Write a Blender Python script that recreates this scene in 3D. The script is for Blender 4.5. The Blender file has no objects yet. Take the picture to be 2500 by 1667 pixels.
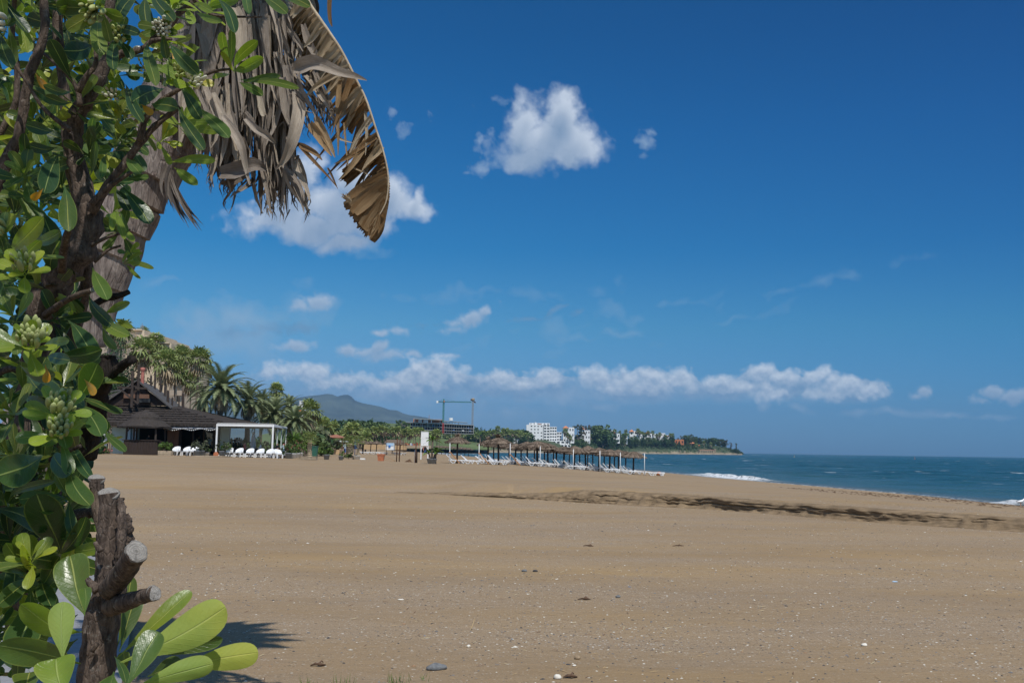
import bpy, math, random
import numpy as np
from mathutils import Vector, Matrix, noise
R = math.radians
random.seed(7)
sc = bpy.context.scene
COL = sc.collection
# ------------------------------------------------------------------ camera
F = 2400.0            # focal length in pixels of the 2500 px wide photograph
CZ = 3.2              # eye height above the sea
cam_d = bpy.data.cameras.new('camera')
cam = bpy.data.objects.new('camera', cam_d)
COL.objects.link(cam)
cam_d.sensor_width = 36.0
cam_d.lens = F/2500*36.0
cam_d.clip_start = 0.05
cam_d.clip_end = 60000
PITCH = math.atan2(1097-833.5, F)
CM = Matrix.Rotation(R(90)+PITCH, 3, 'X') @ Matrix.Rotation(R(0.87), 3, 'Z')
cam.matrix_world = Matrix.Translation((0, 0, CZ)) @ CM.to_4x4()
sc.camera = cam

def ray(px, py):
    d = CM @ Vector(((px-1250)/F, (833.5-py)/F, -1.0))
    return d / d.y
def P(px, py, D):
    return Vector((0, 0, CZ)) + ray(px, py)*D

# ------------------------------------------------------------------ sun, sky, exposure
SUN_EL, SUN_AZ = 56.0, 156.0          # azimuth clockwise from the viewing direction (+Y)
sv = Vector((math.sin(R(SUN_AZ))*math.cos(R(SUN_EL)), math.cos(R(SUN_AZ))*math.cos(R(SUN_EL)), math.sin(R(SUN_EL))))
sd = bpy.data.lights.new('sun', 'SUN')
sd.energy = 4.2
sd.angle = R(0.53)
sd.color = (1.0, 0.955, 0.89)
so = bpy.data.objects.new('sun', sd)
COL.objects.link(so)
so.rotation_euler = sv.to_track_quat('Z', 'Y').to_euler()
so.location = (0, -20, 60)
sc.view_settings.view_transform = 'Standard'
sc.view_settings.look = 'None'
sc.view_settings.gamma = 1
sc.view_settings.exposure = 0.0
sc.view_settings.use_curve_mapping = False

class NT:
    """small helper to write node trees as expressions"""
    def __init__(s, tree):
        s.t = tree
    def n(s, typ, ins=None, **props):
        nd = s.t.nodes.new(typ)
        for k, v in props.items():
            setattr(nd, k, v)
        if ins:
            for k, v in ins.items():
                sock = nd.inputs[k]
                s.set(sock, v)
        return nd
    def set(s, sock, v):
        if isinstance(v, bpy.types.NodeSocket):
            s.t.links.new(v, sock)
        elif isinstance(v, bpy.types.Node):
            s.t.links.new(v.outputs[0], sock)
        elif isinstance(v, (tuple, list)) and sock.type == 'RGBA' and len(v) == 3:
            sock.default_value = (*v, 1)
        else:
            sock.default_value = v
    def m(s, op, a, b=None, c=None, clamp=False):
        nd = s.t.nodes.new('ShaderNodeMath'); nd.operation = op; nd.use_clamp = clamp
        for i, v in enumerate((a, b, c)):
            if v is not None: s.set(nd.inputs[i], v)
        return nd.outputs[0]
    def v(s, op, a, b=None, c=None):
        nd = s.t.nodes.new('ShaderNodeVectorMath'); nd.operation = op
        for i, v in enumerate((a, b, c)):
            if v is not None: s.set(nd.inputs[i], v)
        return nd.outputs['Value'] if op in ('LENGTH', 'DOT_PRODUCT', 'DISTANCE') else nd.outputs[0]
    def mix(s, f, a, b, blend='MIX'):
        nd = s.t.nodes.new('ShaderNodeMix'); nd.data_type = 'RGBA'; nd.blend_type = blend
        s.set(nd.inputs[0], f); s.set(nd.inputs[6], a); s.set(nd.inputs[7], b)
        return nd.outputs[2]
    def mr(s, x, a, b, c=0.0, d=1.0, smooth=False):
        nd = s.t.nodes.new('ShaderNodeMapRange')
        if smooth: nd.interpolation_type = 'SMOOTHSTEP'
        s.set(nd.inputs[0], x)
        for i, v in enumerate((a, b, c, d)): s.set(nd.inputs[i+1], v)
        return nd.outputs[0]
    def noise(s, vec, scale, detail=4, rough=.5, w=None, dist=0.0):
        nd = s.t.nodes.new('ShaderNodeTexNoise')
        if vec is not None: s.set(nd.inputs['Vector'], vec)
        nd.inputs['Scale'].default_value = scale
        nd.inputs['Detail'].default_value = detail
        nd.inputs['Roughness'].default_value = rough
        nd.inputs['Distortion'].default_value = dist
        return nd.outputs[0]
    def ramp(s, f, stops, interp='LINEAR'):
        nd = s.t.nodes.new('ShaderNodeValToRGB')
        cr = nd.color_ramp; cr.interpolation = interp
        while len(cr.elements) < len(stops): cr.elements.new(.5)
        for e, (p, c) in zip(cr.elements, stops):
            e.position = p; e.color = (*c, 1) if len(c) == 3 else c
        s.set(nd.inputs[0], f)
        return nd.outputs[0]

def uv_of(px, py):
    r = ray(px, py)
    return r.x, r.z

world = bpy.data.worlds.new('World')
sc.world = world
world.use_nodes = True
wt = world.node_tree; wt.nodes.clear(); w = NT(wt)
world.cycles.sampling_method = 'MANUAL'; world.cycles.sample_map_resolution = 512
sky = w.n('ShaderNodeTexSky', sky_type='NISHITA', sun_disc=False, sun_elevation=R(SUN_EL), sun_rotation=R(SUN_AZ),
          altitude=0, air_density=1.0, dust_density=.6, ozone_density=2.5)
tc = w.n('ShaderNodeTexCoord')
sep = w.n('ShaderNodeSeparateXYZ', {0: tc.outputs['Generated']})
dx, dy, dz = sep.outputs
yy = w.m('MAXIMUM', dy, .06)
u_ = w.m('DIVIDE', dx, yy); v_ = w.m('DIVIDE', dz, yy)
pv = w.n('ShaderNodeCombineXYZ', {0: u_, 1: v_, 2: 0.0}).outputs[0]
# polarised, deep blue sky: the Nishita colours graded by height and by side
gr = w.ramp(w.m('MULTIPLY', dz, 2.0), [(0, (.36,.57,1.10)), (.246, (.215,.615,.885)), (.40, (.06,.51,.85)), (.63, (.03,.45,.82)), (.8, (.018,.39,.74)), (.88, (.02,.38,.72)), (1, (.40,.66,.92))])
gr = w.mix(w.mr(dy, .50, .05, smooth=True), gr, (.62,.84,1.02))
side = w.m('MINIMUM', w.m('MAXIMUM', u_, -.6), .6)
sidec = w.n('ShaderNodeCombineXYZ', {0: w.m('MULTIPLY_ADD', side, -1.1, 1.0), 1: w.m('MULTIPLY_ADD', side, -.42, 1.0), 2: w.m('MULTIPLY_ADD', side, -.22, 1.0)}).outputs[0]
skyc = w.mix(1.0, w.mix(1.0, sky.outputs[0], gr, 'MULTIPLY'), sidec, 'MULTIPLY')
w.t.links.new(w.n('ShaderNodeBackground', {0: skyc, 1: .1}).outputs[0], w.n('ShaderNodeOutputWorld').inputs[0])

# ------------------------------------------------------------------ object helpers
def tag(o, label=None, cat=None, group=None, kind=None):
    if label: o['label'] = label
    if cat: o['category'] = cat
    if group: o['group'] = group
    if kind: o['kind'] = kind
    return o
def empty(name, loc=(0, 0, 0), rz=0, **k):
    o = bpy.data.objects.new(name, None); COL.objects.link(o)
    o.location = loc; o.rotation_euler.z = rz
    return tag(o, **k)
def children(o): return list(o.children)
def copy_tree(o, parent=None):
    c = o.copy(); COL.objects.link(c); c.parent = parent
    for ch in children(o): copy_tree(ch, c)
    return c
def mesh_obj(name, V, Fc, mat, parent=None, smooth=False, uv=None, tint=None, loc=None, mi=None, **k):
    me = bpy.data.meshes.new(name)
    me.from_pydata([tuple(v) for v in V] if not isinstance(V, np.ndarray) else V.tolist(), [], Fc if not isinstance(Fc, np.ndarray) else Fc.tolist())
    for m_ in (mat if isinstance(mat, (list, tuple)) else [mat]): me.materials.append(m_)
    if smooth: me.polygons.foreach_set('use_smooth', [True]*len(me.polygons))
    if mi is not None: me.polygons.foreach_set('material_index', mi)
    if uv is not None:
        l = me.uv_layers.new(name='uv')
        idx = np.zeros(len(me.loops), dtype=np.int32); me.loops.foreach_get('vertex_index', idx)
        l.data.foreach_set('uv', np.asarray(uv, dtype=np.float32)[idx].ravel())
    if tint is not None:
        a = me.attributes.new('tint', 'FLOAT', 'POINT')
        a.data.foreach_set('value', np.asarray(tint, dtype=np.float32))
    me.update()
    o = bpy.data.objects.new(name, me); COL.objects.link(o)
    if parent: o.parent = parent
    if loc is not None: o.location = loc
    return tag(o, **k)

class MB:
    """collects boxes, tubes, leaves ... and links them as ONE mesh object"""
    def __init__(s): s.V = []; s.F = []; s.U = []; s.T = []; s.M = []
    def add(s, V, Fc, U=None, t=0.5, mi=0):
        b = len(s.V); V = list(V)
        s.V += [tuple(v) for v in V]
        s.F += [tuple(i+b for i in f) for f in Fc]
        s.U += list(U) if U is not None else [(0, 0)]*len(V)
        s.T += (list(t) if hasattr(t, '__len__') else [t]*len(V))
        s.M += [mi]*len(Fc)
    def box(s, c, size, rot=None, t=.5, mi=0, taper=1.0):
        hx, hy, hz = size[0]/2, size[1]/2, size[2]/2
        vs = []
        for z in (-hz, hz):
            k = 1 if z < 0 else taper
            for x, y in ((-hx, -hy), (hx, -hy), (hx, hy), (-hx, hy)):
                v = Vector((x*k, y*k, z))
                if rot is not None: v = rot @ v
                vs.append(v+Vector(c))
        s.add(vs, [(3,2,1,0),(4,5,6,7),(0,1,5,4),(1,2,6,5),(2,3,7,6),(3,0,4,7)], t=t, mi=mi)
    def bar(s, a, b, wd, th=None, t=.5, mi=0, up=(0,0,1)):
        a = Vector(a); b = Vector(b); d = b-a; L = d.length
        if L < 1e-6: return
        z = d/L; x = z.cross(Vector(up))
        if x.length < 1e-3: x = z.cross(Vector((1, 0, 0)))
        x.normalize(); y = z.cross(x)
        rot = Matrix((x, y, z)).transposed()
        s.box((a+b)/2, (wd, th or wd, L), rot, t, mi)
    def tube(s, pts, rad, n=8, t=.5, mi=0, cap=True, bump=0, seed=0, vs=1.0):
        pts = [Vector(p) for p in pts]; m = len(pts)
        if not hasattr(rad, '__len__'): rad = [rad]*m
        V = []; U = []; up = None; L = 0
        for i, p in enumerate(pts):
            d = (pts[min(i+1, m-1)]-pts[max(i-1, 0)]).normalized()
            if up is None:
                up = d.cross(Vector((.3, 1, .1)));
            x = (up-d*up.dot(d)).normalized(); up = x; y = d.cross(x)
            if i: L += (p-pts[i-1]).length
            for k in range(n):
                a = 2*math.pi*k/n; r = rad[i]
                if bump: r *= 1+bump*noise.noise((p+(x*math.cos(a)+y*math.sin(a))*r*2)*(.8/max(r,1e-3))*.5+Vector((seed, 0, 0)))
                V.append(p+(x*math.cos(a)+y*math.sin(a))*r); U.append((k/n, L*vs))
        Fc = [(i*n+k, i*n+(k+1) % n, (i+1)*n+(k+1) % n, (i+1)*n+k) for i in range(m-1) for k in range(n)]
        if cap: Fc += [tuple(reversed(range(n))), tuple(range((m-1)*n, m*n))]
        s.add(V, Fc, U, t, mi)
    def lathe(s, c, prof, n=16, t=.5, mi=0, cap=True, jitter=0, seed=0, sx=1, sy=1):
        rr = random.Random(seed)
        V = []
        for r, z in prof:
            for k in range(n):
                a = 2*math.pi*k/n; q = r*(1+jitter*(rr.random()-.5)*2)
                V.append((c[0]+q*math.cos(a)*sx, c[1]+q*math.sin(a)*sy, c[2]+z+jitter*.3*(rr.random()-.5)))
        m = len(prof)
        Fc = [(i*n+k, i*n+(k+1) % n, (i+1)*n+(k+1) % n, (i+1)*n+k) for i in range(m-1) for k in range(n)]
        if cap: Fc += [tuple(reversed(range(n))), tuple(range((m-1)*n, m*n))]
        s.add(V, Fc, t=t, mi=mi)
    def poly(s, pts, t=.5, mi=0): s.add(pts, [tuple(range(len(pts)))], t=t, mi=mi)
    def prism(s, pts, off, t=.5, mi=0):
        n = len(pts); off = Vector(off); a = [Vector(p) for p in pts]; b = [p+off for p in a]
        s.add(a+b, [tuple(range(n)), tuple(reversed(range(n, 2*n)))]+[(i, i+n, (i+1) % n+n, (i+1) % n) for i in range(n)], t=t, mi=mi)
    def build(s, name, mat, parent=None, smooth=False, loc=None, **k):
        return mesh_obj(name, s.V, s.F, mat, parent, smooth, s.U, s.T, loc, s.M if isinstance(mat, (list, tuple)) else None, **k)

# ------------------------------------------------------------------ materials
MATS = {}
def pmat(name, col, rough=.8, spec=.3, noise_s=None, amt=.25, bump=0, bs=None, col2=None, tint=0, stretch=(1,1,1), metal=0, coord='Object', trans=0, coat=0):
    m = bpy.data.materials.new(name); m.use_nodes = True
    t = m.node_tree; t.nodes.clear(); q = NT(t)
    bs_ = q.n('ShaderNodeBsdfPrincipled', {'Roughness': rough, 'Metallic': metal, 'Specular IOR Level': spec})
    if coat: bs_.inputs['Coat Weight'].default_value = coat; bs_.inputs['Coat Roughness'].default_value = .15
    c = (*col, 1)
    tcn = q.n('ShaderNodeTexCoord')
    vec = q.n('ShaderNodeMapping', {'Vector': tcn.outputs[coord], 'Scale': stretch}).outputs[0]
    if noise_s:
        nz = q.noise(vec, noise_s, 5, .6)
        c = q.mix(q.mr(nz, .3, .7), tuple(x*(1-amt) for x in col), tuple(min(1, x*(1+amt)) for x in (col2 or col)))
    if tint:
        at = q.n('ShaderNodeAttribute', attribute_name='tint').outputs['Fac']
        k = q.m('MULTIPLY_ADD', q.m('SUBTRACT', at, .5), 2*tint, 1.0)
        c = q.mix(1.0, c, q.n('ShaderNodeCombineXYZ', {0: k, 1: k, 2: k}).outputs[0], 'MULTIPLY')
    q.set(bs_.inputs['Base Color'], c)
    if bump:
        bn = q.noise(vec, bs or (noise_s or 5)*2, 6, .65)
        q.set(bs_.inputs['Normal'], q.n('ShaderNodeBump', {'Height': bn, 'Strength': min(1, bump), 'Distance': .02 if bump < 1 else bump*.02}).outputs[0])
    out = bs_.outputs[0]
    if trans:
        tr = q.n('ShaderNodeBsdfTranslucent', {'Color': c})
        out = q.n('ShaderNodeMixShader', {0: trans, 1: bs_.outputs[0], 2: tr.outputs[0]}).outputs[0]
    t.links.new(out, q.n('ShaderNodeOutputMaterial').inputs[0])
    MATS[name] = m
    return m
M = MATS

# ------------------------------------------------------------------ ground and sea
def interp(x, tab):
    xs = [a for a, b in tab]; ys = [b for a, b in tab]
    return np.interp(x, xs, ys)
SHORE = [(-60,95),(-20,66),(0,54),(22,45),(40,39.5),(66,34.5),(82,33.5),(99,30.9),(115,28.6),(137,25.7),(160,23.5),(230,12),(320,-3),(427,-18),(590,-42),(700,-62),(800,-75),(900,-50),(1000,-5),(1100,45),(1200,90),(1300,130),(1400,170),(1500,225),(1560,300),(1610,368),(1650,380),(1720,300),(1900,200),(16000,200)]
BANK = [(-400,39),(-60,39),(-30,38),(-12,36.2),(-2.6,36.2),(0,34.6),(5.7,30.2),(8.2,26.4),(11.8,22.6),(16,17.5),(30,2),(45,-14),(200,-180)]
def vnoise(X, Y, s, seed=0.0):
    """cheap smooth value noise, vectorised"""
    X = X/s+seed*17.13; Y = Y/s+seed*7.7
    xi = np.floor(X); yi = np.floor(Y); fx = X-xi; fy = Y-yi
    fx = fx*fx*(3-2*fx); fy = fy*fy*(3-2*fy)
    def h(a, b):
        v = np.sin(a*127.1+b*311.7+seed*5.3)*43758.5453
        return v-np.floor(v)
    return (h(xi, yi)*(1-fx)+h(xi+1, yi)*fx)*(1-fy)+(h(xi, yi+1)*(1-fx)+h(xi+1, yi+1)*fx)*fy-.5
def sstep(x): x = np.clip(x, 0, 1); return x*x*(3-2*x)
BERM = [(-60,-3),(0,-.03),(4,.25),(11,.66),(20,1.02),(30,1.74),(38,1.92),(60,2.2),(100,2.45),(400,3.2)]
def shore_d(X, Y): return interp(Y, SHORE)-X+1.1*vnoise(X*0, Y, 14, 3)+.35*vnoise(X*0, Y, 4, 5)
def ground_z(X, Y, detail=True):
    X = np.asarray(X, float); Y = np.asarray(Y, float)
    d = shore_d(X, Y)
    zb = interp(d, BERM)
    # far land rises inland of the bay
    far = sstep((Y-820)/300)
    zb = np.where(Y > 700, np.minimum(zb, 3+far*4*np.clip((d-20)/120, 0, 1)+0*zb), zb)
    yl = interp(X, BANK)+(.38*vnoise(X, Y*0, 2.3, 1)+.2*vnoise(X, Y*0, .7, 2))
    right = sstep((X+8)/12)
    s = (Y-yl)*np.where(X > 0, .76, 1.0)
    wd = .50+(1-right)*5.5
    lip = .07*vnoise(X, Y, 1.3, 4)*right
    k = sstep((s-.22*right+lip*.5)/wd)
    terr = 1.565+.05*vnoise(X, Y, 9, 7)+.02*vnoise(X*.5, Y, 2.0, 8)
    terr = terr-.06*np.exp(-(s/1.2)**2)*right
    z = terr*(1-k)+zb*k
    if detail:
        z = z+k*right*np.exp(-np.clip(s,0,9)/1.6)*.10*vnoise(X, Y, .8, 9)
        z = z+.006*vnoise(X, Y, .35, 11)+.010*vnoise(X, Y*2.2, 1.1, 12)+.03*vnoise(X, Y, 4.5, 13)*np.clip(d/10, 0, 1)
    return z
def gz(x, y): return float(ground_z(np.array([x]), np.array([y]), False)[0])
def ground_pt(px, D, dz=0.0):
    """point of the ground at depth D seen in column px (columns lean with the roll)"""
    x = ray(px, 1100).x*D
    for _ in range(3):
        z = gz(x, D); py = 833.5+0
        # find py giving this height
        lo, hi = 900.0, 2600.0
        for _ in range(30):
            mid = (lo+hi)/2
            if P(px, mid, D).z > z: lo = mid
            else: hi = mid
        x = P(px, lo, D).x
    return Vector((x, D, gz(x, D)+dz))
def grid_mesh(name, X, Y, Z, mat, attr=None, **k):
    r, c = X.shape
    me = bpy.data.meshes.new(name)
    n = r*c
    me.vertices.add(n)
    me.vertices.foreach_set('co', np.stack([X, Y, Z], -1).astype(np.float32).ravel())
    i = np.arange((r-1)*(c-1)); a = (i//(c-1))*c+i % (c-1)
    q = np.stack([a, a+1, a+c+1, a+c], -1).astype(np.int32)
    me.loops.add(q.size); me.loops.foreach_set('vertex_index', q.ravel())
    me.polygons.add(len(q)); me.polygons.foreach_set('loop_start', np.arange(0, q.size, 4, dtype=np.int32))
    me.polygons.foreach_set('loop_total', np.full(len(q), 4, dtype=np.int32))
    me.polygons.foreach_set('use_smooth', np.ones(len(q), dtype=bool))
    me.materials.append(mat)
    for nm, arr in (attr or {}).items():
        at = me.attributes.new(nm, 'FLOAT', 'POINT'); at.data.foreach_set('value', arr.astype(np.float32).ravel())
    me.update(calc_edges=True)
    o = bpy.data.objects.new(name, me); COL.objects.link(o)
    return tag(o, **k)

def sand_material():
    m = bpy.data.materials.new('beach_sand'); m.use_nodes = True
    t = m.node_tree; t.nodes.clear(); q = NT(t)
    g = q.n('ShaderNodeNewGeometry').outputs['Position']
    big = q.noise(q.v('MULTIPLY', g, (.10, .35, .3)), 1.0, 4, .55)
    mid = q.noise(q.v('MULTIPLY', g, (.5, 1.6, 1)), 1.0, 5, .6)
    c = q.mix(q.mr(big, .35, .65), (.290,.196,.106), (.375,.250,.120))
    c = q.mix(q.m('MULTIPLY', q.mr(mid, .45, .7), .55), c, (.270,.197,.128))
    fine = q.noise(g, 60, 4, .7)
    c = q.mix(q.mr(fine, .25, .75, 0, .5), c, (.19,.15,.095))
    # pebbly patches: pale and dark speckle at several sizes
    patch = q.mr(q.noise(q.v('MULTIPLY', g, (.16, .55, .3)), 1.0, 4, .6), .36, .62)
    c = q.mix(q.m('MULTIPLY', patch, .5), c, (.312,.240,.168))
    for s, cw, cd, thr in ((90, (.50,.46,.40), (.07,.06,.055), .34), (34, (.52,.47,.40), (.06,.055,.05), .30), (13, (.50,.45,.38), (.09,.075,.06), .20)):
        vo = q.n('ShaderNodeTexVoronoi', {'Vector': g, 'Scale': float(s)})
        rnd = q.n('ShaderNodeSeparateColor', {0: vo.outputs['Color']})
        dot = q.m('LESS_THAN', vo.outputs['Distance'], thr)
        isw = q.m('MULTIPLY', q.m('LESS_THAN', rnd.outputs[0], .17), dot)
        isd = q.m('MULTIPLY', q.m('GREATER_THAN', rnd.outputs[0], .83), dot)
        k = q.m('MULTIPLY_ADD', patch, .62, .12)
        c = q.mix(q.m('MULTIPLY', isw, k), c, cw)
        c = q.mix(q.m('MULTIPLY', isd, k), c, cd)
    at = q.n('ShaderNodeAttribute', attribute_name='wet_shade').outputs['Fac']
    c = q.mix(q.m('MULTIPLY', at, .8), c, (.085,.066,.048))
    weed = q.m('MULTIPLY', q.mr(q.noise(q.v('MULTIPLY', g, (1.0,.6,1)), 1.3, 6, .75), .60, .68), q.n('ShaderNodeAttribute', attribute_name='weed').outputs['Fac'])
    c = q.mix(q.m('MULTIPLY', weed, .75), c, (.09,.042,.022))
    bs_ = q.n('ShaderNodeBsdfPrincipled', {'Base Color': c, 'Roughness': .95, 'Specular IOR Level': .15})
    b1 = q.noise(g, 45, 5, .7); b2 = q.noise(q.v('MULTIPLY', g, (1.5,4,3)), 1.6, 5, .6)
    h = q.m('ADD', q.m('MULTIPLY', b1, .012), q.m('MULTIPLY', b2, .035))
    q.set(bs_.inputs['Normal'], q.n('ShaderNodeBump', {'Height': h, 'Strength': .8, 'Distance': 1.0}).outputs[0])
    t.links.new(bs_.outputs[0], q.n('ShaderNodeOutputMaterial').inputs[0])
    MATS['sand'] = m
    return m
ys = [-60, -40, -25, -15, -8, -4, -1]
y = 1.0
while y < 2000:
    ys.append(y)
    y += .06 if y < 6 else (y*.008 if y < 18 else (y*.0033 if y < 42 else y*.011))
ys += [2600, 4000, 8000, 15000]
ts = list(np.concatenate([[-8,-4,-2.5,-1.6,-1.1,-.85], np.linspace(-.72,-.55,12), np.linspace(-.54,.60,470), np.linspace(.62,.8,12), [1.1,1.6,2.5,4,8]]))
YY = np.array(ys)[:, None]*np.ones(len(ts)); Ye = np.maximum(np.abs(YY), 9.0)
Ye = np.where(YY < 0, 9+np.abs(YY)*.3, Ye)
XX = np.array(ts)[None, :]*Ye
ZZ = ground_z(XX, YY)
dd = shore_d(XX, YY)
sline = (YY-interp(XX, BANK))*.76
wet_shade = np.clip(1-dd/3.0, 0, 1)
rgt = sstep((XX+6)/9)
wet_shade = np.maximum(wet_shade, .25*rgt*np.exp(-((sline-.1)/.3)**2)*(vnoise(XX, YY*6, .7, 21)+.75))  # band along the ledge: overhang shade put into the sand colour
weed = np.clip(1-abs(dd-9)/9, 0, 1)*np.clip(YY/20, 0, 1)*sstep((XX-8)/10)
beach = grid_mesh('beach_ground', XX, YY, ZZ, sand_material(), {'wet_shade': wet_shade, 'weed': weed}, kind='structure', label='wide brown sand beach with pebbly patches')

# the low erosion ledge: a near vertical, layered and broken face of darker, streaked sand
lx = np.arange(-4.5, 20.5, .035); ly = interp(lx, BANK)+(.38*vnoise(lx, lx*0, 2.3, 1)+.2*vnoise(lx, lx*0, .7, 2))
env = (.25+.75*sstep((lx+4)/11))*sstep((lx+4.5)/2)*np.clip(.86+.14*vnoise(lx, lx*0, 2.4, 71)+.13*vnoise(lx, lx*0, .45, 72)+.13*vnoise(lx, lx*0, .12, 70), .78, 1.0)
ztop = ground_z(lx+.42, ly+.75, False)+.012; zbot = ground_z(lx-.15, ly-.20, False)-.03
rows = []; nr = 18
h0 = np.clip(.30+.75*vnoise(lx, lx*0, 1.3, 91)+.5*vnoise(lx, lx*0, .35, 92)+.3*vnoise(lx, lx*0, .12, 93), .0, .85)   # how high the fallen sand lies against the face
wv_ = np.clip(.10+.40*vnoise(lx, lx*0, 2.0, 94)+.25*vnoise(lx, lx*0, .5, 95), .0, .35)                                   # how far the face leans back
for r_ in range(nr):
    t_ = r_/(nr-1); lo = np.clip(t_/np.maximum(h0, 1e-3), 0, 1); up_ = np.clip((t_-h0)/(1-h0), 0, 1)
    o_ = -.30*(1-lo)*(h0 > .02)+wv_*up_
    o_ = o_+.09*vnoise(lx, lx*0+t_*.25, .45, 76)+.06*vnoise(lx, lx*0+t_*.5, .16, 77)+.04*vnoise(lx, lx*0+t_*1.0, .07, 79)
    for c_, s_, sd_, am in ((.38,.06,96,.07),(.62,.05,97,.08),(.86,.06,98,.07)):       # short undercut layers
        o_ = o_+am*np.exp(-((t_-c_-.12*vnoise(lx, lx*0, .8, sd_))/s_)**2)*np.clip(vnoise(lx, lx*0, .45, sd_+10)*4-.2, 0, 1)*(up_ > 0)
    rows.append((o_, zbot+(ztop-zbot)*env*t_+.012*vnoise(lx, lx*0+t_, .15, 99)))
top_off = rows[-1][0]
for k_ in (1, 2, 3): rows.append((np.maximum(top_off, .30)*0+top_off+(.85-top_off)*k_/3, zbot+(ztop-zbot)*(env+(1-env)*(k_/3)**.7)+.006*(3-k_)))
LX = np.array([lx+ux_*.62 for ux_, _ in rows]); LY = np.array([ly+uy_*.78+.02 for uy_, _ in rows]); LZ = np.array([z_ for _, z_ in rows])
LZ[-1] -= .06
sand_dark = pmat('dark_sand', (.23,.165,.10), .95, .1, 3.5, .35, 1.4, 25, stretch=(1,1,4), coord='Object')  # ledge sand, a darker tone than the beach with random streaks
grid_mesh('sand_ledge', LX, LY, LZ, sand_dark, kind='structure', label='low dark broken erosion ledge in the sand')

def sea_material():
    m = bpy.data.materials.new('sea_water'); m.use_nodes = True
    t = m.node_tree; t.nodes.clear(); q = NT(t)
    g = q.n('ShaderNodeNewGeometry').outputs['Position']
    sh = q.n('ShaderNodeAttribute', attribute_name='shore').outputs['Fac']
    fo = q.n('ShaderNodeAttribute', attribute_name='foam').outputs['Fac']
    big = q.noise(q.v('MULTIPLY', g, (.006,.012,1)), 1.0, 3, .5)
    c = q.mix(q.mr(big, .35, .65), (.003,.043,.055), (.005,.058,.070))
    c = q.mix(q.mr(sh, 0.0, 34.0, .85, 0.0), c, (.030,.085,.095))
    c = q.mix(q.mr(sh, 0.0, 5.0, .7, 0.0), c, (.13,.115,.085))
    # foam
    fn = q.noise(q.v('MULTIPLY', g, (1.2,.8,1)), 1.3, 7, .7)
    shore_f = q.m('MULTIPLY', q.mr(sh, .0, 1.6, 1.0, 0.0), q.mr(fn, .52, .60))
    wc = q.noise(q.v('MULTIPLY', g, (.085,.20,1)), 1.0, 9, .68)
    pt = q.noise(q.v('MULTIPLY', g, (.004,.006,1)), 1.0, 2, .5)
    wcap = q.mr(q.m('MULTIPLY_ADD', pt, .16, wc), .715, .74)
    wcap = q.m('MULTIPLY', wcap, q.mr(sh, 12.0, 40.0))
    crest = q.m('MULTIPLY', fo, q.mr(q.noise(q.v('MULTIPLY', g, (1.5,.9,1)), 1.2, 6, .75), .38, .50))
    foam = q.m('MAXIMUM', q.m('MAXIMUM', q.m('MULTIPLY', shore_f, .8), q.m('MULTIPLY', wcap, .8)), crest, clamp=True)
    b = q.n('ShaderNodeBsdfPrincipled', {'Base Color': c, 'Roughness': .22, 'IOR': 1.33, 'Specular IOR Level': .30})
    h1 = q.noise(q.v('MULTIPLY', g, (.5,1.1,1)), 1.0, 6, .62)
    h2 = q.noise(q.v('MULTIPLY', g, (.12,.30,1)), 1.0, 4, .55)
    h3 = q.noise(q.v('MULTIPLY', g, (.02,.045,1)), 1.0, 5, .6)
    h = q.m('ADD', q.m('ADD', q.m('MULTIPLY', h1, .5), q.m('MULTIPLY', h2, 1.5)), q.m('MULTIPLY', h3, 3.5))
    q.set(b.inputs['Normal'], q.n('ShaderNodeBump', {'Height': h, 'Strength': 1.0, 'Distance': 1.6}).outputs[0])
    fb = q.n('ShaderNodeBsdfPrincipled', {'Base Color': (.72,.74,.74), 'Roughness': .9})
    t.links.new(q.n('ShaderNodeMixShader', {0: foam, 1: b.outputs[0], 2: fb.outputs[0]}).outputs[0], q.n('ShaderNodeOutputMaterial').inputs[0])
    return m
ys = [-150, -80, -40, -10, 5, 15, 25, 35]
y = 42.0
while y < 2000:
    ys.append(y); y += max(.35, y*.0045)
ys += [2100, 2600, 3300, 4500, 6500, 9500, 13900]
ts = list(np.concatenate([[-1, -.6, -.3], np.linspace(-.12,.62,520), [.75,1,1.4,2,4]]))
YY = np.array(ys)[:, None]*np.ones(len(ts)); Ye = np.maximum(np.abs(YY), 45.0)
XX = np.array(ts)[None, :]*Ye
XX = np.clip(XX, -12000, 12000)
dd = -shore_d(XX, YY)
amp = np.clip(dd/25, 0, 1)*np.clip((2000-YY)/1500, 0, 1)
wv = .34*vnoise(XX*.35+YY*.18, YY-XX*.25, 5.2, 31)+.20*vnoise(XX*.4, YY-XX*.3, 2.2, 32)+.22*vnoise(XX*.3, YY-XX*.2, 13, 33)
ZZ = amp*wv
# small breakers running along the shore
crest = np.zeros_like(XX)
for y0, y1, off, h in ((112,152,2.2,.42),(67.5,71.5,1.1,.2),(62,65,.8,.14)):
    env = sstep((YY-y0)/((y1-y0)*.25))*sstep((y1-YY)/((y1-y0)*.5))
    rid = np.exp(-((dd-off-.7*vnoise(XX*0, YY, 5, 40))/.55)**2)
    ZZ = ZZ+env*rid*h*(1+.9*vnoise(XX*0, YY, 2.1, 41))
    crest = np.maximum(crest, env*np.exp(-((dd-off+.5)/1.5)**2)*(1.0 if h > .25 else .75))
crest = np.maximum(crest, np.exp(-((dd-7)/5)**2)*sstep((YY-560)/60)*.85)
crest = np.maximum(crest, np.exp(-((dd-30)/6)**2)*sstep((YY-600)/60)*(vnoise(XX, YY, 30, 44) > .1)*.8)
sea = grid_mesh('sea_water', XX, YY, ZZ, sea_material(), {'shore': dd, 'foam': crest}, kind='structure', label='teal sea with small whitecaps')
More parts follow.
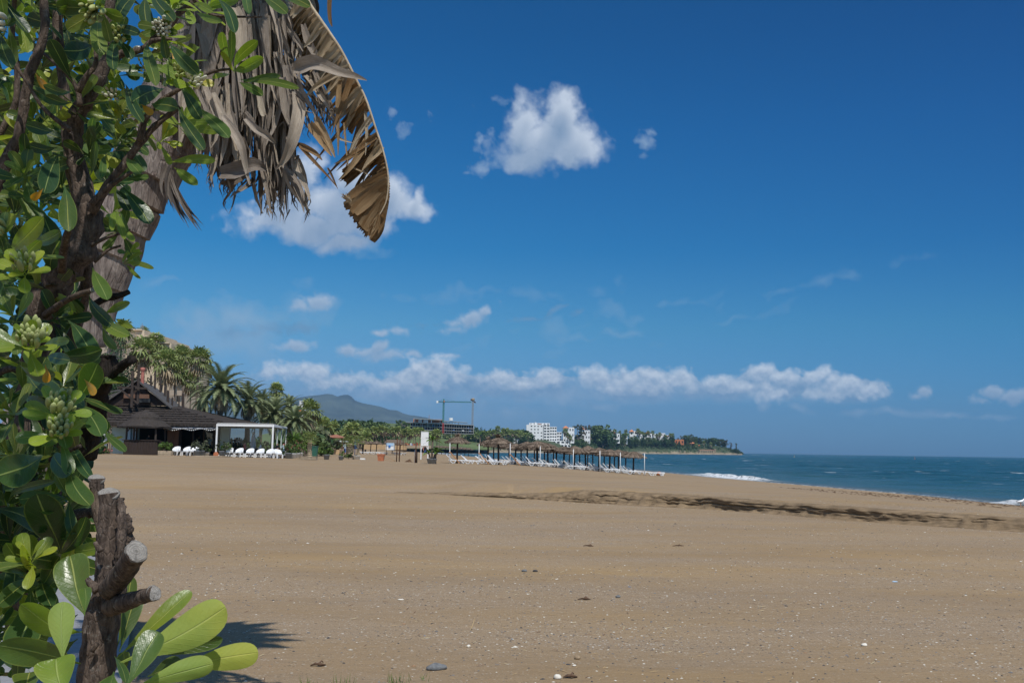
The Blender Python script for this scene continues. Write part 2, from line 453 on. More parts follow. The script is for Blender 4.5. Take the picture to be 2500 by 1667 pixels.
bg=w.n('ShaderNodeBackground',{0:sky.outputs[0],1:.1})
o=w.n('ShaderNodeOutputWorld',{0:bg})

# ------------------------------------------------------------------ clouds: part of the sky backdrop, far outside everything else
def fbm(X, Y, s, octv=6, seed=0., rough=.5, bill=False):
    a = 1.0; tot = 0.; out = 0*X
    for o in range(octv):
        n_ = vnoise(X+13.7*o+3.1*Y*.0, Y-7.3*o, s/(2**o), seed+o*1.7)*2
        if bill: n_ = 1-2*np.abs(n_)
        out = out+a*n_; tot += a; a *= rough
        X, Y = X*.866+Y*.5, Y*.866-X*.5
    return out/tot
def ell(X, Y, items):
    out = np.full_like(X, -1.0)
    for it in items:
        px, py, rx, ry, g = it[:5]; r_ = R(-(it[5] if len(it) > 5 else 0))
        dx_ = X-px; dy_ = Y-py
        a = (dx_*math.cos(r_)+dy_*math.sin(r_))/rx; b = (-dx_*math.sin(r_)+dy_*math.cos(r_))/ry
        out = np.maximum(out, g*(1-np.sqrt(a*a+b*b)))
    return out
BAND = [(540,975),(570,945),(600,915),(640,900),(680,893),(715,895),(740,885),(780,888),(810,905),(850,908),(880,918),(930,925),(955,920),(985,900),(1020,885),(1050,872),(1080,876),(1105,888),(1125,908),(1160,916),(1200,912),(1225,905),(1255,910),(1290,922),(1335,906),(1365,908),(1395,922),(1430,908),(1460,905),(1500,914),(1550,904),(1590,896),(1620,906),(1650,914),(1690,912),(1712,932),(1760,918),(1800,922),(1822,902),(1855,893),(1885,900),(1930,908),(1965,918),(1990,902),(2030,908),(2075,920),(2100,916),(2130,928),(2150,926),(2168,945),(2185,985)]
SKYC = dict(
 big=[(1285,300,58,95,1),(1300,345,80,85,1),(1365,290,62,92,1),(1345,345,110,92,1),(1400,345,92,90,1),(1310,385,92,52,1),(1430,365,62,62,1),(1380,385,100,50,1),
  (700,470,95,105,1),(900,500,120,90,1),(860,450,80,60,.9),(680,530,150,66,1),(760,560,150,52,1),(800,500,120,70,1),(870,540,130,72,1),(960,480,80,72,1),(1005,505,66,48,1),(1020,480,40,40,.9),(840,600,90,34,.9),(740,410,80,60,.9),(620,520,70,40,.75)],
 heaps=[(1050,905,75,44,1),(1020,925,95,38,1),(1100,912,62,30,.85),(965,940,80,26,.7),(745,905,90,38,1),(690,905,80,30,.85),(800,930,80,26,.8),(870,925,60,20,.6),(1215,922,55,26,.9),(1340,922,70,30,1),(1290,935,90,20,.7),(1450,922,60,30,1),(1525,922,62,34,1),(1585,918,55,34,1),(1655,930,62,32,1),(1590,945,150,24,.9),(1750,930,60,22,.9),(1855,912,52,32,1),(1900,922,80,28,.95),(1820,948,110,22,.8),(1992,914,44,22,1),(2060,938,80,34,1),(2130,950,56,30,1),(2020,960,90,20,.9),(1880,965,80,22,.8)],
 wisp=[(1225,375,36,50,.9,60),(1195,405,62,26,.85,28),(1145,428,40,10,.7,5),(1208,330,14,30,.5,10),(1176,345,12,26,.5,0),(1340,222,22,24,.5,0),(1230,245,50,12,.35,12),
  (1578,345,22,36,.9,25),(1592,320,18,18,.8,0),(1578,375,22,20,.5,0),(952,285,16,30,.6,-8),(985,315,32,16,.6,-8),(1042,285,14,30,.55,0)],
 mid=[(765,735,62,34,1,8),(735,745,50,24,.9,0),(1150,778,62,32,1,8),(1185,762,46,18,.8,22),(1110,785,55,18,.7,0),(1110,800,80,20,.5,0),
  (720,842,58,20,1,0),(700,848,80,14,.6,0),(925,812,34,16,1,0),(980,806,80,14,.5,0),(848,852,48,18,1,0),(880,858,80,18,.8,0),(930,846,34,24,1,0),(950,866,90,26,.8,0),(1000,866,60,16,.7,0),(1095,870,50,10,.6,0),
  (2258,958,34,24,1),(2240,968,40,16,.7),(2432,958,46,22,1),(2475,968,62,26,1),(2400,975,60,14,.6),(2530,975,60,24,1)],
 grey=[(555,812,52,26,1,0),(625,818,40,12,.8,0),(660,805,60,22,.8,0),(730,800,70,22,.9,0),(1300,780,66,10,.9,6),(1352,762,46,11,.9,24),(1380,750,24,8,.8,30),(1408,762,24,9,.7,30),(1030,792,90,12,.5,0)],
 veil=[(590,780,120,55,1,0),(540,840,180,60,.9,0),(480,790,120,40,.7,0),(360,690,60,18,.6,0),(920,620,45,18,.4,0),(760,760,60,60,.5,0),(1480,812,110,10,.35,2),(1650,745,240,9,.12,11),(1900,715,200,7,.10,14),(1780,785,90,6,.14,16),(1200,720,200,14,.15,3)],
 low=[(740,965,160,34,1,0),(1030,985,110,26,.8,0),(1160,980,130,36,.9,0),(1290,972,90,20,1,0),(1370,978,80,24,1.1,0),(1450,990,90,18,.8,0),(1520,985,60,14,.8,0),(1250,1010,220,26,.6,0),(1865,988,24,14,1,0),(1950,995,42,14,1,-12),
  (2080,1008,70,10,.9,0),(2180,1004,90,14,1.0,0),(2290,1008,110,14,1.0,0),(2430,1014,90,11,.8,0),(1700,960,200,22,.5,0)])
gx = np.arange(330, 2560, 2.2); gy = np.arange(150, 1085, 2.2)
CX, CY = np.meshgrid(gx, gy)
wx = fbm(CX, CY, 60, 5, 3.); wy = fbm(CX, CY, 60, 5, 9.)
def layer(items, amp, thr, soft, wsc, sc_, seed, rough=.55, bill=False):
    f = ell(CX+wx*wsc, CY+wy*wsc*.8, items)
    n_ = fbm(CX+wx*8, CY+wy*8, sc_, 7, seed, rough, bill)
    return np.clip((f+amp*n_-thr)/soft, 0, 1.6)
big = layer(SKYC['big'], .40, .06, .60, 26, 42, 1.)
wisp = layer(SKYC['wisp'], .75, .16, .85, 26, 30, 4., .62)
mid = layer(SKYC['mid'], .50, .12, .70, 16, 24, 6., .58)
grey = layer(SKYC['grey'], .60, .15, .85, 16, 22, 8., .6)
veil = layer(SKYC['veil'], .5, -.05, 1.0, 40, 60, 11., .55)
heaps = layer(SKYC['heaps'], .62, .06, .62, 13, 26, 15., .58)
low = layer(SKYC['low'], .60, .12, .95, 18, 30, 13., .6)
topc = np.interp(CX+wx*9, [a for a, b in BAND], [b for a, b in BAND], left=1010, right=1010)
hb = (CY-topc)+fbm(CX, CY, 22, 6, 17., .55)*7+np.abs(fbm(CX, CY, 34, 4, 18.))*14-3
fade_l = np.clip((CX-520)/450, .45, 1)*np.where((CX > 870) & (CX < 960), .85, 1)
bot = 1-sstep((CY-955+fbm(CX, CY, 50, 4, 19.)*22)/32)
band = np.clip(hb/5, 0, 1)*bot*(.55+.45*sstep((fbm(CX, CY, 60, 5, 20.)+.55)/.5))*fade_l
hz = np.clip((CY-700)/400, 0, 1)
def lightf(D, steps, dyp, dxp, kk):
    acc = np.zeros_like(D)
    for i_ in range(1, steps+1):
        sh = np.roll(D, (int(round(i_*dyp)), -int(round(i_*dxp))), (0, 1)); acc += sh
    return np.exp(-acc*kk)
L_big = lightf(big, 22, 1.6, .5, .045); L_band = np.exp(-np.clip(hb, 0, 90)/34)*.75+.35*np.clip(fbm(CX, CY-2, 26, 5, 23.)-fbm(CX, CY+5, 26, 5, 23.), -.6, .6)*2.2
low = np.maximum(low, .9*sstep(1-np.abs(CY-962-fbm(CX,CY,80,3,40.)*10)/34)*np.clip((CX-560)/250,0,1)*np.clip((2180-CX)/200,0,1)*(.35+.65*sstep((fbm(CX,CY*1.6,70,5,41.)+.4)/.6)))
L_mid = lightf(mid, 8, 1.2, .3, .10); L_hp = lightf(heaps, 9, 1.3, .3, .085)+.5*np.clip(fbm(CX, CY-2, 20, 5, 24.)-fbm(CX, CY+4, 20, 5, 24.), -.5, .5)
def colr(L, a, b):
    L = np.clip(L, 0, 1)[..., None]; return np.array(a)*(1-L)+np.array(b)*L
shade = np.array([.17,.29,.46]); 
RGB = np.zeros(CX.shape+(3,)); A = np.zeros(CX.shape)
def over(al, c):
    global RGB, A
    al = np.clip(al, 0, 1)
    RGB = RGB*(1-al[..., None])+c*al[..., None]; A = A*(1-al)+al
over(.72*np.clip(veil, 0, 1), colr(wx*.5+.5, (.26,.42,.60), (.34,.49,.66)))
over(.50*np.clip(low, 0, 1), colr(.5+fbm(CX, CY, 30, 4, 30.), (.28,.42,.60), (.52,.63,.78)))
over(.55*np.clip(grey, 0, 1), colr(wy+.5, (.13,.25,.42), (.22,.34,.50)))
over(.80*sstep(mid), colr(L_mid*1.25-.05, (.19,.32,.50), (.47,.57,.71)))
over(.62*np.clip(wisp, 0, 1), colr(wy+.6, (.28,.42,.60), (.46,.56,.70)))
over(.78*band, colr(L_band, (.20,.34,.53), (.46,.57,.72)))
over(.86*np.clip(heaps, 0, 1), colr(L_hp*1.2, (.21,.35,.54), (.74,.82,.92)))
over(.97*sstep(big), colr(L_big*1.35-.12+.25*fbm(CX, CY, 60, 5, 31.), (.16,.27,.44), (.60,.68,.80)))
edge = np.minimum(np.clip((CX-330)/80, 0, 1), 1)
C3 = RGB/np.maximum(A, 1e-3)[..., None]
A = A*edge
dirs = np.array([[0.0]*3]); CMn = np.array(CM)
dv = np.stack([(CX-1250)/F, (833.5-CY)/F, -np.ones_like(CX)], -1)@CMn.T
dv /= np.linalg.norm(dv, axis=-1, keepdims=True)
CO = dv*22000+np.array([0, 0, CZ])
r_, c_ = CX.shape
keepv = A > .004
i_ = np.arange((r_-1)*(c_-1)); a_ = (i_//(c_-1))*c_+i_ % (c_-1)
q_ = np.stack([a_, a_+1, a_+c_+1, a_+c_], -1)
kf = keepv.ravel()[q_].any(1); q_ = q_[kf]
used = np.unique(q_); remap = np.zeros(r_*c_, dtype=np.int64); remap[used] = np.arange(len(used)); q_ = remap[q_].astype(np.int32)
me = bpy.data.meshes.new('sky')
me.vertices.add(len(used)); me.vertices.foreach_set('co', CO.reshape(-1, 3)[used].astype(np.float32).ravel())
me.loops.add(q_.size); me.loops.foreach_set('vertex_index', q_.ravel())
me.polygons.add(len(q_)); me.polygons.foreach_set('loop_start', np.arange(0, q_.size, 4, dtype=np.int32)); me.polygons.foreach_set('loop_total', np.full(len(q_), 4, dtype=np.int32))
ca = me.attributes.new('cloud', 'FLOAT_COLOR', 'POINT')
ca.data.foreach_set('color', np.concatenate([C3.reshape(-1, 3)[used], A.ravel()[used][:, None]], 1).astype(np.float32).ravel())
me.update(calc_edges=True)
cm = bpy.data.materials.new('cloud_sky'); cm.use_nodes = True; ct = cm.node_tree; ct.nodes.clear(); q = NT(ct)
an = q.n('ShaderNodeAttribute', attribute_name='cloud')
ct.links.new(q.n('ShaderNodeMixShader', {0: an.outputs['Alpha'], 1: q.n('ShaderNodeBsdfTransparent').outputs[0], 2: q.n('ShaderNodeEmission', {'Color': an.outputs['Color'], 'Strength': 1.0}).outputs[0]}).outputs[0], q.n('ShaderNodeOutputMaterial').inputs[0])
cm.cycles.emission_sampling = 'NONE'
me.materials.append(cm)
skyo = bpy.data.objects.new('sky', me); COL.objects.link(skyo); tag(skyo, 'white and grey clouds over a deep blue sky', kind='structure')

# ------------------------------------------------------------------ foreground materials
def leaf_material(name='glossy_leaf', stops=None, trans=.32, rough=.3, under=(.14,.19,.085)):
    m = bpy.data.materials.new(name); m.use_nodes = True
    t = m.node_tree; t.nodes.clear(); q = NT(t)
    uv = q.n('ShaderNodeSeparateXYZ', {0: q.n('ShaderNodeUVMap', uv_map='uv').outputs[0]})
    tint = q.n('ShaderNodeAttribute', attribute_name='tint').outputs['Fac']
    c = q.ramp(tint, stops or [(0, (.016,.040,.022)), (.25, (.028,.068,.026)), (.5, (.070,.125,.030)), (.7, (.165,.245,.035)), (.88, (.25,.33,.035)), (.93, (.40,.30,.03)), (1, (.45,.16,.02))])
    v = q.m('ABSOLUTE', q.m('SUBTRACT', uv.outputs[1], .5))
    g = q.n('ShaderNodeNewGeometry')
    nz = q.noise(g.outputs['Position'], 55, 4, .6)
    c = q.mix(q.mr(nz, .3, .75, .0, .38), c, q.mix(1.0, c, (1.7,1.45,1.0), 'MULTIPLY'))
    blot = q.noise(g.outputs['Position'], 17, 3, .6)
    c = q.mix(q.mr(blot, .62, .75, .0, .3), c, (.10,.075,.03))
    back = g.outputs['Backfacing']
    c = q.mix(back, c, q.mix(.7, c, q.mix(q.mr(tint, .3, .65), (.12,.13,.085), (.26,.34,.075))))
    # midrib and side veins
    rib = q.mr(v, .012, .035, 1.0, 0.0)
    side = q.m('ABSOLUTE', q.m('SUBTRACT', q.m('FRACT', q.m('ADD', q.m('MULTIPLY', uv.outputs[0], 11), q.m('MULTIPLY', v, -5.0))), .5))
    vein = q.mr(side, .06, .0)
    c = q.mix(q.m('MULTIPLY', q.m('MAXIMUM', rib, q.m('MULTIPLY', vein, .10)), .6), c, (.38,.46,.16))
    c = q.mix(q.m('MULTIPLY', q.mr(q.noise(g.outputs['Position'], 6, 3, .5), .40, .64), .5), c, q.mix(1.0, c, (1.8,1.2,.6), 'MULTIPLY'))
    edge = q.mr(v, .455, .49)
    c = q.mix(q.m('MULTIPLY', edge, .5), c, (.26,.30,.07))
    h = q.m('ADD', q.m('MULTIPLY', rib, .0008), q.m('ADD', q.m('MULTIPLY', vein, -.0002), q.m('MULTIPLY', nz, .0012)))
    bm = q.n('ShaderNodeBump', {'Height': h, 'Strength': .8, 'Distance': 1.0}).outputs[0]
    rg = q.m('MULTIPLY_ADD', back, .35, q.mr(nz, .2, .8, rough-.06, rough+.14))
    b = q.n('ShaderNodeBsdfPrincipled', {'Base Color': c, 'Roughness': rg, 'Specular IOR Level': .5, 'Normal': bm})
    tr = q.n('ShaderNodeBsdfTranslucent', {'Color': q.mix(1.0, c, (1.5,1.9,.7), 'MULTIPLY'), 'Normal': bm})
    t.links.new(q.n('ShaderNodeMixShader', {0: trans, 1: b.outputs[0], 2: tr.outputs[0]}).outputs[0], q.n('ShaderNodeOutputMaterial').inputs[0])
    MATS[name] = m
    return m
leaf_material()
def bark_material(name, c1, c2, c3, sc_=40, stretch=(1,1,.35), dist=.02, lich=.6):
    m = bpy.data.materials.new(name); m.use_nodes = True
    t = m.node_tree; t.nodes.clear(); q = NT(t)
    g = q.n('ShaderNodeNewGeometry').outputs['Position']
    gs = q.v('MULTIPLY', g, stretch)
    a = q.noise(gs, sc_, 7, .7); b_ = q.noise(g, sc_*.35, 4, .6); l = q.noise(g, sc_*.8, 6, .75)
    c = q.mix(q.mr(a, .35, .65), c1, c2)
    c = q.mix(q.m('MULTIPLY', q.m('MULTIPLY', q.mr(l, .56, .66), q.mr(b_, .42, .6)), lich), c, c3)
    vo = q.n('ShaderNodeTexVoronoi', {'Vector': gs, 'Scale': sc_*1.3}, feature='DISTANCE_TO_EDGE')
    h = q.m('ADD', q.m('MULTIPLY', a, 1.0), q.m('MULTIPLY', q.mr(vo.outputs['Distance'], 0, .12), .22))
    b = q.n('ShaderNodeBsdfPrincipled', {'Base Color': c, 'Roughness': .9, 'Specular IOR Level': .2, 'Normal': q.n('ShaderNodeBump', {'Height': h, 'Strength': 1.0, 'Distance': dist}).outputs[0]})
    t.links.new(b.outputs[0], q.n('ShaderNodeOutputMaterial').inputs[0])
    MATS[name] = m; return m
bark_material('bark', (.034,.025,.020), (.155,.115,.09), (.36,.33,.29), 130, dist=.0035)
bark_material('charred_bark', (.010,.009,.009), (.045,.034,.028), (.10,.06,.04), 50, dist=.012, lich=.4)
bark_material('palm_trunk_skin', (.12,.092,.08), (.34,.285,.25), (.26,.15,.12), 16, (1.8,1.8,.25), .02, .5)
def fibre_material(name, stops, sc_=1.0, trans=.12):
    m = bpy.data.materials.new(name); m.use_nodes = True
    t = m.node_tree; t.nodes.clear(); q = NT(t)
    uv = q.n('ShaderNodeUVMap', uv_map='uv').outputs[0]
    tint = q.n('ShaderNodeAttribute', attribute_name='tint').outputs['Fac']
    c = q.ramp(tint, stops)
    gn = q.n('ShaderNodeNewGeometry').outputs['Position']
    a = q.noise(q.v('ADD', q.v('MULTIPLY', uv, (1.5*sc_, 22*sc_, 1)), q.n('ShaderNodeCombineXYZ', {0: q.m('MULTIPLY', tint, 37.0)})), 1.0, 5, .65)
    b_ = q.noise(gn, 9, 4, .6)
    c = q.mix(q.mr(a, .35, .7, .55, .0), c, q.mix(1.0, c, (.42,.38,.34), 'MULTIPLY'))
    c = q.mix(q.mr(b_, .5, .7, 0, .5), c, q.mix(1.0, c, (.55,.50,.45), 'MULTIPLY'))
    b = q.n('ShaderNodeBsdfPrincipled', {'Base Color': c, 'Roughness': .75, 'Specular IOR Level': .25, 'Normal': q.n('ShaderNodeBump', {'Height': a, 'Strength': .8, 'Distance': .012}).outputs[0]})
    tr = q.n('ShaderNodeBsdfTranslucent', {'Color': c})
    t.links.new(q.n('ShaderNodeMixShader', {0: trans, 1: b.outputs[0], 2: tr.outputs[0]}).outputs[0], q.n('ShaderNodeOutputMaterial').inputs[0])
    MATS[name] = m; return m
fibre_material('dry_fibre', [(0, (.09,.075,.065)), (.4, (.29,.245,.205)), (.75, (.55,.47,.385)), (1, (.66,.56,.42))])
fibre_material('dry_blade', [(0, (.22,.12,.055)), (.4, (.46,.29,.14)), (.75, (.66,.49,.29)), (1, (.76,.65,.48))], 1.0, .30)
pmat('cut_wood', (.27,.25,.225), .9, .2, 90, .22, .5, tint=.55)
pmat('bud', (.44,.48,.20), .5, .4, 40, .2, tint=.25, trans=.25)
pmat('bud_white', (.62,.62,.50), .5, .4, 40, .15, tint=.2, trans=.2)

WPROF = [(0,.05),(.10,.07),(.2,.22),(.35,.52),(.5,.78),(.62,.94),(.74,1),(.84,.98),(.91,.85),(.96,.64),(.985,.42),(1,.10)]
rl = random.Random(11)
def leaf(mb, base, tip, wid, face=0.0, bend=.1, fold=.12, tint=.4, view=None, curl=0.0, nl=11):
    """one leathery leaf blade from base to tip; face turns it about its own length (0 = toward the camera)"""
    base = Vector(base); tip = Vector(tip); ax = tip-base; L = ax.length; ax.normalize()
    vw = (view or (Vector((0, 0, CZ))-base)).normalized()
    sd_ = ax.cross(vw)
    if sd_.length < .05: sd_ = ax.cross(Vector((0, 0, 1)))
    sd_.normalize(); nn = sd_.cross(ax).normalized()
    if nn.dot(vw) < 0: nn = -nn
    cf, sf = math.cos(face), math.sin(face)
    s2 = sd_*cf+nn*sf; n2 = nn*cf-sd_*sf
    V = []; U = []; off = (-.5, -.27, 0, .27, .5)
    wob = rl.uniform(0, 6.28); wa = rl.uniform(.01, .035)*L
    for i in range(nl):
        t = 1-(1-i/(nl-1))**1.6; w_ = np.interp(t, [a for a, b in WPROF], [b for a, b in WPROF])*wid
        c = base+ax*(L*t)+n2*(L*bend*(math.sin(math.pi*t*.85)-t*.45))-n2*(curl*L*t*t)
        c = c+s2*(wa*math.sin(t*4+wob))
        for o_ in off:
            V.append(c+s2*(o_*w_)+n2*((abs(o_)*2)**1.6*fold*w_)+n2*(.03*w_*math.sin(wob*3+t*9+o_*8))); U.append((t, o_+.5))
    n = len(off)
    Fc = [(i*n+k, i*n+k+1, (i+1)*n+k+1, (i+1)*n+k) for i in range(nl-1) for k in range(n-1)]
    mb.add(V, Fc, U, tint)
def leafpx(mb, b, t_, w_, D0, D1=None, **k):
    D1 = D0 if D1 is None else D1
    leaf(mb, P(b[0], b[1], D0), P(t_[0], t_[1], D1), w_*D0/F, **k)
def orth(ax):
    ax = ax.normalized(); x = ax.cross(Vector((.31, .2, .93)));
    if x.length < .1: x = ax.cross(Vector((1, 0, 0)))
    x.normalize(); return ax, x, ax.cross(x)
def rosette(mb, bud, c, axis, n, L, tint, spread=1.0, buds=0, seed=None, wr=.36):
    rr = random.Random(seed if seed is not None else rl.random()*1e6)
    ax, x, y = orth(Vector(axis)); c = Vector(c)
    for i in range(n):
        a = i*2.399+rr.uniform(-.3, .3); k = i/max(1, n-1)
        op = spread*(1.35-1.0*k)+rr.uniform(-.18, .18)
        d = ax*math.cos(op)+(x*math.cos(a)+y*math.sin(a))*math.sin(op)
        l = L*(1-.45*k)*rr.uniform(.75, 1.12)
        b0 = c-ax*(L*.28*(1-k)); tp = b0+d*l-Vector((0, 0, 1))*(l*.16*(1-k))
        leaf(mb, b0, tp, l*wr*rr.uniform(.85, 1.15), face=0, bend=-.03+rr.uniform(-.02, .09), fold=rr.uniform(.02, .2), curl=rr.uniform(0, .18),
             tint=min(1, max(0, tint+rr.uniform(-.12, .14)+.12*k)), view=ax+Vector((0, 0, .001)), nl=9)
    if buds and bud is not None:
        for i in range(buds):
            a = i*2.4; r_ = L*.30*math.sqrt((i+.5)/buds)
            p = c+ax*(L*(.20+.10*rr.random()))+(x*math.cos(a)+y*math.sin(a))*r_
            budshape(bud, p, (ax+(p-c)*4/L*.2).normalized(), L*.19*rr.uniform(.6, 1.35), rr.random())
            bud.bar(c, p, L*.022, t=.3)
def budshape(mb, p, ax, l, t):
    ax, x, y = orth(ax); V = []; n = 7
    prof = ((.14,-.8),(.30,-.4),(.34,.1),(.27,.6),(.08,.95))
    for r_, z in prof:
        for k in range(n):
            a = 2*math.pi*k/n; V.append(p+ax*(z*l)+(x*math.cos(a)+y*math.sin(a))*(r_*l))
    m = len(prof)
    mb.add(V, [(i*n+k, i*n+(k+1) % n, (i+1)*n+(k+1) % n, (i+1)*n+k) for i in range(m-1) for k in range(n)]+[tuple(range((m-1)*n, m*n))], t=t)

# ------------------------------------------------------------------ foreground shrub
def px_tube(mb, pts, D, rad, n=10, bump=.35, seed=0, sub=3, t=.5):
    """bark tube along pixels; rad in pixels"""
    ps = []; rs = []
    for i, p in enumerate(pts):
        d = p[2] if len(p) > 2 else D
        ps.append(P(p[0], p[1], d)); rs.append((rad[i] if hasattr(rad, '__len__') else rad)*d/F)
    out = []; ro = []; m = len(ps)
    for i in range(m-1):
        p0, p1, p2, p3 = ps[max(i-1, 0)], ps[i], ps[i+1], ps[min(i+2, m-1)]
        for j in range(sub):
            u = j/sub
            out.append(.5*((2*p1)+(p2-p0)*u+(2*p0-5*p1+4*p2-p3)*u*u+(3*p1-p0-3*p2+p3)*u**3)); ro.append(rs[i]*(1-u)+rs[i+1]*u)
    out.append(ps[-1]); ro.append(rs[-1])
    mb.tube(out, ro, n, t=t, bump=bump, seed=seed)
    return out[-1], (out[-1]-out[-2]).normalized(), ro[-1]
def cut_disc(parent, p, d, r_, name='cut_end'):
    mb = MB(); d, x, y = orth(d); V = [p+d*(r_*.10)]
    n = 24; T = [.35]
    rr = random.Random(int(p.x*1e4) & 0xffff)
    rad = ((.10,.12),(.2,.13),(.3,.13),(.4,.125),(.5,.13),(.6,.12),(.7,.12),(.8,.11),(.9,.10),(.99,.05),(1.03,-.08),(.98,-.28))
    for q_, (rr_, z) in enumerate(rad):
        for k in range(n):
            a = 2*math.pi*k/n; j = 1+.08*math.sin(2*a+p.x*9)+.05*rr.uniform(-1, 1)*(rr_ > .85)+.04*math.sin(5*a)*rr_
            V.append(p+d*(z*r_+rr.uniform(-.012, .012)*r_)+(x*math.cos(a)+y*math.sin(a))*(rr_*r_*j)); T.append((.62 if q_ % 2 else .36)+rr.uniform(-.1, .1)-(.3 if rr_ > .95 else 0)-(.25 if abs(a-1.9) < .14 and q_ < 9 else 0))
    Fc = [(0, 1+k, 1+(k+1) % n) for k in range(n)]+[(1+i*n+k, 1+(i+1)*n+k, 1+(i+1)*n+(k+1) % n, 1+i*n+(k+1) % n) for i in range(len(rad)-1) for k in range(n)]
    mb.add(V, Fc, t=T); return mb.build(name, M['cut_wood'], parent)

shrub = empty('flowering_shrub', label='tall leafy shrub with cream flower buds filling the left edge', cat='shrub')
D = 1.75
def br(pts, D, *a, name='branch', mat='bark', parent=None):
    b_ = MB(); r_ = px_tube(b_, pts, D, *a); b_.build(name, M[mat], parent or shrub, True); return r_
br([(20,1500,1.7),(40,1250,1.7),(70,1050,1.75),(95,880,1.78),(110,760,1.76),(140,690,1.75),(185,620,1.75),(215,555,1.75),(212,500,1.75)], D, [44,42,40,38,40,44,40,34,30], 14, .5, 1, 4, name='trunk')
br([(212,540),(200,450),(183,380),(178,330),(190,280),(222,225),(250,170),(266,130),(262,60),(280,-40)], D, [28,24,23,22,21,19,17,15,13,11], 12, .35, 2, 4)
br([(210,560),(190,480),(172,400),(165,330),(160,250),(150,160),(140,60),(150,-60)], 1.85, [18,16,15,15,14,13,12,10], 10, .35, 3)
br([(222,520),(262,455),(300,405),(340,352),(368,318),(400,290),(440,262)], 1.72, [13,11,10,10,9,7,5], 9, .4, 4)
br([(222,500),(250,470),(290,440),(330,415)], 1.70, [8,7,6,4], 8, .4, 5)
br([(340,345),(352,300),(375,262),(410,235),(470,200),(520,175),(560,170)], 1.70, [9,8,7,6,5,4,3], 8, .4, 6)
br([(-20,470),(15,395),(45,335),(58,260),(72,180),(105,100),(110,30),(100,-50)], 1.65, [16,15,14,13,12,12,11,9], 10, .4, 7)
br([(-20,360),(15,300),(38,250),(42,170),(30,80),(40,-30)], 1.75, [9,9,8,7,6,5], 8, .4, 8)
br([(30,150),(65,200),(98,255),(140,295),(172,318)], 1.6, [4,4.5,5,6,7], 8, .3, 9)
br([(105,130),(150,170),(188,215),(195,260)], 1.68, [4,5,6,8], 8, .3, 10)
br([(190,225),(212,185),(232,160),(234,120),(232,60)], 1.62, [9,7,6,5,3], 8, .3, 11)
br([(262,150),(300,132),(345,122),(372,100),(420,96)], 1.66, [11,10,8,6,4], 8, .3, 12)
br([(372,100),(420,55),(440,30),(490,-5),(540,-40)], 1.9, [9,9,8,8,7], 8, .3, 13)
br([(470,-5),(505,25),(530,40),(640,42)], 1.85, [6,5,4,2], 7, .2, 14)
br([(110,770,1.72),(150,740,1.66),(190,720,1.62),(226,708,1.6)], D, [9,8,7,6.5], 9, .3, 15)
e1 = br([(150,660,1.7),(156,610,1.64),(163,575,1.6),(170,549,1.57)], D, [11,10,9,9], 9, .3, 16)
br([(205,600,1.8),(212,680,1.82),(200,740,1.85),(185,800,1.86),(162,880,1.86),(150,960,1.86),(140,1080,1.86),(120,1300,1.86)], D, [14,15,15,15,16,17,18,20], 10, .4, 17)
br([(222,600),(260,580),(300,568),(318,560)], 1.7, [5,4,3,2], 7, .3, 18)
br([(230,640),(262,612),(295,600)], 1.66, [5,4,3], 7, .3, 19)
br([(40,905,1.5),(25,900,1.5),(0,910,1.5),(-30,930,1.5)], D, [7,8,9,10], 8, .3, 20)
br([(70,960,1.5),(66,1060,1.5),(72,1160,1.5),(100,1260,1.5)], D, [6,8,9,10], 8, .3, 21)
br([(150,1110,1.3),(175,1098,1.28),(196,1088,1.27)], D, [4,4.5,5], 8, .3, 22)
br([(100,1300,1.4),(160,1270,1.4),(215,1250,1.4),(236,1256,1.4)], D, [14,15,14,12], 9, .6, 23)
br([(70,1400,1.35),(95,1330,1.38),(120,1290,1.4)], D, [6,8,10], 8, .3, 24)
cut_disc(shrub, e1[0], e1[1], e1[2])
for (a, b) in (((226,708,1.6), 6.5),):
    cut_disc(shrub, P(*a), (P(226,708,1.6)-P(190,720,1.62)), b*1.6/F)
# charred forked stub
br([(205,1110,1.72),(226,1040,1.7),(238,985,1.68),(250,935,1.66),(262,900,1.66),(266,868,1.66)], D, [30,27,23,21,19,20], 12, .4, 31, 4, name='charred_stub', mat='charred_bark')
br([(246,955,1.66),(275,915,1.64),(298,893,1.62),(322,877,1.6)], D, [13,13,11,12], 10, .4, 32, 4, name='charred_stub', mat='charred_bark')
br([(225,745),(262,727),(290,722),(316,713)], 1.66, [8,9,8,6], 9, .35, 33, name='charred_stub', mat='charred_bark')

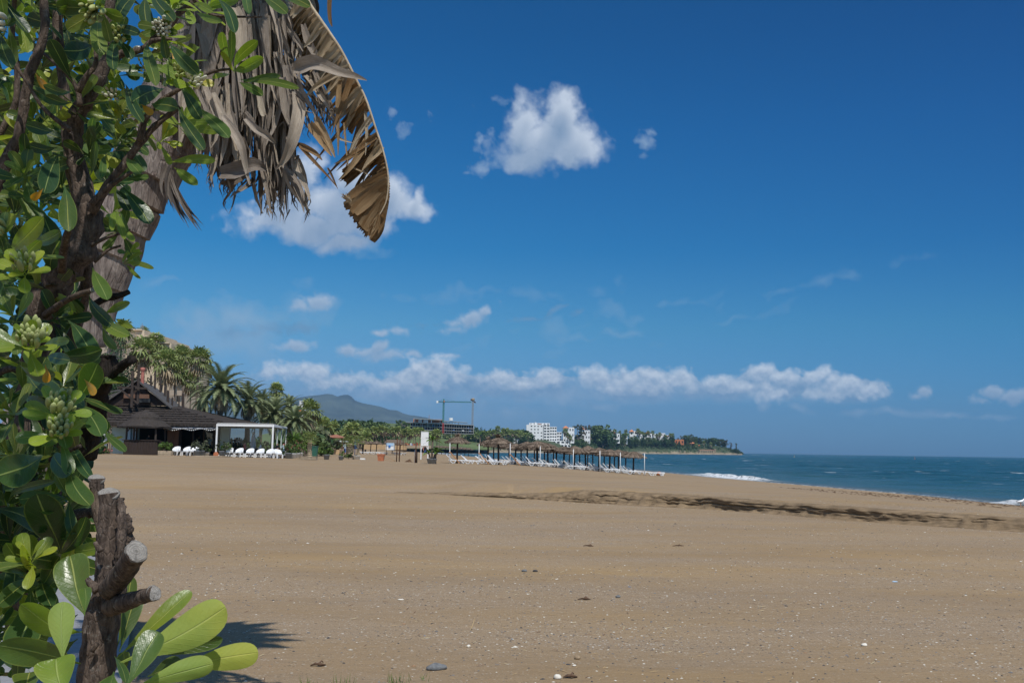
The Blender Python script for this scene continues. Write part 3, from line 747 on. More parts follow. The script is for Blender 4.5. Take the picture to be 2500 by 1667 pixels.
FO = MB()
fc_list = []
HL = [ # base, tip, width, depth, face, tint, bend
 ((104,1113),(8,1160),78,1.22,.15,.36,.05),((128,1114),(168,1146),44,1.2,-.2,.3,.1),((159,1150),(225,1235),44,1.18,.3,.38,.05),((166,1103),(217,1138),26,1.25,.4,.25,.1),
 ((147,1350),(97,1215),78,1.3,.1,.2,.08),((147,1346),(82,1366),40,1.28,.5,.3,.15),((151,1354),(203,1270),40,1.3,-.4,.25,.1),((182,1350),(247,1325),32,1.3,.4,.6,.1),
 ((194,1354),(240,1400),36,1.3,-.5,.35,.15),((104,1424),(143,1366),40,1.3,.3,.3,.1),((74,1428),(52,1563),72,1.28,.1,.33,-.05),((97,1424),(125,1467),38,1.3,.3,.25,.1),
 ((74,1400),(-8,1370),38,1.28,-.3,.3,.1),((74,1408),(-8,1480),40,1.27,.2,.35,.1),((74,1400),(12,1326),34,1.25,.3,.5,.1),((74,1398),(46,1310),30,1.24,.2,.55,.06),((76,1398),(74,1306),28,1.24,-.3,.62,.05),((78,1395),(66,1345),16,1.23,.1,.75,.05),((78,1397),(60,1350),14,1.22,.1,.8,.05),
 ((-8,1232),(95,1290),42,1.35,.2,.15,.06),((20,1228),(105,1172),20,1.3,.5,.3,.1),((124,1215),(147,1158),26,1.32,.2,.45,.05),((112,1212),(122,1150),22,1.33,.4,.35,.05),((0,1160),(60,1200),40,1.4,.2,.15,.1),
 ((27,626),(101,529),42,1.45,.25,.60,.06),((42,630),(103,592),26,1.45,-.3,.55,.06),((84,592),(136,569),28,1.5,.2,.45,.06),((57,634),(153,632),14,1.5,.9,.6,.04),((118,668),(146,588),62,1.62,.2,.2,.04),((10,620),(-20,540),40,1.5,.2,.25,.06),
 ((226,653),(260,733),36,1.5,.2,.5,.05),((218,718),(262,792),30,1.5,-.4,.15,.08),((256,764),(314,741),20,1.55,.3,.55,.06),((237,787),(303,806),28,1.5,.3,.6,.06),((275,783),(325,795),15,1.55,.5,.6,.05),((249,798),(276,845),20,1.5,-.3,.52,.05),
 ((165,783),(233,866),46,1.4,.35,.22,.05),((145,872),(231,858),42,1.35,-.3,.28,.07),((115,871),(165,877),30,1.35,.2,.3,.07),((103,848),(159,829),22,1.35,.4,.62,.05),
 ((191,975),(234,896),56,1.3,.15,.38,.04),((199,986),(238,1046),46,1.28,.3,.36,.04),((215,1050),(260,1030),36,1.3,-.6,.2,.1),((50,898),(127,912),36,1.3,-.4,.28,.07),((54,963),(141,1012),50,1.28,-.3,.25,.05),((57,921),(111,948),30,1.32,.3,.3,.05),
 ((77,925),(132,970),46,1.34,.2,.22,.05),((130,955),(196,990),26,1.3,.2,.35,.05),((256,1047),(302,1106),22,1.33,.3,.35,.05),((150,1040),(110,1075),26,1.3,.3,.55,.05),((160,1050),(205,1033),18,1.3,.2,.68,.05),((158,1056),(196,1010),18,1.31,.4,.62,.05),
 ((243,46),(243,121),38,1.45,.1,.55,.08),((211,27),(146,18),24,1.45,.3,.45,.05),((228,55),(193,57),18,1.45,.2,.45,.05),((228,112),(168,124),48,1.5,.1,.10,.05),((180,200),(122,103),36,1.52,.2,.2,.05),((176,226),(121,216),20,1.5,.3,.3,.05),((175,252),(118,240),24,1.5,.2,.28,.05),
 ((268,93),(284,152),28,1.5,.2,.22,.05),((360,105),(376,183),30,1.5,.2,.42,.05),((410,108),(475,168),36,1.5,.3,.28,.05),((300,208),(348,285),26,1.55,.2,.12,.05),((398,215),(322,252),44,1.6,-.2,.25,.05),((372,250),(432,270),38,1.5,.2,.3,.05),
 ((433,262),(491,356),31,1.45,.2,.18,.05),((440,215),(492,288),32,1.5,-.2,.22,.05),((-5,82),(28,158),36,1.4,.2,.22,.05),((141,375),(116,455),48,1.5,.2,.18,.04),((154,450),(171,558),42,1.42,.1,.33,.04),((57,420),(63,335),26,1.5,.2,.2,.05),
 ((132,318),(74,312),30,1.55,.2,.22,.05),((140,362),(74,358),26,1.55,.2,.12,.05),((483,257),(553,333),34,1.5,.3,.45,.04),((408,395),(520,392),24,1.6,.3,.66,.05),((424,411),(484,452),25,1.6,.2,.62,.06),((445,325),(520,318),22,1.6,.5,.66,.05),((430,300),(500,300),20,1.6,.3,.7,.05),
 ((570,170),(621,103),27,1.62,.3,.6,.08),((558,160),(546,79),23,1.62,.3,.55,.06),((566,170),(564,80),20,1.62,-.4,.35,.06),((570,176),(628,147),29,1.6,.2,.68,.06),((586,194),(682,192),19,1.58,.4,.5,.06),((590,199),(713,209),19,1.56,.4,.55,.07),((586,200),(632,228),23,1.6,.3,.45,.06),((560,175),(520,195),12,1.62,.2,.85,.06),((575,178),(540,130),14,1.62,.2,.8,.06),
 ((640,-14),(701,37),29,1.5,.2,.40,.08),((693,-8),(749,13),25,1.5,.4,.42,.08),((598,-30),(606,10),22,1.5,.2,.4,.05),((479,38),(534,47),18,1.6,.3,.62,.04),((490,28),(577,-4),24,1.6,.2,.66,.04),((527,-8),(578,80),29,1.5,.3,.22,.05),((470,10),(520,28),20,1.62,.2,.7,.05),
 ((352,-10),(362,60),34,1.5,.2,.15,.04),((375,-20),(415,45),34,1.5,.2,.15,.04),((330,-20),(300,40),30,1.5,.2,.12,.05),((180,-30),(160,25),34,1.5,.2,.2,.05),((270,60),(330,80),26,1.5,.3,.2,.05),((226,340),(238,300),20,1.52,.2,.3,.03),((233,345),(226,300),18,1.5,.4,.3,.0),
 ((220,430),(236,352),20,1.5,.5,.4,.04),((260,380),(250,420),18,1.5,.2,.45,.04),((310,385),(338,422),26,1.5,.2,.5,.04),((285,510),(272,560),16,1.55,.2,.66,.04),((288,512),(300,575),18,1.55,.3,.6,.04),((290,512),(312,560),12,1.55,.3,.5,.04),((300,640),(345,620),10,1.6,.3,.6,.05),((300,644),(360,648),13,1.6,.3,.6,.05),((300,648),(345,676),9,1.6,.3,.55,.05),((298,640),(312,620),8,1.6,.3,.65,.05),
]
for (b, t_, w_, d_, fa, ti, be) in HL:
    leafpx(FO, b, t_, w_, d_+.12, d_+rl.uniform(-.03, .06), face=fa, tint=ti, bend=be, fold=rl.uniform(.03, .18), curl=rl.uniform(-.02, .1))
for (x_, y_, d_) in ((105,460,1.5),(88,180,1.6),(345,255,1.6),(112,890,1.3),(205,925,1.3),(420,130,1.7)):
    leafpx(FO, (x_, y_), (x_+rl.uniform(-30, 30), y_+rl.uniform(25, 45)), 20, d_, face=.3, tint=.97)
# rosettes with and without flowers: px, py, depth, leaves, size m, tint, buds, tilt
RS = [(60,655,1.38,13,.058,.66,12,(.2,-.7,.6)),(75,835,1.25,12,.062,.62,26,(.3,-.7,.6)),(145,1000,1.22,11,.058,.62,18,(.4,-.6,.6)),(145,1055,1.2,9,.05,.66,16,(.3,-.7,.5)),(75,1360,1.22,9,.05,.6,3,(.1,-.6,.8)),
 (235,25,1.42,9,.06,.42,14,(0,-.7,-.5)),(395,70,1.5,8,.05,.4,24,(.3,-.8,-.2)),(290,90,1.55,7,.05,.3,10,(.2,-.8,0)),(470,200,1.6,9,.055,.72,16,(.5,-.7,.2)),(440,185,1.62,8,.05,.6,14,(.4,-.7,.2)),(350,165,1.62,5,.045,.4,8,(.2,-.8,.1)),
 (60,425,1.5,10,.06,.36,5,(.2,-.8,.3)),(80,290,1.65,6,.05,.4,7,(.2,-.8,.1)),(275,235,1.66,7,.045,.5,10,(.1,-.8,.0)),(5,60,1.45,9,.06,.4,12,(-.1,-.8,-.2)),(0,570,1.45,8,.055,.35,10,(-.1,-.8,.3)),(285,280,1.68,8,.05,.55,6,(.2,-.6,.3)),(400,340,1.75,9,.06,.68,2,(.8,-.5,.3)),(450,300,1.75,9,.06,.7,3,(.8,-.5,.5)),
 (30,770,1.4,9,.06,.5,2,(-.1,-.7,.5)),(20,1000,1.3,10,.065,.45,2,(-.2,-.7,.5)),(190,1290,1.36,8,.05,.5,4,(.4,-.6,.6)),(510,20,1.75,9,.06,.66,0,(.5,-.3,.7)),(420,15,1.8,10,.07,.6,4,(.3,-.5,.6)),(320,615,1.66,6,.03,.62,2,(.7,-.5,.3)),(170,1210,1.3,8,.06,.35,0,(.4,-.7,.3)),(20,1110,1.35,8,.07,.3,0,(-.2,-.7,.3))]
bud_parts = []
for i_, (x_, y_, d_, n_, L_, ti, bu, ax) in enumerate(RS):
    bd = MB() if bu >= 8 else None
    rosette(FO, bd, P(x_, y_, d_+.04), ax, n_, L_, ti, 1.0, bu, seed=100+i_)
    if bd:
        wh = i_ in (6, 8, 13, 14)
        bd.build('flower_cluster', M['bud_white' if wh else 'bud'], shrub, True)
# the dense shaded inside and back of the shrub
def inside(x_, y_):
    rb = np.interp(y_, [-60,0,100,200,300,400,450,520,560,640,760,850,1060,1200,1330,1400,1500,1700], [500,500,470,490,450,400,250,170,150,150,190,215,225,190,200,150,95,60])
    return x_ < rb-25
rf = random.Random(5); k_ = 0
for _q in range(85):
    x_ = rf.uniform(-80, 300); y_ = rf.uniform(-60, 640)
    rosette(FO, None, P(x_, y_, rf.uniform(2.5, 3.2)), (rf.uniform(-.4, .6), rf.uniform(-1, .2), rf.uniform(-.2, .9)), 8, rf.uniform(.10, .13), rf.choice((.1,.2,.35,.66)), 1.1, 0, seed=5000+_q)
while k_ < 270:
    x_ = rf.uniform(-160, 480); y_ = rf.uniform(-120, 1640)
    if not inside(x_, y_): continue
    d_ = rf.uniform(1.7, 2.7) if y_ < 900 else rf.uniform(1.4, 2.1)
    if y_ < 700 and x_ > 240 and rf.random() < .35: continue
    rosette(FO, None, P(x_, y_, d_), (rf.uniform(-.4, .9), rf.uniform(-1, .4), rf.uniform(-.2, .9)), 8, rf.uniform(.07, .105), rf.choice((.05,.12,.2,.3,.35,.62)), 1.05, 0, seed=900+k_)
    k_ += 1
# the crown goes on above and beside the view
k_ = 0
while k_ < 170:
    x_ = rf.uniform(-1.7, -.25); y_ = rf.uniform(-.1, 2.5); z_ = rf.uniform(CZ+.35, CZ+2.2)
    if z_-CZ < .52*y_+.12 or abs(x_) > (z_-CZ)*.9+.55: continue
    rosette(FO, None, (x_, y_, z_), (rf.uniform(-.4, .6), rf.uniform(-1, .4), rf.uniform(0, .9)), 9, rf.uniform(.08, .11), rf.choice((.3,.45,.6)), 1.05, 0, seed=2000+k_)
    k_ += 1
FO.build('foliage', M['glossy_leaf'], shrub, True)

# ------------------------------------------------------------------ pruned stem with young leaves
stem = empty('pruned_stem', label='sawn-off grey stem with big bright green leaves at the lower left', cat='shrub')
ST = MB(); D = 1.15
cuts = []
px_tube(ST, [(222,1760),(236,1640),(243,1560),(255,1490),(268,1440),(268,1380)], D, [44,42,41,40,38,34], 22, .16, 51, 8)
cuts.append(px_tube(ST, [(268,1400),(264,1340),(266,1280),(268,1230),(266,1204)], D, [33,29,25,24,24], 18, .15, 52, 7))
cuts.append(px_tube(ST, [(262,1330,1.19),(250,1275,1.2),(240,1230,1.21),(236,1190,1.21),(236,1168,1.21)], D, [18,18,17,17,18], 16, .18, 53, 6))
cuts.append(px_tube(ST, [(266,1440,1.12),(290,1412,1.10),(312,1380,1.07),(333,1346,1.04)], D, [26,27,26,25], 18, .14, 54, 6))
cuts.append(px_tube(ST, [(270,1480,1.13),(305,1470,1.1),(340,1458,1.07),(376,1447,1.05)], D, [24,21,18,17], 16, .15, 55, 6))
px_tube(ST, [(285,1400,1.16),(306,1340,1.16),(312,1290,1.16),(305,1255,1.16)], D, [20,17,13,9], 14, .9, 56, 8)
px_tube(ST, [(290,1370,1.14),(298,1320,1.13),(296,1250,1.14),(294,1218,1.15)], D, [14,12,10,8], 12, .8, 57, 8)
px_tube(ST, [(240,1440),(224,1425),(212,1412)], 1.12, [13,9,6], 9, .4, 58)
px_tube(ST, [(246,1345),(236,1330),(232,1322)], 1.12, [9,6,4], 8, .4, 59)
px_tube(ST, [(290,1365),(292,1348),(298,1342)], 1.08, [4,3,2], 7, .3, 60)
px_tube(ST, [(238,1570),(225,1590)], 1.12, [6,5], 7, .3, 61)
ST.build('trunk', M['bark'], stem, True)
for p_, d_, r_ in cuts:
    dd_ = (d_+(Vector((0, 0, CZ+.3))-p_).normalized()*.75).normalized()
    cut_disc(stem, p_, dd_, r_*1.04)
SF = MB()
HL2 = [((217,1512),(166,1358),84,1.16,1.18,.12,.50,.07),((201,1542),(48,1476),54,1.14,1.0,.4,.70,.10),((149,1620),(155,1468),60,1.0,1.02,3.2,.66,-.03),((150,1710),(140,1606),94,.97,1.0,.15,.66,.06),
 ((200,1614),(-8,1574),64,1.1,.98,.3,.50,.09),((296,1622),(551,1482),90,1.08,1.10,3.25,.70,-.04),((286,1606),(470,1446),46,1.12,1.15,.5,.62,.10),((330,1596),(543,1556),38,1.2,1.2,-.5,.42,.10),
 ((420,1636),(630,1590),62,1.13,1.14,3.3,.66,-.05),((325,1676),(520,1618),56,1.04,1.06,2.9,.70,-.06),((302,1680),(390,1543),66,.99,1.02,.35,.50,.05),((290,1590),(332,1448),50,1.22,1.25,-.4,.35,.05),
 ((283,1582),(327,1408),42,1.26,1.28,.3,.42,.05),((360,1650),(447,1622),52,1.2,1.2,.2,.28,.05),((279,1600),(306,1668),24,1.1,1.05,.6,.33,.1),((60,1700),(75,1640),70,1.0,1.05,.3,.45,.05),((208,1502),(208,1434),30,1.06,1.1,.2,.52,.05),
 ((280,1640),(240,1720),60,1.0,.95,.2,.5,.05),((190,1560),(110,1600),44,1.2,1.2,.3,.3,.1),((200,1640),(250,1560),40,1.22,1.2,.3,.3,.1),((190,1500),(120,1530),40,1.25,1.2,.3,.25,.1),((310,1640),(300,1590),30,1.15,1.15,.3,.5,.1)]
for (b, t_, w_, d0, d1, fa, ti, be) in HL2:
    leaf(SF, P(b[0], b[1], d0), P(t_[0], t_[1], d1), w_*d0/F, face=fa, tint=ti, bend=be, fold=rl.uniform(.08, .2), nl=15)
SF.build('foliage', M['glossy_leaf'], stem, True)

# ------------------------------------------------------------------ leaning palm with its skirt of dead leaves
palm = empty('leaning_palm', label='leaning ringed palm trunk with hanging grey dead leaves behind the shrub', cat='palm')
PT = MB(); D = 5.4
path = [(-260,1860,5.2),(-60,1420,5.3),(60,1120,5.35),(140,920,5.4),(196,780,5.4),(240,680,5.4),(290,560,5.4),(335,460,5.4),(385,360,5.4),(440,250,5.4),(500,120,5.4),(560,-20,5.4),(640,-200,5.35)]
rads = [100,85,78,72,70,70,72,76,84,96,104,100,80]
pts = []; rr_ = []
for i in range(len(path)-1):
    for j in range(24):
        u = j/24; pa, pb = path[i], path[i+1]
        pts.append(P(pa[0]*(1-u)+pb[0]*u, pa[1]*(1-u)+pb[1]*u, pa[2]*(1-u)+pb[2]*u)); rr_.append((rads[i]*(1-u)+rads[i+1]*u)*D/F)
acc = 0; ring = .165; out_r = []
for i in range(len(pts)):
    if i: acc += (pts[i]-pts[i-1]).length
    ph = (acc % ring)/ring
    out_r.append(rr_[i]*(1.0+.085*(1-ph)-.04*(ph > .95)))
PT.tube(pts, out_r, 28, bump=.10, seed=3, vs=2)
PT.build('trunk', M['palm_trunk_skin'], palm, False)
rs_ = random.Random(23)
def ribbon(mb, pts, ws, tw=0., tw2=None, fold=.25, tint=.5, cols=3, crinkle=0.0):
    """dry blade along 3D points; ws in metres; tw turns it out of the view plane"""
    pts = [Vector(p) for p in pts]; m = len(pts); tw2 = tw if tw2 is None else tw2
    V = []; U = []; L = 0
    sd0 = rs_.uniform(0, 50)
    for i, p in enumerate(pts):
        d = (pts[min(i+1, m-1)]-pts[max(i-1, 0)]).normalized(); vw = (Vector((0, 0, CZ))-p).normalized()
        s_ = d.cross(vw).normalized(); n_ = s_.cross(d)
        a = tw+(tw2-tw)*i/max(1, m-1); x = s_*math.cos(a)+n_*math.sin(a); y = n_*math.cos(a)-s_*math.sin(a)
        w_ = ws[i] if hasattr(ws, '__len__') else ws
        if i: L += (p-pts[i-1]).length
        for k in range(cols):
            o_ = k/(cols-1)-.5
            cr = crinkle*w_*math.sin(sd0+k*2.1+L*30)*.5
            V.append(p+x*(o_*w_)+y*((abs(o_)*2)*fold*w_+cr)); U.append((L*8+sd0, k/(cols-1)))
    mb.add(V, [(i*cols+k, i*cols+k+1, (i+1)*cols+k+1, (i+1)*cols+k) for i in range(m-1) for k in range(cols-1)], U, tint)
def curve_px(p0, p1, D0, D1, sag=0., n=7, jit=3.0):
    out = []; ph = rs_.uniform(0, 6)
    for i in range(n):
        u = i/(n-1)
        x = p0[0]*(1-u)+p1[0]*u+sag*math.sin(math.pi*u)+jit*math.sin(ph+u*5)*u
        y = p0[1]*(1-u)+p1[1]*u
        out.append(P(x, y, D0*(1-u)+D1*u))
    return out
SK = MB(); K = D/F
# start box, end box, count, width px, tint range, sag, depth
GU = [((440,560,-60,40),(420,540,180,360),34,(16,34),(.25,.75),0,5.25),
 ((540,640,-60,60),(520,640,260,340),46,(5,14),(.2,.85),4,5.15),
 ((560,700,20,140),(590,730,230,330),80,(3,8),(.1,.9),6,5.1),
 ((600,720,120,260),(600,710,330,470),70,(3,9),(.0,.8),-5,5.15),
 ((640,720,240,330),(630,715,440,528),60,(4,11),(.05,.7),-4,5.2),
 ((540,620,240,330),(500,560,360,460),30,(5,13),(.15,.85),-8,5.15),
 ((480,600,190,300),(480,640,330,420),46,(6,15),(.25,.95),8,5.1),
 ((690,760,140,240),(720,820,260,330),46,(3,9),(.1,.7),6,5.05),
 ((690,730,380,430),(735,758,490,532),16,(5,10),(.3,1.0),4,5.1),
 ((690,720,-20,60),(720,790,100,220),34,(5,14),(.2,.9),6,5.1),
 ((620,700,-40,60),(640,720,120,200),40,(5,14),(.1,.8),3,5.12),
 ((540,600,300,380),(515,600,400,450),26,(4,10),(.0,.5),-6,5.2),
 ((560,650,420,440),(540,600,445,485),14,(3,7),(.0,.4),-6,5.15),
 ((660,730,330,420),(640,700,420,500),40,(4,9),(.0,.6),-3,5.25),
 ((580,680,60,300),(585,690,160,400),70,(8,18),(.0,.45),2,5.35),
 ((600,760,-80,40),(620,760,0,150),50,(8,22),(.1,.7),2,5.3)]
for (a, b, cnt, wr, tr, sag, dd_) in GU:
    for _ in range(int(cnt*.78)):
        ux = rs_.random()
        p0 = (a[0]+(a[1]-a[0])*ux, rs_.uniform(a[2], a[3])); p1 = (b[0]+(b[1]-b[0])*min(1, max(0, ux+rs_.uniform(-.2, .2))), rs_.uniform(b[2], b[3]))
        if p1[1] < p0[1]+40: p1 = (p1[0], p0[1]+rs_.uniform(40, 110))
        w_ = rs_.uniform(*wr)*K*1.45; d_ = dd_+rs_.uniform(-.08, .12); t_ = min(1, rs_.uniform(*tr)+.12)
        pts_ = curve_px(p0, p1, d_, d_+rs_.uniform(-.08, .08), sag+rs_.uniform(-13, 13), 8, rs_.uniform(2, 13))
        ribbon(SK, pts_, [w_*.8, w_, w_, w_*.95, w_*.9, w_*.75, w_*.55, w_*.15], rs_.uniform(-.9, .9), rs_.uniform(-1.5, 1.5), rs_.uniform(.15, .6), t_, 4, .16)
        if rs_.random() < .5:      # frayed ends
            e = p1
            for _k in range(rs_.randint(1, 3)):
                q1 = (e[0]+rs_.uniform(-14, 14), e[1]+rs_.uniform(6, 26))
                ribbon(SK, curve_px((e[0]+rs_.uniform(-4, 4), e[1]-14), q1, d_, d_, rs_.uniform(-9, 9), 5), [.25*w_, .3*w_, .2*w_, .12*w_, .04*w_], rs_.uniform(-1, 1), None, .1, t_*.7, 2)
# small hanging tassel to the left of the skirt
for _ in range(34):
    u = rs_.random(); p0 = (408+rs_.uniform(-4, 14), 400+30*u); p1 = (402+u*100+rs_.uniform(-6, 6), 470+rs_.uniform(0, 40)+u*78)
    w_ = rs_.uniform(4, 10)*K
    ribbon(SK, curve_px(p0, p1, 5.2, 5.2+rs_.uniform(-.1, .1), rs_.uniform(-14, -2), 8, 3), [w_*.6, w_, w_, w_*.9, w_*.8, w_*.6, w_*.35, w_*.08], rs_.uniform(-.9, .9), rs_.uniform(-1.2, 1.2), .2, rs_.uniform(0, .5), 3, .1)
SK.build('dead_leaf_skirt', M['dry_fibre'], palm, False, label='ragged skirt of grey hanging dead leaves')
def sheath(pts, ws, D0, tint, name='dead_leaf', mat='dry_fibre', fold=.35, tw=0, tw2=None):
    mb = MB(); o = []
    m = len(pts); pp = [P(x, y, D0+(z if z else 0)) for x, y, z in pts]
    fine = []; fw = []
    for i in range(m-1):
        for j in range(4):
            u = j/4
            p0, p1, p2, p3 = pp[max(i-1, 0)], pp[i], pp[i+1], pp[min(i+2, m-1)]
            fine.append(.5*((2*p1)+(p2-p0)*u+(2*p0-5*p1+4*p2-p3)*u*u+(3*p1-p0-3*p2+p3)*u**3)); fw.append((ws[i]*(1-u)+ws[i+1]*u)*D0/F)
    fine.append(pp[-1]); fw.append(ws[-1]*D0/F)
    ribbon(mb, fine, fw, tw, tw2, fold, tint, 7, .04)
    return mb.build(name, M[mat], palm, True)
sheath([(715,175,0),(735,165,0),(765,160,-.05),(790,165,-.08),(830,180,-.08),(870,190,-.05),(896,197,0)], [14,40,44,34,26,16,1.5], 4.95, .62, tw=.2, tw2=.7)
sheath([(722,225,0),(728,260,0),(722,300,-.03),(710,345,-.03),(695,385,0),(672,415,0)], [20,32,34,30,20,2], 4.98, .80, tw=.15, tw2=.4)
sheath([(690,190,0),(694,230,0),(697,270,0),(706,305,0)], [16,26,20,4], 5.0, .6)
sheath([(700,160,0),(705,190,0),(712,240,-.02),(706,300,0)], [20,26,18,3], 5.02, .5)
sheath([(740,60,0),(752,100,0),(768,130,0),(780,152,0)], [12,20,18,8], 5.0, .55)
sheath([(620,180,0),(632,230,0),(640,270,0),(645,284,0)], [8,13,16,12], 5.0, .95)
sheath([(545,285,0),(570,320,-.03),(590,360,-.03),(600,410,0),(610,452,0)], [10,22,20,12,3], 4.98, .75)
sheath([(600,290,0),(625,315,-.03),(650,330,-.03),(672,350,0)], [12,18,18,4], 4.98, .66)
sheath([(540,425,0),(580,420,-.03),(620,405,-.05),(650,415,0)], [30,44,36,6], 5.05, .35, tw=.4)
sheath([(600,420,0),(570,440,0),(540,450,0)], [26,24,4], 5.1, .25)
sheath([(807,-60,0),(806,-20,0),(804,20,0),(806,50,0),(811,66,0)], [14,12,11,9,2], 5.0, .15, mat='dry_blade')
sheath([(575,20,0),(585,60,0),(590,120,0),(592,150,0)], [20,34,30,6], 5.02, .85)
sheath([(455,80,0),(470,150,0),(465,230,0),(455,300,0)], [40,46,40,24], 5.2, .5)
sheath([(500,60,0),(520,140,0),(515,220,0),(500,320,0)], [44,50,44,20], 5.18, .6)
# the long torn dry leaf: midrib and its hanging blades
dl_ = MB(); db = MB()
MR = [(744,-20),(756,10),(780,45),(803,78),(835,127),(871,198),(894,245),(918,316),(934,364),(946,415),(948,455),(942,494),(926,526)]
MRf = []
for i in range(len(MR)-1):
    for j in range(6):
        u = j/6; p0, p1, p2, p3 = [Vector((*MR[min(max(k, 0), len(MR)-1)], 0)) for k in (i-1, i, i+1, i+2)]
        MRf.append(.5*((2*p1)+(p2-p0)*u+(2*p0-5*p1+4*p2-p3)*u*u+(3*p1-p0-3*p2+p3)*u**3))
MRf.append(Vector((*MR[-1], 0)))
DL = 4.95
mr3 = [P(p.x, p.y, DL) for p in MRf]
dl_.tube(mr3, [(4.6-3.2*i/len(mr3))*DL/F for i in range(len(mr3))], 8, t=.95)
leafroot = dl_.build('dry_leaf', M['dry_blade'], palm, True, label='long tan dry leaf, torn along its curved midrib')
nM = len(MRf)
def blade(i, ang, L, w, tint, D1=0., tw=0., tw2=0., sag=0., n=8, taper=None, crk=.12, fold=.3):
    p = MRf[i]; q_ = (p.x+math.cos(R(ang))*L, p.y-math.sin(R(ang))*L)
    pts_ = []
    for k in range(n):
        u = k/(n-1)
        x = p.x*(1-u)+q_[0]*u+sag*math.sin(math.pi*u*.9); y = p.y*(1-u)+q_[1]*u-abs(sag)*.2*math.sin(math.pi*u)
        pts_.append(P(x, y, DL+D1*math.sin(u*math.pi*.6)))
    tp = taper or [.75, 1, 1.05, 1, .9, .75, .5, .15]
    ws_ = [w*DL/F*tp[int(k*(len(tp)-1)/(n-1))] for k in range(n)]
    ribbon(db, pts_, ws_, tw, tw2, fold, tint, 5, crk)
# upper part: nearly whole blade, hanging left of the rib
for i in range(2, 34, 2):
    u = i/nM
    L = np.interp(i, [2,10,20,27,33], [60,90,120,120,130])*rs_.uniform(.75, 1.1)
    blade(i, 233+rs_.uniform(-10, 8)+u*12, L, 17, rs_.uniform(.8, 1), rs_.uniform(.02, .10), rs_.uniform(-.35, .35), rs_.uniform(-.6, .6), rs_.uniform(-8, 4))
def patch(i0, i1, angf, Lf, nv=9, tint=.7, seed=0, pleat=.035):
    V = []; U = []; T = []; st = 3; N = (i1-i0)*st+1; qq = random.Random(seed); jit = [qq.uniform(-1, 1) for _ in range(N)]
    for a in range(N):
        f_ = i0+a/st; j = min(int(f_), nM-2); p = MRf[j].lerp(MRf[j+1], f_-j); an = R(angf(f_)); L = Lf(f_)*(1+.05*jit[a])
        for b in range(nv):
            u = b/(nv-1); x = p.x+math.cos(an)*L*u-6*math.sin(u*3)*(1 if jit[a//6*6] > 0 else -.4); y = p.y-math.sin(an)*L*u
            V.append(P(x, y, DL+.04+pleat*math.sin(a*1.7+jit[a//4*4])*u**.6+.10*u*u)); U.append((u*2.2+seed, (a % 7)/7)); T.append(min(1, max(0, tint+.22*math.sin(a*1.7+1)+.1*jit[a]-.15*u)))
    db.add(V, [(a*nv+b, a*nv+b+1, (a+1)*nv+b+1, (a+1)*nv+b) for a in range(N-1) for b in range(nv-1)], U, T)
patch(1, 20, lambda f: 228+f*.9, lambda f: 55+f*3.2, 9, .80, 1)
patch(20, 31, lambda f: 240+(f-20)*.6, lambda f: 105-(f-20)*3, 9, .72, 2)
patch(33, 38, lambda f: 236, lambda f: 95-(f-33)*4, 8, .55, 3)
patch(44, 49, lambda f: 222, lambda f: 125, 8, .45, 4)
patch(57, nM-2, lambda f: 208+(f-57)*2.9, lambda f: np.interp(f, [57,62,68,nM-2], [122,112,84,26]), 9, .36, 5, .012)
# middle: torn strips with sky between
for i in range(27, 59):
    L = np.interp(i, [27,36,45,58], [150,185,150,120])*rs_.uniform(.55, 1.12)
    if rs_.random() < .86:
        blade(i, rs_.choice((238, 246, 228, 218))+rs_.uniform(-9, 9), L, rs_.uniform(8, 22), rs_.choice((.1,.3,.5,.8,.95)), rs_.uniform(.0, .25), rs_.uniform(-.8, .8), rs_.uniform(-1.4, 1.4), rs_.uniform(-14, 6), taper=[.8,1,.95,.85,.7,.55,.35,.1])
# curled strips and threads
for (a, b, w_, ti) in (((758,300),(812,382),22,.5),((772,285),(815,385),20,.62),((725,350),(822,460),9,.15),((730,352),(790,392),14,.3),((820,330),(862,350),8,.9),((832,196),(826,380),14,.55),((893,262),(895,380),8,.95),((840,300),(848,415),5,.6),((905,330),(825,440),18,.55),((900,345),(818,400),16,.4),((800,410),(822,462),6,.2),((860,410),(900,430),4,.8)):
    ribbon(db, curve_px(a, b, 4.98, 4.95, rs_.uniform(-8, 8), 8, 3), [w_*K*.6, w_*K, w_*K, w_*K*.9, w_*K*.8, w_*K*.6, w_*K*.4, w_*K*.1], rs_.uniform(-.6, .6), rs_.uniform(-.9, .9), .3, ti, 5, .1)
# last whole section down to the tip
for i in range(55, nM-1):
    k = i-55; L = np.interp(i, [55,60,66,72,nM-1], [115,112,92,62,20])
    blade(i, 212+k*2.6, L*rs_.uniform(.95, 1.05), 22, .30+.35*((k*7) % 5)/5, .05+.02*math.sin(k*1.3), .12*math.sin(k*1.9), .2*math.sin(k), -4+k*.8, taper=[.7,1,1.05,1.1,1.1,1.05,.95,.7], crk=.03, fold=.12)
for _ in range(12):
    x = rs_.uniform(-12, 8); ribbon(db, curve_px((926, 520), (908+x, 560+rs_.uniform(0, 26)), DL, DL, rs_.uniform(-8, 8), 6, 3), [3*K, 6*K, 7*K, 5*K, 4*K, 1*K], rs_.uniform(-1, 1), rs_.uniform(-1, 1), .3, rs_.uniform(.1, .8), 3)
for _ in range(16):
    ribbon(db, curve_px((855+rs_.uniform(-5, 5), 490), (845+rs_.uniform(-12, 8), 470+rs_.uniform(0, 30)), DL, DL, rs_.uniform(-5, 5), 5, 2), [3*K, 4*K, 4*K, 3*K, 1*K], rs_.uniform(-1, 1), rs_.uniform(-1, 1), .3, rs_.uniform(.5, 1), 3)
bl = db.build('blade', M['dry_blade'], leafroot, True)
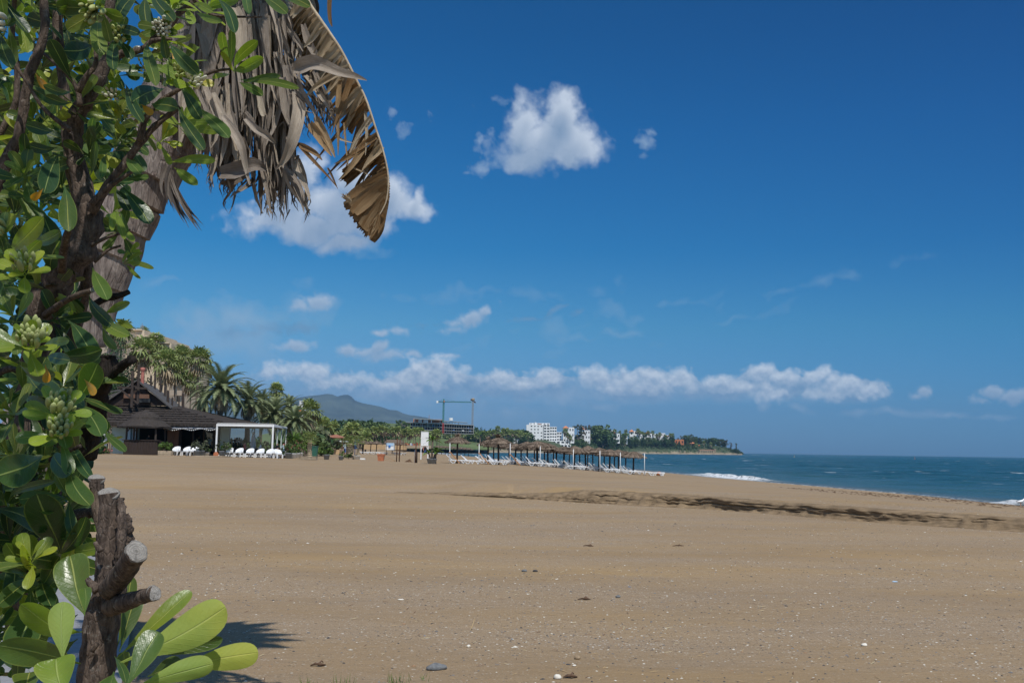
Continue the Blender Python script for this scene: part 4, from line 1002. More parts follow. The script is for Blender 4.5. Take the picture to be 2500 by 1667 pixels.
# living crown above the picture: long arching leaves
CR = MB(); top = P(620, -200, 5.35)
for i in range(46):
    a = i*2.399; el_ = .15+.9*((i*5) % 46)/46
    d = Vector((math.cos(a), math.sin(a), 0)); L = 1.0+.35*((i*3) % 5)/5
    pts_ = []
    okv = True
    for k in range(9):
        u = k/8; p = top+d*(L*u*math.cos(el_*.7))+Vector((0, 0, 1))*(L*(u*math.sin(el_)-.42*u*u*1.1)+.35)
        pts_.append(p)
    for p in pts_:
        if p.y > 0 and p.x > -2.2 and (p.z-CZ) < .5*p.y+.12: okv = False
    if not okv: continue
    ribbon(CR, pts_, [.02]*9, 1.2, 1.4, .25, .45, 3)
    for k in range(44):
        u = .12+.86*k/43; f_ = u*8; j = min(int(f_), 7); q_ = pts_[j].lerp(pts_[j+1], f_-j); dr = (pts_[j+1]-pts_[j]).normalized(); sd2 = dr.cross(Vector((0, 0, 1))).normalized()
        for s_ in (-1, 1):
            ll = .30*math.sin(math.pi*min(1, u*.85+.15))*rs_.uniform(.7, 1.1); tp = q_+(sd2*s_+dr*.5).normalized()*ll-Vector((0, 0, ll*.5)); CR.add([q_-dr*.022, q_+dr*.022, tp], [(0, 1, 2)], [(0, 0)]*3, .45)
CR.build('green_crown', M['glossy_leaf'], palm, True)

# ------------------------------------------------------------------ plants of the middle distance and background
pmat('trunk_grey', (.16,.125,.10), .9, .2, 9, .35, .6, stretch=(1,1,2.5))
pmat('palm_brown', (.33,.26,.17), .9, .1, 6, .35, .5, tint=.35)
pmat('fan_green', (.20,.245,.075), .55, .4, 4, .3, tint=.5, trans=.2, coord='Object')
pmat('date_green', (.19,.225,.11), .55, .4, 4, .3, tint=.5, trans=.2)
pmat('leaf_dark', (.042,.082,.030), .6, .3, 2, .35, tint=.55, trans=.15)
pmat('leaf_mid', (.085,.13,.04), .6, .3, 2, .35, tint=.55, trans=.15)
pmat('leaf_grey', (.095,.11,.062), .65, .3, 2, .3, tint=.5, trans=.12)
pmat('leaf_brown', (.115,.085,.045), .7, .2, 2, .3, tint=.5, trans=.12)
pmat('leaf_bright', (.10,.17,.03), .55, .4, 3, .3, tint=.5, trans=.2)
pmat('flower_pink', (.42,.14,.13), .7, .2, 3, .3, tint=.4, trans=.2)
rv = random.Random(77)
def rvec(): 
    while 1:
        v = Vector((rv.uniform(-1, 1), rv.uniform(-1, 1), rv.uniform(-1, 1)))
        if .05 < v.length < 1: return v.normalized()
def crown_mesh(lobes, n, s, flat=.0, drop=0):
    """many small leaf faces through the volume of several lobes ((x,y,z),(rx,ry,rz))"""
    mb = MB(); vol = [l[1][0]*l[1][1]*l[1][2] for l in lobes]; tv = sum(v**.7 for v in vol)
    for l, v in zip(lobes, vol):
        k = int(n*v**.7/tv); (cx_, cy_, cz_), (rx, ry, rz) = l
        sub = [(rvec()*(rv.uniform(.45, 1.0)), rv.uniform(.16, .34), rv.uniform(.3, .8)) for _ in range(max(6, k//26))]
        for _ in range(k):
            c_, r_, t_ = rv.choice(sub)
            p = c_+rvec()*r_*rv.uniform(.5, 1)
            p = Vector((cx_+p.x*rx, cy_+p.y*ry, cz_+p.z*rz))
            a = rvec(); b = a.cross(rvec()).normalized(); q_ = s*rv.uniform(.6, 1.4)
            mb.add([p+a*q_, p+b*q_*.6, p-a*q_*.7, p-b*q_*.55], [(0, 1, 2, 3)], t=min(1, max(0, t_+rv.uniform(-.15, .15))))
    return mb
PROTO = {}
def make_tree(kind, H, lobes, n, s, mat, trunk_r=.25, limbs=4):
    root = empty(kind)
    tr = MB(); hc = min(l[0][2]-l[1][2]*.3 for l in lobes)
    tr.tube([(0, 0, -.3), (rv.uniform(-.02, .02)*H, 0, H*.2), (rv.uniform(-.04, .04)*H, 0, max(hc, H*.35))], [trunk_r*1.3, trunk_r, trunk_r*.7], 7, bump=.3)
    for i in range(limbs):
        l = lobes[i % len(lobes)]; e = Vector(l[0])+Vector((rv.uniform(-.5, .5)*l[1][0], rv.uniform(-.5, .5)*l[1][1], rv.uniform(0, .4)*l[1][2]))
        b = Vector((0, 0, max(hc, H*.35)*rv.uniform(.55, .95)))
        tr.tube([b, (b+e)/2+Vector((rv.uniform(-.3, .3), 0, .1*H*.3)), e], [trunk_r*.6, trunk_r*.4, trunk_r*.15], 5)
    tr.build('trunk', M['trunk_grey'], root, True)
    crown_mesh(lobes, n, s).build('crown', M[mat], root)
    return root
def fan_palm(H=9, R_=1.5, nl=30, mat='fan_green', skirt=16, tr=.15, detail=9, bare=False):
    root = empty('fan_palm'); t = MB(); lx = rv.uniform(-.5, .5); ly = rv.uniform(-.4, .4)
    pts = [(lx*(i/6)**2, ly*(i/6)**2, H*i/6-.2*(i == 0)) for i in range(7)]
    t.tube(pts, [tr*1.35, tr*1.05, tr, tr*.95, tr*.9, tr*.9, tr], 9, bump=.2)
    t.build('trunk', M['trunk_grey'], root, True)
    top = Vector(pts[-1]); cr = MB(); dd = MB()
    def fan(mb, base, d, L, r_, t_, droop):
        d = d.normalized(); p = base+d*L; mb.bar(base, p, .035, t=t_*.8)
        ax, x, y = orth(d); side = d.cross(Vector((0, 0, 1)));
        side = side.normalized() if side.length > .05 else x
        upv = side.cross(d)
        nb = detail
        for i in range(nb):
            a = (i/(nb-1)-.5)*math.radians(230)
            e = d*math.cos(a)+side*math.sin(a)
            w_ = side*math.cos(a)-d*math.sin(a)
            l_ = r_*(1-.12*abs(a))*rv.uniform(.85, 1.1)
            m1 = p+e*l_*.6+upv*(.10*r_*(1 if i % 2 else -1)); tip = p+e*l_-Vector((0, 0, 1))*l_*(droop+.12*rv.random())
            hw = r_*.6*math.radians(230)/(nb-1)*.52
            mb.add([p, m1+w_*hw, tip, m1-w_*hw], [(0, 1, 2, 3)], t=max(0, min(1, t_+rv.uniform(-.15, .15))))
    for i in range(nl):
        a = i*2.399; el_ = 1.35-2.0*(i/nl)+rv.uniform(-.1, .1)
        d = Vector((math.cos(a)*math.cos(el_), math.sin(a)*math.cos(el_), math.sin(el_)))
        fan(cr, top, d, R_*rv.uniform(.40, .6), R_*rv.uniform(.52, .68), .35+.5*max(0, math.sin(el_))+rv.uniform(-.1, .1), .15 if el_ > 0 else .45)
    cr.build('crown', M[mat], root)
    for i in range(skirt):
        a = i*2.399; el_ = -rv.uniform(.55, 1.35)
        d = Vector((math.cos(a)*math.cos(el_), math.sin(a)*math.cos(el_), math.sin(el_)))
        fan(dd, top-Vector((0, 0, .15+R_*.25*rv.random())), d, R_*rv.uniform(.3, .45), R_*rv.uniform(.45, .6), rv.uniform(.2, .9), .6)
    if skirt: dd.build('dead_skirt', M['palm_brown'], root)
    return root
def date_palm(H=4.5, L=3.6, nf=62, nleaf=30, tr=.26, mat='date_green', dead=16):
    root = empty('date_palm'); t = MB()
    t.tube([(0, 0, -.3), (.05, 0, H*.5), (0, .05, H)], [tr*1.25, tr, tr*1.25], 10, bump=.5); t.build('trunk', M['trunk_grey'], root, True)
    cr = MB(); dd = MB(); top = Vector((0, 0, H))
    for i in range(nf+dead):
        isd = i >= nf; a = i*2.399+rv.uniform(-.1, .1)
        el_ = (1.42-1.95*((i/nf)**.85)+rv.uniform(-.08, .08)) if not isd else -rv.uniform(.7, 1.2)
        l_ = L*rv.uniform(.85, 1.08)*(1 if not isd else .7)
        h = Vector((math.cos(a), math.sin(a), 0)); mb = dd if isd else cr
        pts = []; ang = el_; p = top.copy(); n_ = 9
        for k in range(n_):
            pts.append(p.copy()); st = l_/(n_-1)
            p = p+h*math.cos(ang)*st+Vector((0, 0, math.sin(ang)*st)); ang -= .10+.13*k/n_+(.03 if el_ > .4 else 0)
        side = h.cross(Vector((0, 0, 1)))
        mb.tube(pts, [.05-.005*k for k in range(n_)], 3, t=.6, cap=False)
        for k in range(nleaf):
            u = .12+.86*k/(nleaf-1); f_ = u*(n_-1); j = min(int(f_), n_-2); q_ = pts[j].lerp(pts[j+1], f_-j); dr = (pts[j+1]-pts[j]).normalized(); up_ = side.cross(dr)
            ll = l_*.20*math.sin(math.pi*min(1, u*.9+.12))*rv.uniform(.8, 1.15)
            for s_ in (-1, 1):
                dv_ = (side*s_*.75+dr*.65+up_*.28).normalized()
                tip = q_+dv_*ll-Vector((0, 0, ll*.15)); w_ = dr*(l_*.019)
                mb.add([q_-w_, q_+w_, tip], [(0, 1, 2)], t=max(0, min(1, .5+rv.uniform(-.25, .25)+.2*u)))
    cr.build('crown', M[mat], root)
    if dead: dd.build('dead_fronds', M['palm_brown'], root)
    return root
def place(root, loc, sc_=1.0, rz=0.0, **k):
    root.location = loc; root.scale = (sc_,)*3 if not hasattr(sc_, '__len__') else sc_; root.rotation_euler.z = rz
    return tag(root, **k)
class Kind:
    """first use moves the prototype itself, later uses copy it with its parts"""
    def __init__(s, makers): s.p = makers; s.used = [False]*len(makers); s.i = 0
    def put(s, loc, sc_=1.0, rz=None, v=None, **k):
        i = (s.i % len(s.p)) if v is None else v % len(s.p); s.i += 1
        if s.used[i]: o = copy_tree(s.p[i])
        else: o = s.p[i]; s.used[i] = True
        return place(o, loc, sc_, rv.uniform(0, 6.28) if rz is None else rz, **k)
def gpt(px, D): return ground_pt(px, D)
def top_scale(px, py_top, D, zbase, Hproto):
    return (P(px, py_top, D).z-zbase)/Hproto

FAN = Kind([fan_palm(9, 2.25, 24, skirt=9, detail=12), fan_palm(9, 2.05, 21, skirt=7, detail=12), fan_palm(9, 2.4, 26, skirt=9, detail=12)])
FAN_FAR = Kind([fan_palm(9, 1.9, 16, skirt=9, detail=5), fan_palm(9, 2.1, 15, skirt=7, detail=5), fan_palm(9, 1.7, 16, skirt=10, detail=5)])
DATE = Kind([date_palm(), date_palm(5.0, 3.2, 42)])
def put_fan(px, py, D, label, r=1.0, K_=FAN, H=9.0, rtop=.62, group=None, zb=None):
    """fan palm whose crown centre shows at px, py"""
    c = P(px, py, D); z0 = gz(c.x, D) if zb is None else zb
    s = r; hz_ = (c.z-z0)/H
    o = K_.put((c.x, D, z0), (s, s, hz_), label=label, cat='palm', group=group)
    # keep the crown round when the trunk is stretched
    for ch in o.children:
        if ch.name.startswith(('crown', 'dead_skirt')):
            ch.scale.z = s/hz_; ch.location.z = H*(1-s/hz_)
    return o
for px, py, D, r, lab in ((300,812,140,1.25,'fan palm poking above the dark hedge tree, leftmost of the palms'),(357,858,122,1.45,'large fan palm right above the brick-red chimney pipe'),(384,838,150,1.0,'small fan palm crown below the roof antenna'),
   (352,815,160,.8,'topmost little fan palm in front of the cream block'),(411,885,118,1.30,'bushy fan palm behind the timber posts of the bar'),(433,905,128,1.0,'fan palm in shade below the cream block windows'),(452,872,135,1.0,'fan palm crossing the right edge of the cream block'),
   (484,878,120,1.25,'slender fan palm with tall bare trunk right of the cream block'),(470,930,130,.9,'low fan palm left of the large date palm'),(438,858,150,.8,'pale fan palm high against the cream block'),(395,915,135,.9,'half hidden fan palm above the dark thatch'),
   (676,955,135,.75,'fan palm behind the date palms, tallest on their right'),(757,1003,112,.95,'fan palm against the mountain foot with bright green crown'),(510,905,150,.7,'fan palm peeping out left above the large date palm')):
    put_fan(px, py, D, lab, r*.76)
def put_date(px, py, D, label, s=1.0, H=4.5, K_=DATE, group=None):
    c = P(px, py, D); z0 = gz(c.x, D); hz_ = (c.z-z0)/H
    o = K_.put((c.x, D, z0), (s, s, hz_), label=label, cat='palm', group=group)
    for ch in o.children:
        if ch.name.startswith(('crown', 'dead_fronds')):
            ch.scale.z = s/hz_; ch.location.z = H*(1-s/hz_)
for px, py, D, s, lab in ((540,950,104,1.12,'largest date palm with arching fronds behind the white pergola'),(606,990,108,1.05,'second date palm, right of the largest one over the pergola'),(668,1012,112,.95,'date palm with drooping fronds over the pergola end'),(706,1000,122,.75,'date palm beside the white house gable'),
    (720,1030,106,.75,'low shaggy date palm right of the pergola'),(498,985,112,.7,'date palm half hidden between bar roof and largest date palm'),(640,985,124,.75,'date palm behind the second one')):
    put_date(px, py, D, lab, s)
# dense dark tree left of the bar
def tree_at(px, py_top, D, lobes, n, s, mat, label, name='tree', H=10., zb=None, cat='tree', tr=.3, group=None, wide=1.0, limbs=4):
    z0 = gz(P(px, 1090, D).x, D) if zb is None else zb
    k = (P(px, py_top, D).z-z0)/H
    o = make_tree(name, H, lobes, n, s/k, mat, tr/k, limbs)
    return place(o, (P(px, (py_top+1090)/2, D).x, D, z0), (k*wide, k*wide, k), 0, label=label, cat=cat, group=group)
tree_at(262, 822, 125, [((0,0,6.2),(3.6,3,3.7)),((2.2,-.5,5),(2.2,2,2.6)),((-2.8,0,5),(2.4,2,3)),((1.0,0,3.0),(3.2,2.5,2.2))], 9000, .16, 'leaf_dark', 'dense dark green broadleaf tree filling the gap left of the bar roof', 'broadleaf_tree')
# low leafy yucca-like plants and bushes in front of and beside the pergola
def yucca(H=1.2, n=26, L=.55, mat='leaf_bright', heads=2, name='yucca'):
    root = empty(name); mb = MB(); st = MB()
    for h in range(heads):
        bx_ = rv.uniform(-.3, .3)*H; by_ = rv.uniform(-.3, .3)*H; hz_ = H*rv.uniform(.55, 1)
        st.tube([(bx_*.3, by_*.3, -.1), (bx_, by_, hz_)], [.05, .04], 6)
        for i in range(n):
            a = i*2.4; el_ = rv.uniform(-.3, 1.4); d = Vector((math.cos(a)*math.cos(el_), math.sin(a)*math.cos(el_), math.sin(el_)))
            b = Vector((bx_, by_, hz_)); w_ = d.cross(Vector((0, 0, 1))); w_ = w_.normalized()*.035 if w_.length > .1 else Vector((.035, 0, 0))
            m_ = b+d*L*.55; tp = b+d*L-Vector((0, 0, L*.25))
            mb.add([b-w_*.5, b+w_*.5, m_+w_, tp, m_-w_], [(0, 1, 2, 3, 4)], t=rv.random())
    st.build('stem', M['trunk_grey'], root); mb.build('foliage', M[mat], root)
    return root
def bush(r, n, s, mat, name='bush', h=1.0, flowers=None):
    root = empty(name)
    crown_mesh([((0, 0, h*.5), (r, r, h*.55)), ((r*.5, 0, h*.35), (r*.6, r*.6, h*.4)), ((-r*.5, 0, h*.35), (r*.6, r*.6, h*.4))], n, s).build('foliage', M[mat], root)
    st = MB()
    for i in range(4): st.bar((0, 0, -.05), (rv.uniform(-.5, .5)*r, rv.uniform(-.5, .5)*r, h*.5), .03)
    st.build('stem', M['trunk_grey'], root)
    if flowers: crown_mesh([((0, 0, h*.6), (r, r, h*.5))], n//5, s*.7).build('flowers', M[flowers], root)
    return root

# ------------------------------------------------------------------ beach bar
pmat('thatch', (.052,.044,.039), .95, .1, 7, .35, 1.5, 30, tint=.3, stretch=(1,1,.25))
pmat('straw', (.155,.118,.088), .95, .1, 8, .4, 1.5, 35, tint=.4, stretch=(1,1,.3))
pmat('shingle', (.085,.08,.078), .8, .3, 6, .25, .8, 25)
pmat('dark_wood', (.038,.026,.021), .8, .3, 5, .35, .5, 12, stretch=(6,6,.5))
pmat('brown_wood', (.16,.085,.055), .75, .3, 5, .3, .5, 12, stretch=(6,6,.5))
pmat('post_wood', (.055,.042,.036), .85, .2, 6, .3, .5, 20, stretch=(3,3,.5))
pmat('pale_wood', (.34,.27,.19), .85, .2, 6, .25, .5, 20, tint=.3)
pmat('teal_paint', (.40,.50,.49), .7, .3, 2, .08)
pmat('white_paint', (.76,.76,.75), .6, .3, 1.2, .05)
pmat('white_plastic', (.80,.81,.82), .35, .5, 3, .03)
pmat('canvas_white', (.78,.78,.77), .8, .2, 2, .05, .4, 8, trans=.15)
pmat('canvas_grey', (.42,.42,.45), .85, .2, 2, .08, .4, 8)
pmat('pipe_red', (.36,.13,.10), .6, .3, 4, .25)
pmat('black_metal', (.02,.02,.022), .5, .4)
pmat('grey_metal', (.30,.31,.32), .5, .5, 3, .15, metal=.3)
pmat('pot_grey', (.23,.245,.26), .7, .3, 5, .15)
pmat('pot_white', (.72,.72,.71), .5, .4, 5, .05)
pmat('terracotta', (.42,.15,.075), .8, .2, 5, .25)
pmat('cream_wall', (.56,.46,.34), .85, .2, 1, .08)
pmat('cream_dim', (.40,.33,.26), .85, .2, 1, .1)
pmat('window_dark', (.018,.02,.024), .15, .6)
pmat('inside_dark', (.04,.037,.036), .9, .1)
pmat('roof_tile', (.30,.13,.085), .8, .2, 8, .25, .5, 30)
pmat('roof_orange', (.56,.22,.10), .8, .2, 3, .2)
pmat('orange_wall', (.50,.18,.075), .8, .2, .4, .12)
pmat('ochre_wall', (.46,.32,.18), .85, .2, .8, .12)
pmat('stone_wall', (.34,.27,.18), .9, .1, .35, .35)
pmat('concrete', (.42,.41,.39), .85, .2, .3, .15)
pmat('brick', (.42,.17,.10), .85, .2, .5, .3)
pmat('blue_sheet', (.03,.10,.28), .6, .3, .3, .3)
pmat('pink_board', (.45,.28,.30), .7, .3, .5, .2)
pmat('green_metal', (.03,.17,.12), .5, .4)
pmat('red_metal', (.36,.03,.03), .5, .4)
pmat('blue_paint', (.03,.16,.48), .5, .4)
pmat('light_blue', (.38,.55,.72), .6, .3)
pmat('bin_green', (.03,.11,.075), .5, .4)
pmat('rope', (.40,.20,.09), .9, .1)
pmat('rust_post', (.10,.05,.028), .85, .2, 9, .3)
pmat('skin', (.42,.25,.18), .6, .3); pmat('hair', (.03,.02,.015), .8, .2)
for nm, c in (('cloth_red', (.45,.08,.10)), ('cloth_blue', (.08,.14,.36)), ('cloth_dark', (.025,.025,.03)), ('cloth_light', (.45,.58,.66)), ('cloth_white', (.65,.65,.66)), ('cloth_grey', (.2,.2,.21))):
    pmat(nm, c, .85, .1, 6, .15)
def glass_mat():
    m = bpy.data.materials.new('glass_pane'); m.use_nodes = True; t = m.node_tree; t.nodes.clear(); q = NT(t)
    g = q.n('ShaderNodeBsdfGlossy', {'Roughness': .03}); tr = q.n('ShaderNodeBsdfTransparent', {'Color': (.88,.92,.91)})
    t.links.new(q.n('ShaderNodeMixShader', {0: .05, 1: tr.outputs[0], 2: g.outputs[0]}).outputs[0], q.n('ShaderNodeOutputMaterial').inputs[0]); MATS['glass'] = m
glass_mat()
def rect(x0, y0, x1, y1, D0, D1, D=None):
    """box whose front shows as the pixel rectangle x0..x1, y0..y1 at depth D0"""
    cx_, cy_ = (x0+x1)/2, (y0+y1)/2
    a = P(x0, cy_, D0).x; b = P(x1, cy_, D0).x; zt = P(cx_, y0, D0).z; zb = P(cx_, y1, D0).z
    return ((a+b)/2, (D0+D1)/2, (zt+zb)/2), (b-a, D1-D0, zt-zb)
def rbox(mb, x0, y0, x1, y1, D0, D1, **k):
    c, s = rect(x0, y0, x1, y1, D0, D1); mb.box(c, s, **k)
def slab(mb, pts, th, t=.5):
    """roof plane through pts, th thick downwards"""
    mb.prism([Vector(p) for p in pts], (0, 0, -th), t=t)
bar = empty('beach_bar', label='dark thatched beach bar with timber gable and red chimney pipe', cat='building')
r1 = MB()
FL, FR, BRr, BL = P(256,1029,91), P(566,1034,91), P(628,1031,108), P(268,1018,108)
TL, TR_, BTR, BTL = P(293,989,96), P(426,993,96), P(440,992,101), P(294,989,101)
for k, poly in enumerate(([FL, FR, TR_, TL], [FR, BRr, BTR, TR_], [BRr, BL, BTL, BTR], [BL, FL, TL, BTL], [TL, TR_, BTR, BTL])): slab(r1, poly, .32, .4+.1*k)
rn = random.Random(3)
def thatch_fringe(mb, a, b, n, th=.32, out=Vector((0, -.1, 0)), L=.22):
    a = Vector(a); b = Vector(b)
    for i in range(n):
        p = a.lerp(b, i/n)+out*rn.uniform(.0, 1.2)-Vector((0, 0, th*.4)); q_ = a.lerp(b, (i+1)/n)+out*rn.uniform(0, 1.2)-Vector((0, 0, th*.4))
        l = L*rn.uniform(.5, 1.3)
        mb.add([p, q_, q_-Vector((0, 0, l)), p-Vector((0, 0, l*rn.uniform(.6, 1)))], [(0, 1, 2, 3)], t=rn.random())
thatch_fringe(r1, FL, FR, 90); thatch_fringe(r1, FR, BRr, 50, out=Vector((.1, 0, 0)))
# bundled courses of thatch on the front slope
for k in range(1, 7):
    u = k/7; a = FL.lerp(TL, u); b = FR.lerp(TR_, u)
    for i in range(70):
        p = a.lerp(b, i/70); q_ = a.lerp(b, (i+1)/70); up_ = Vector((0, -.05, .06))*rn.uniform(.7, 1.6); dn = (FL-TL).normalized()*rn.uniform(.15, .35)
        r1.add([p+up_*.2, q_+up_*.2, q_+up_+dn, p+up_+dn], [(0, 1, 2, 3)], t=rn.uniform(.15, .8))
r1.build('thatch_roof', M['thatch'], bar)
r2 = MB(); A0 = P(334,926,95); A1 = P(376,942,105)
LE, RE = P(243,988,95), P(418,994,95); LB, RB = P(285,990,105), P(446,994,105)
slab(r2, [LE, A0, A1, LB], .16, .4); slab(r2, [A0, RE, RB, A1], .16, .7)
slab(r2, [P(252,957,99), P(300,949,99), P(300,949,104), P(252,957,104)], .15)
slab(r2, [P(250,972,96.5), P(292,955,96.5), P(292,955,99), P(250,972,99)], .15, .3)
r2.build('upper_roof', M['shingle'], bar)
g_ = MB(); g_.prism([P(262,990,95.5), P(334,934,95.5), P(408,990,95.5)], (0, .25, 0)); rbox(g_, 252, 975, 300, 1000, 97, 100)
rbox(g_, 262, 985, 300, 1024, 95.6, 96); g_.build('gable_wall', M['dark_wood'], bar)
g2 = MB(); rbox(g2, 302, 962, 364, 972, 95.2, 95.45); g2.build('gable_panel', M['brown_wood'], bar)
g3 = MB(); rbox(g3, 338, 973, 366, 982, 95.1, 95.4); g3.build('gable_window', M['window_dark'], bar)
for x0, y0, x1, y1, w_, d_ in ((324,908,321,995,.27,93.6),(339,893,336,992,.26,93.9),(369,918,368,950,.2,101),(379,907,378,950,.2,101),(392,925,391,958,.18,102),(403,945,402,968,.2,101),(410,955,410,992,.26,97.5),(421,972,420,994,.2,97.5),(447,962,447,998,.26,99),(437,970,437,996,.14,99)):
    ps = MB(); ps.tube([P(x1, y1, d_), P(x0, y0, d_), P(x0, y0-3, d_)], [w_/2, w_/2, w_*.2], 8); ps.build('timber_post', M['post_wood'], bar)
for a, b, w_ in (((287,945,93.7),(322,947,93.5),.16),((330,947,93.5),(359,948,93.7),.16),((294,949,93.7),(322,975,93.7),.15),((326,942,93.7),(336,944,93.7),.12),((324,975,93.7),(338,986,93.7),.15)):
    ps = MB(); ps.bar(P(*a), P(*b), w_); ps.build('cross_beam', M['post_wood'], bar)
ch = MB(); c0 = P(347,938,96); zt = P(347,897,96).z-c0.z
ch.lathe(c0, [(.19,-.4),(.17,0),(.155,zt*.7),(.15,zt*.76),(.24,zt*.82),(.24,zt*.97),(.12,zt)], 12); ch.build('chimney_pipe', M['pipe_red'], bar, True)
w1 = MB(); rbox(w1, 272, 1032, 336, 1108, 92.6, 93); w1.build('wall', M['teal_paint'], bar)
w2 = MB(); rbox(w2, 272, 1033, 300, 1042, 92.3, 92.6); w2.build('white_awning', M['canvas_grey'], bar)
wi = MB()
for x0, x1 in ((308,318),(323,335)): rbox(wi, x0, 1046, x1, 1074, 92.3, 92.55)
wi.build('window', M['light_blue'], bar)
w3 = MB(); rbox(w3, 408, 1050, 421, 1092, 92.2, 92.4); rbox(w3, 422, 1050, 435, 1092, 92.4, 92.6); w3.build('door', M['brown_wood'], bar)
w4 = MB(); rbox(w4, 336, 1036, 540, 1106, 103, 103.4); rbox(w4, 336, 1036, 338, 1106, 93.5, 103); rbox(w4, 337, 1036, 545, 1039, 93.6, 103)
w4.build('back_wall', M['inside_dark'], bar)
w5 = MB()
for x in (440, 470, 497, 522): rbox(w5, x-1.6, 1045, x+1.6, 1100, 93, 93.2)
rbox(w5, 400, 1096, 560, 1101, 92.4, 103)
w5.build('deck_and_posts', M['dark_wood'], bar)
w6 = MB(); w6.prism([P(398,1035,91.6), P(530,1038,91.6), P(530,1046,91.0), P(398,1045,91.0)], (0, .05, 0)); w6.build('awning', M['canvas_grey'], bar)
w7 = MB()
for x in (458, 483, 508): rbox(w7, x-10, 1050, x+10, 1096, 102.7, 102.9)
w7.build('window', M['glass'], bar)
lg = MB()
for i in range(26):
    u = i/25; p = P(400+u*130, 1046+4*math.sin(u*9)**2, 90.8); lg.box(p, (.06, .06, .09))
for i in range(25): lg.bar(P(400+i*5.2, 1045+4*math.sin(i*.36)**2, 90.8), P(405.2+i*5.2, 1045+4*math.sin((i+1)*.36)**2, 90.8), .02)
lg.build('string_lights', M['pot_white'], bar)
# round counter kiosk in front
kio = empty('bar_kiosk', label='small dark kiosk with a two-tier thatched cap and plank counter', cat='kiosk')
kc = P(343,1107,89.5); k0 = gz(kc.x, 89.5)
kr = MB(); ez = P(343,1041,89.5).z-k0; az = P(355,1001,89.5).z-k0; tz = P(343,1021,89.5).z-k0; t2 = P(343,1018,89.5).z-k0
kr.lathe((kc.x+.25, 89.5, k0), [(2.35,ez-.15),(2.38,ez),(1.9,ez+.28),(1.35,tz-.06),(1.28,tz)], 22, jitter=.02, cap=False)
kr.lathe((kc.x+.25, 89.5, k0), [(1.42,tz-.12),(1.36,t2),(.8,t2+.42),(.34,az-.1),(.06,az)], 20, jitter=.025)
kr.build('thatch_cap', M['thatch'], kio)
kb = MB()
xa, xb = P(302,1090,88).x, P(383,1090,88).x; nb = 22
for i in range(nb):
    x = xa+(xb-xa)*(i+.5)/nb; kb.box((x, 88+.02*(i % 2), k0+.62), ((xb-xa)/nb*.93, .06, 1.28))
    if i < 12: kb.box((xa, 88+(i+.5)*.2, k0+.62), (.06, .18, 1.28)); kb.box((xb, 88+(i+.5)*.2, k0+.62), (.06, .18, 1.28))
kb.build('counter', M['dark_wood'], kio)
kt = MB(); kt.box(((xa+xb)/2, 88.15, k0+1.30), (xb-xa+.3, .5, .07)); kt.build('counter_top', M['dark_wood'], kio)
for x, y in ((xa+.1, 88.25), (xa+.75, 88.25), (xb-.25, 88.25), (xa+.1, 90.6), (xb-.25, 90.6)):
    kp = MB(); kp.tube([(x, y, k0+.1), (x, y, k0+ez+.1)], .09, 8); kp.build('post', M['post_wood'], kio)
kp = MB()
kp.bar((xa+.1, 88.25, k0+ez-.55), (xa+.5, 88.25, k0+ez), .07); kp.bar((xa+.75, 88.25, k0+ez-.5), (xa+1.25, 88.25, k0+ez), .07)
kp.build('brace', M['post_wood'], kio)
# white pergola
per = empty('white_pergola', label='white framed pergola with glass sides over the bar terrace', cat='pergola')
zt_l = P(527,1037,90).z; gl = gz(P(527,1105,90).x, 90)
X = lambda px, D: P(px, 1090, D).x
pf = MB(); D0, D1 = 90, 100
for px, d in ((528, D0), (665, D0), (676, 94), (686, 97), (697, 100), (560, D1), (620, D1)): pf.box((X(px, d), d, (gl+zt_l)/2), (.14 if d == D0 else .09, .12, zt_l-gl))
for a, b in (((528, D0), (665, D0)), ((665, D0), (697, D1)), ((528, D0), (560, D1)), ((560, D1), (697, D1))):
    pf.bar((X(*a), a[1], zt_l), (X(*b), b[1], zt_l), .16, .2); pf.bar((X(*a), a[1], gl+.08), (X(*b), b[1], gl+.08), .08, .12)
pf.build('frame', M['white_paint'], per)
pr = MB(); n_ = 14
for i in range(n_):
    for j in range(5):
        def q3(u, v):
            xa_ = X(528, D0)*(1-v)+X(560, D1)*v; xb_ = X(665, D0)*(1-v)+X(701, D1)*v
            return Vector((xa_*(1-u)+xb_*u, D0+(D1-D0)*v, zt_l+.16+.07*math.sin(u*n_*3.14)**2-.2*v*u))
        pr.prism([q3(i/n_, j/5), q3((i+1)/n_, j/5), q3((i+1)/n_, (j+1)/5), q3(i/n_, (j+1)/5)], (0, 0, .03))
pr.build('canopy', M['canvas_white'], per)
pgp = MB()
for a, b in ((530, 575), (576, 620), (621, 664)):
    pgp.add([(X(a, D0), D0+.03, gl+.15), (X(b, D0), D0+.03, gl+.15), (X(b, D0), D0+.03, zt_l-.1), (X(a, D0), D0+.03, zt_l-.1)], [(0, 1, 2, 3)])
pgp.add([(X(666, D0), D0, gl+.15), (X(697, D1), D1, gl+.15), (X(697, D1), D1, zt_l-.1), (X(666, D0), D0, zt_l-.1)], [(0, 1, 2, 3)])
pgp.build('glass_side', M['glass'], per)
pd = MB(); pd.box(((X(525, D0)+X(690, D0))/2, 95, gl+.02), (X(690, D0)-X(525, D0)-.5, 9.6, .1)); pd.build('deck', M['dark_wood'], per)
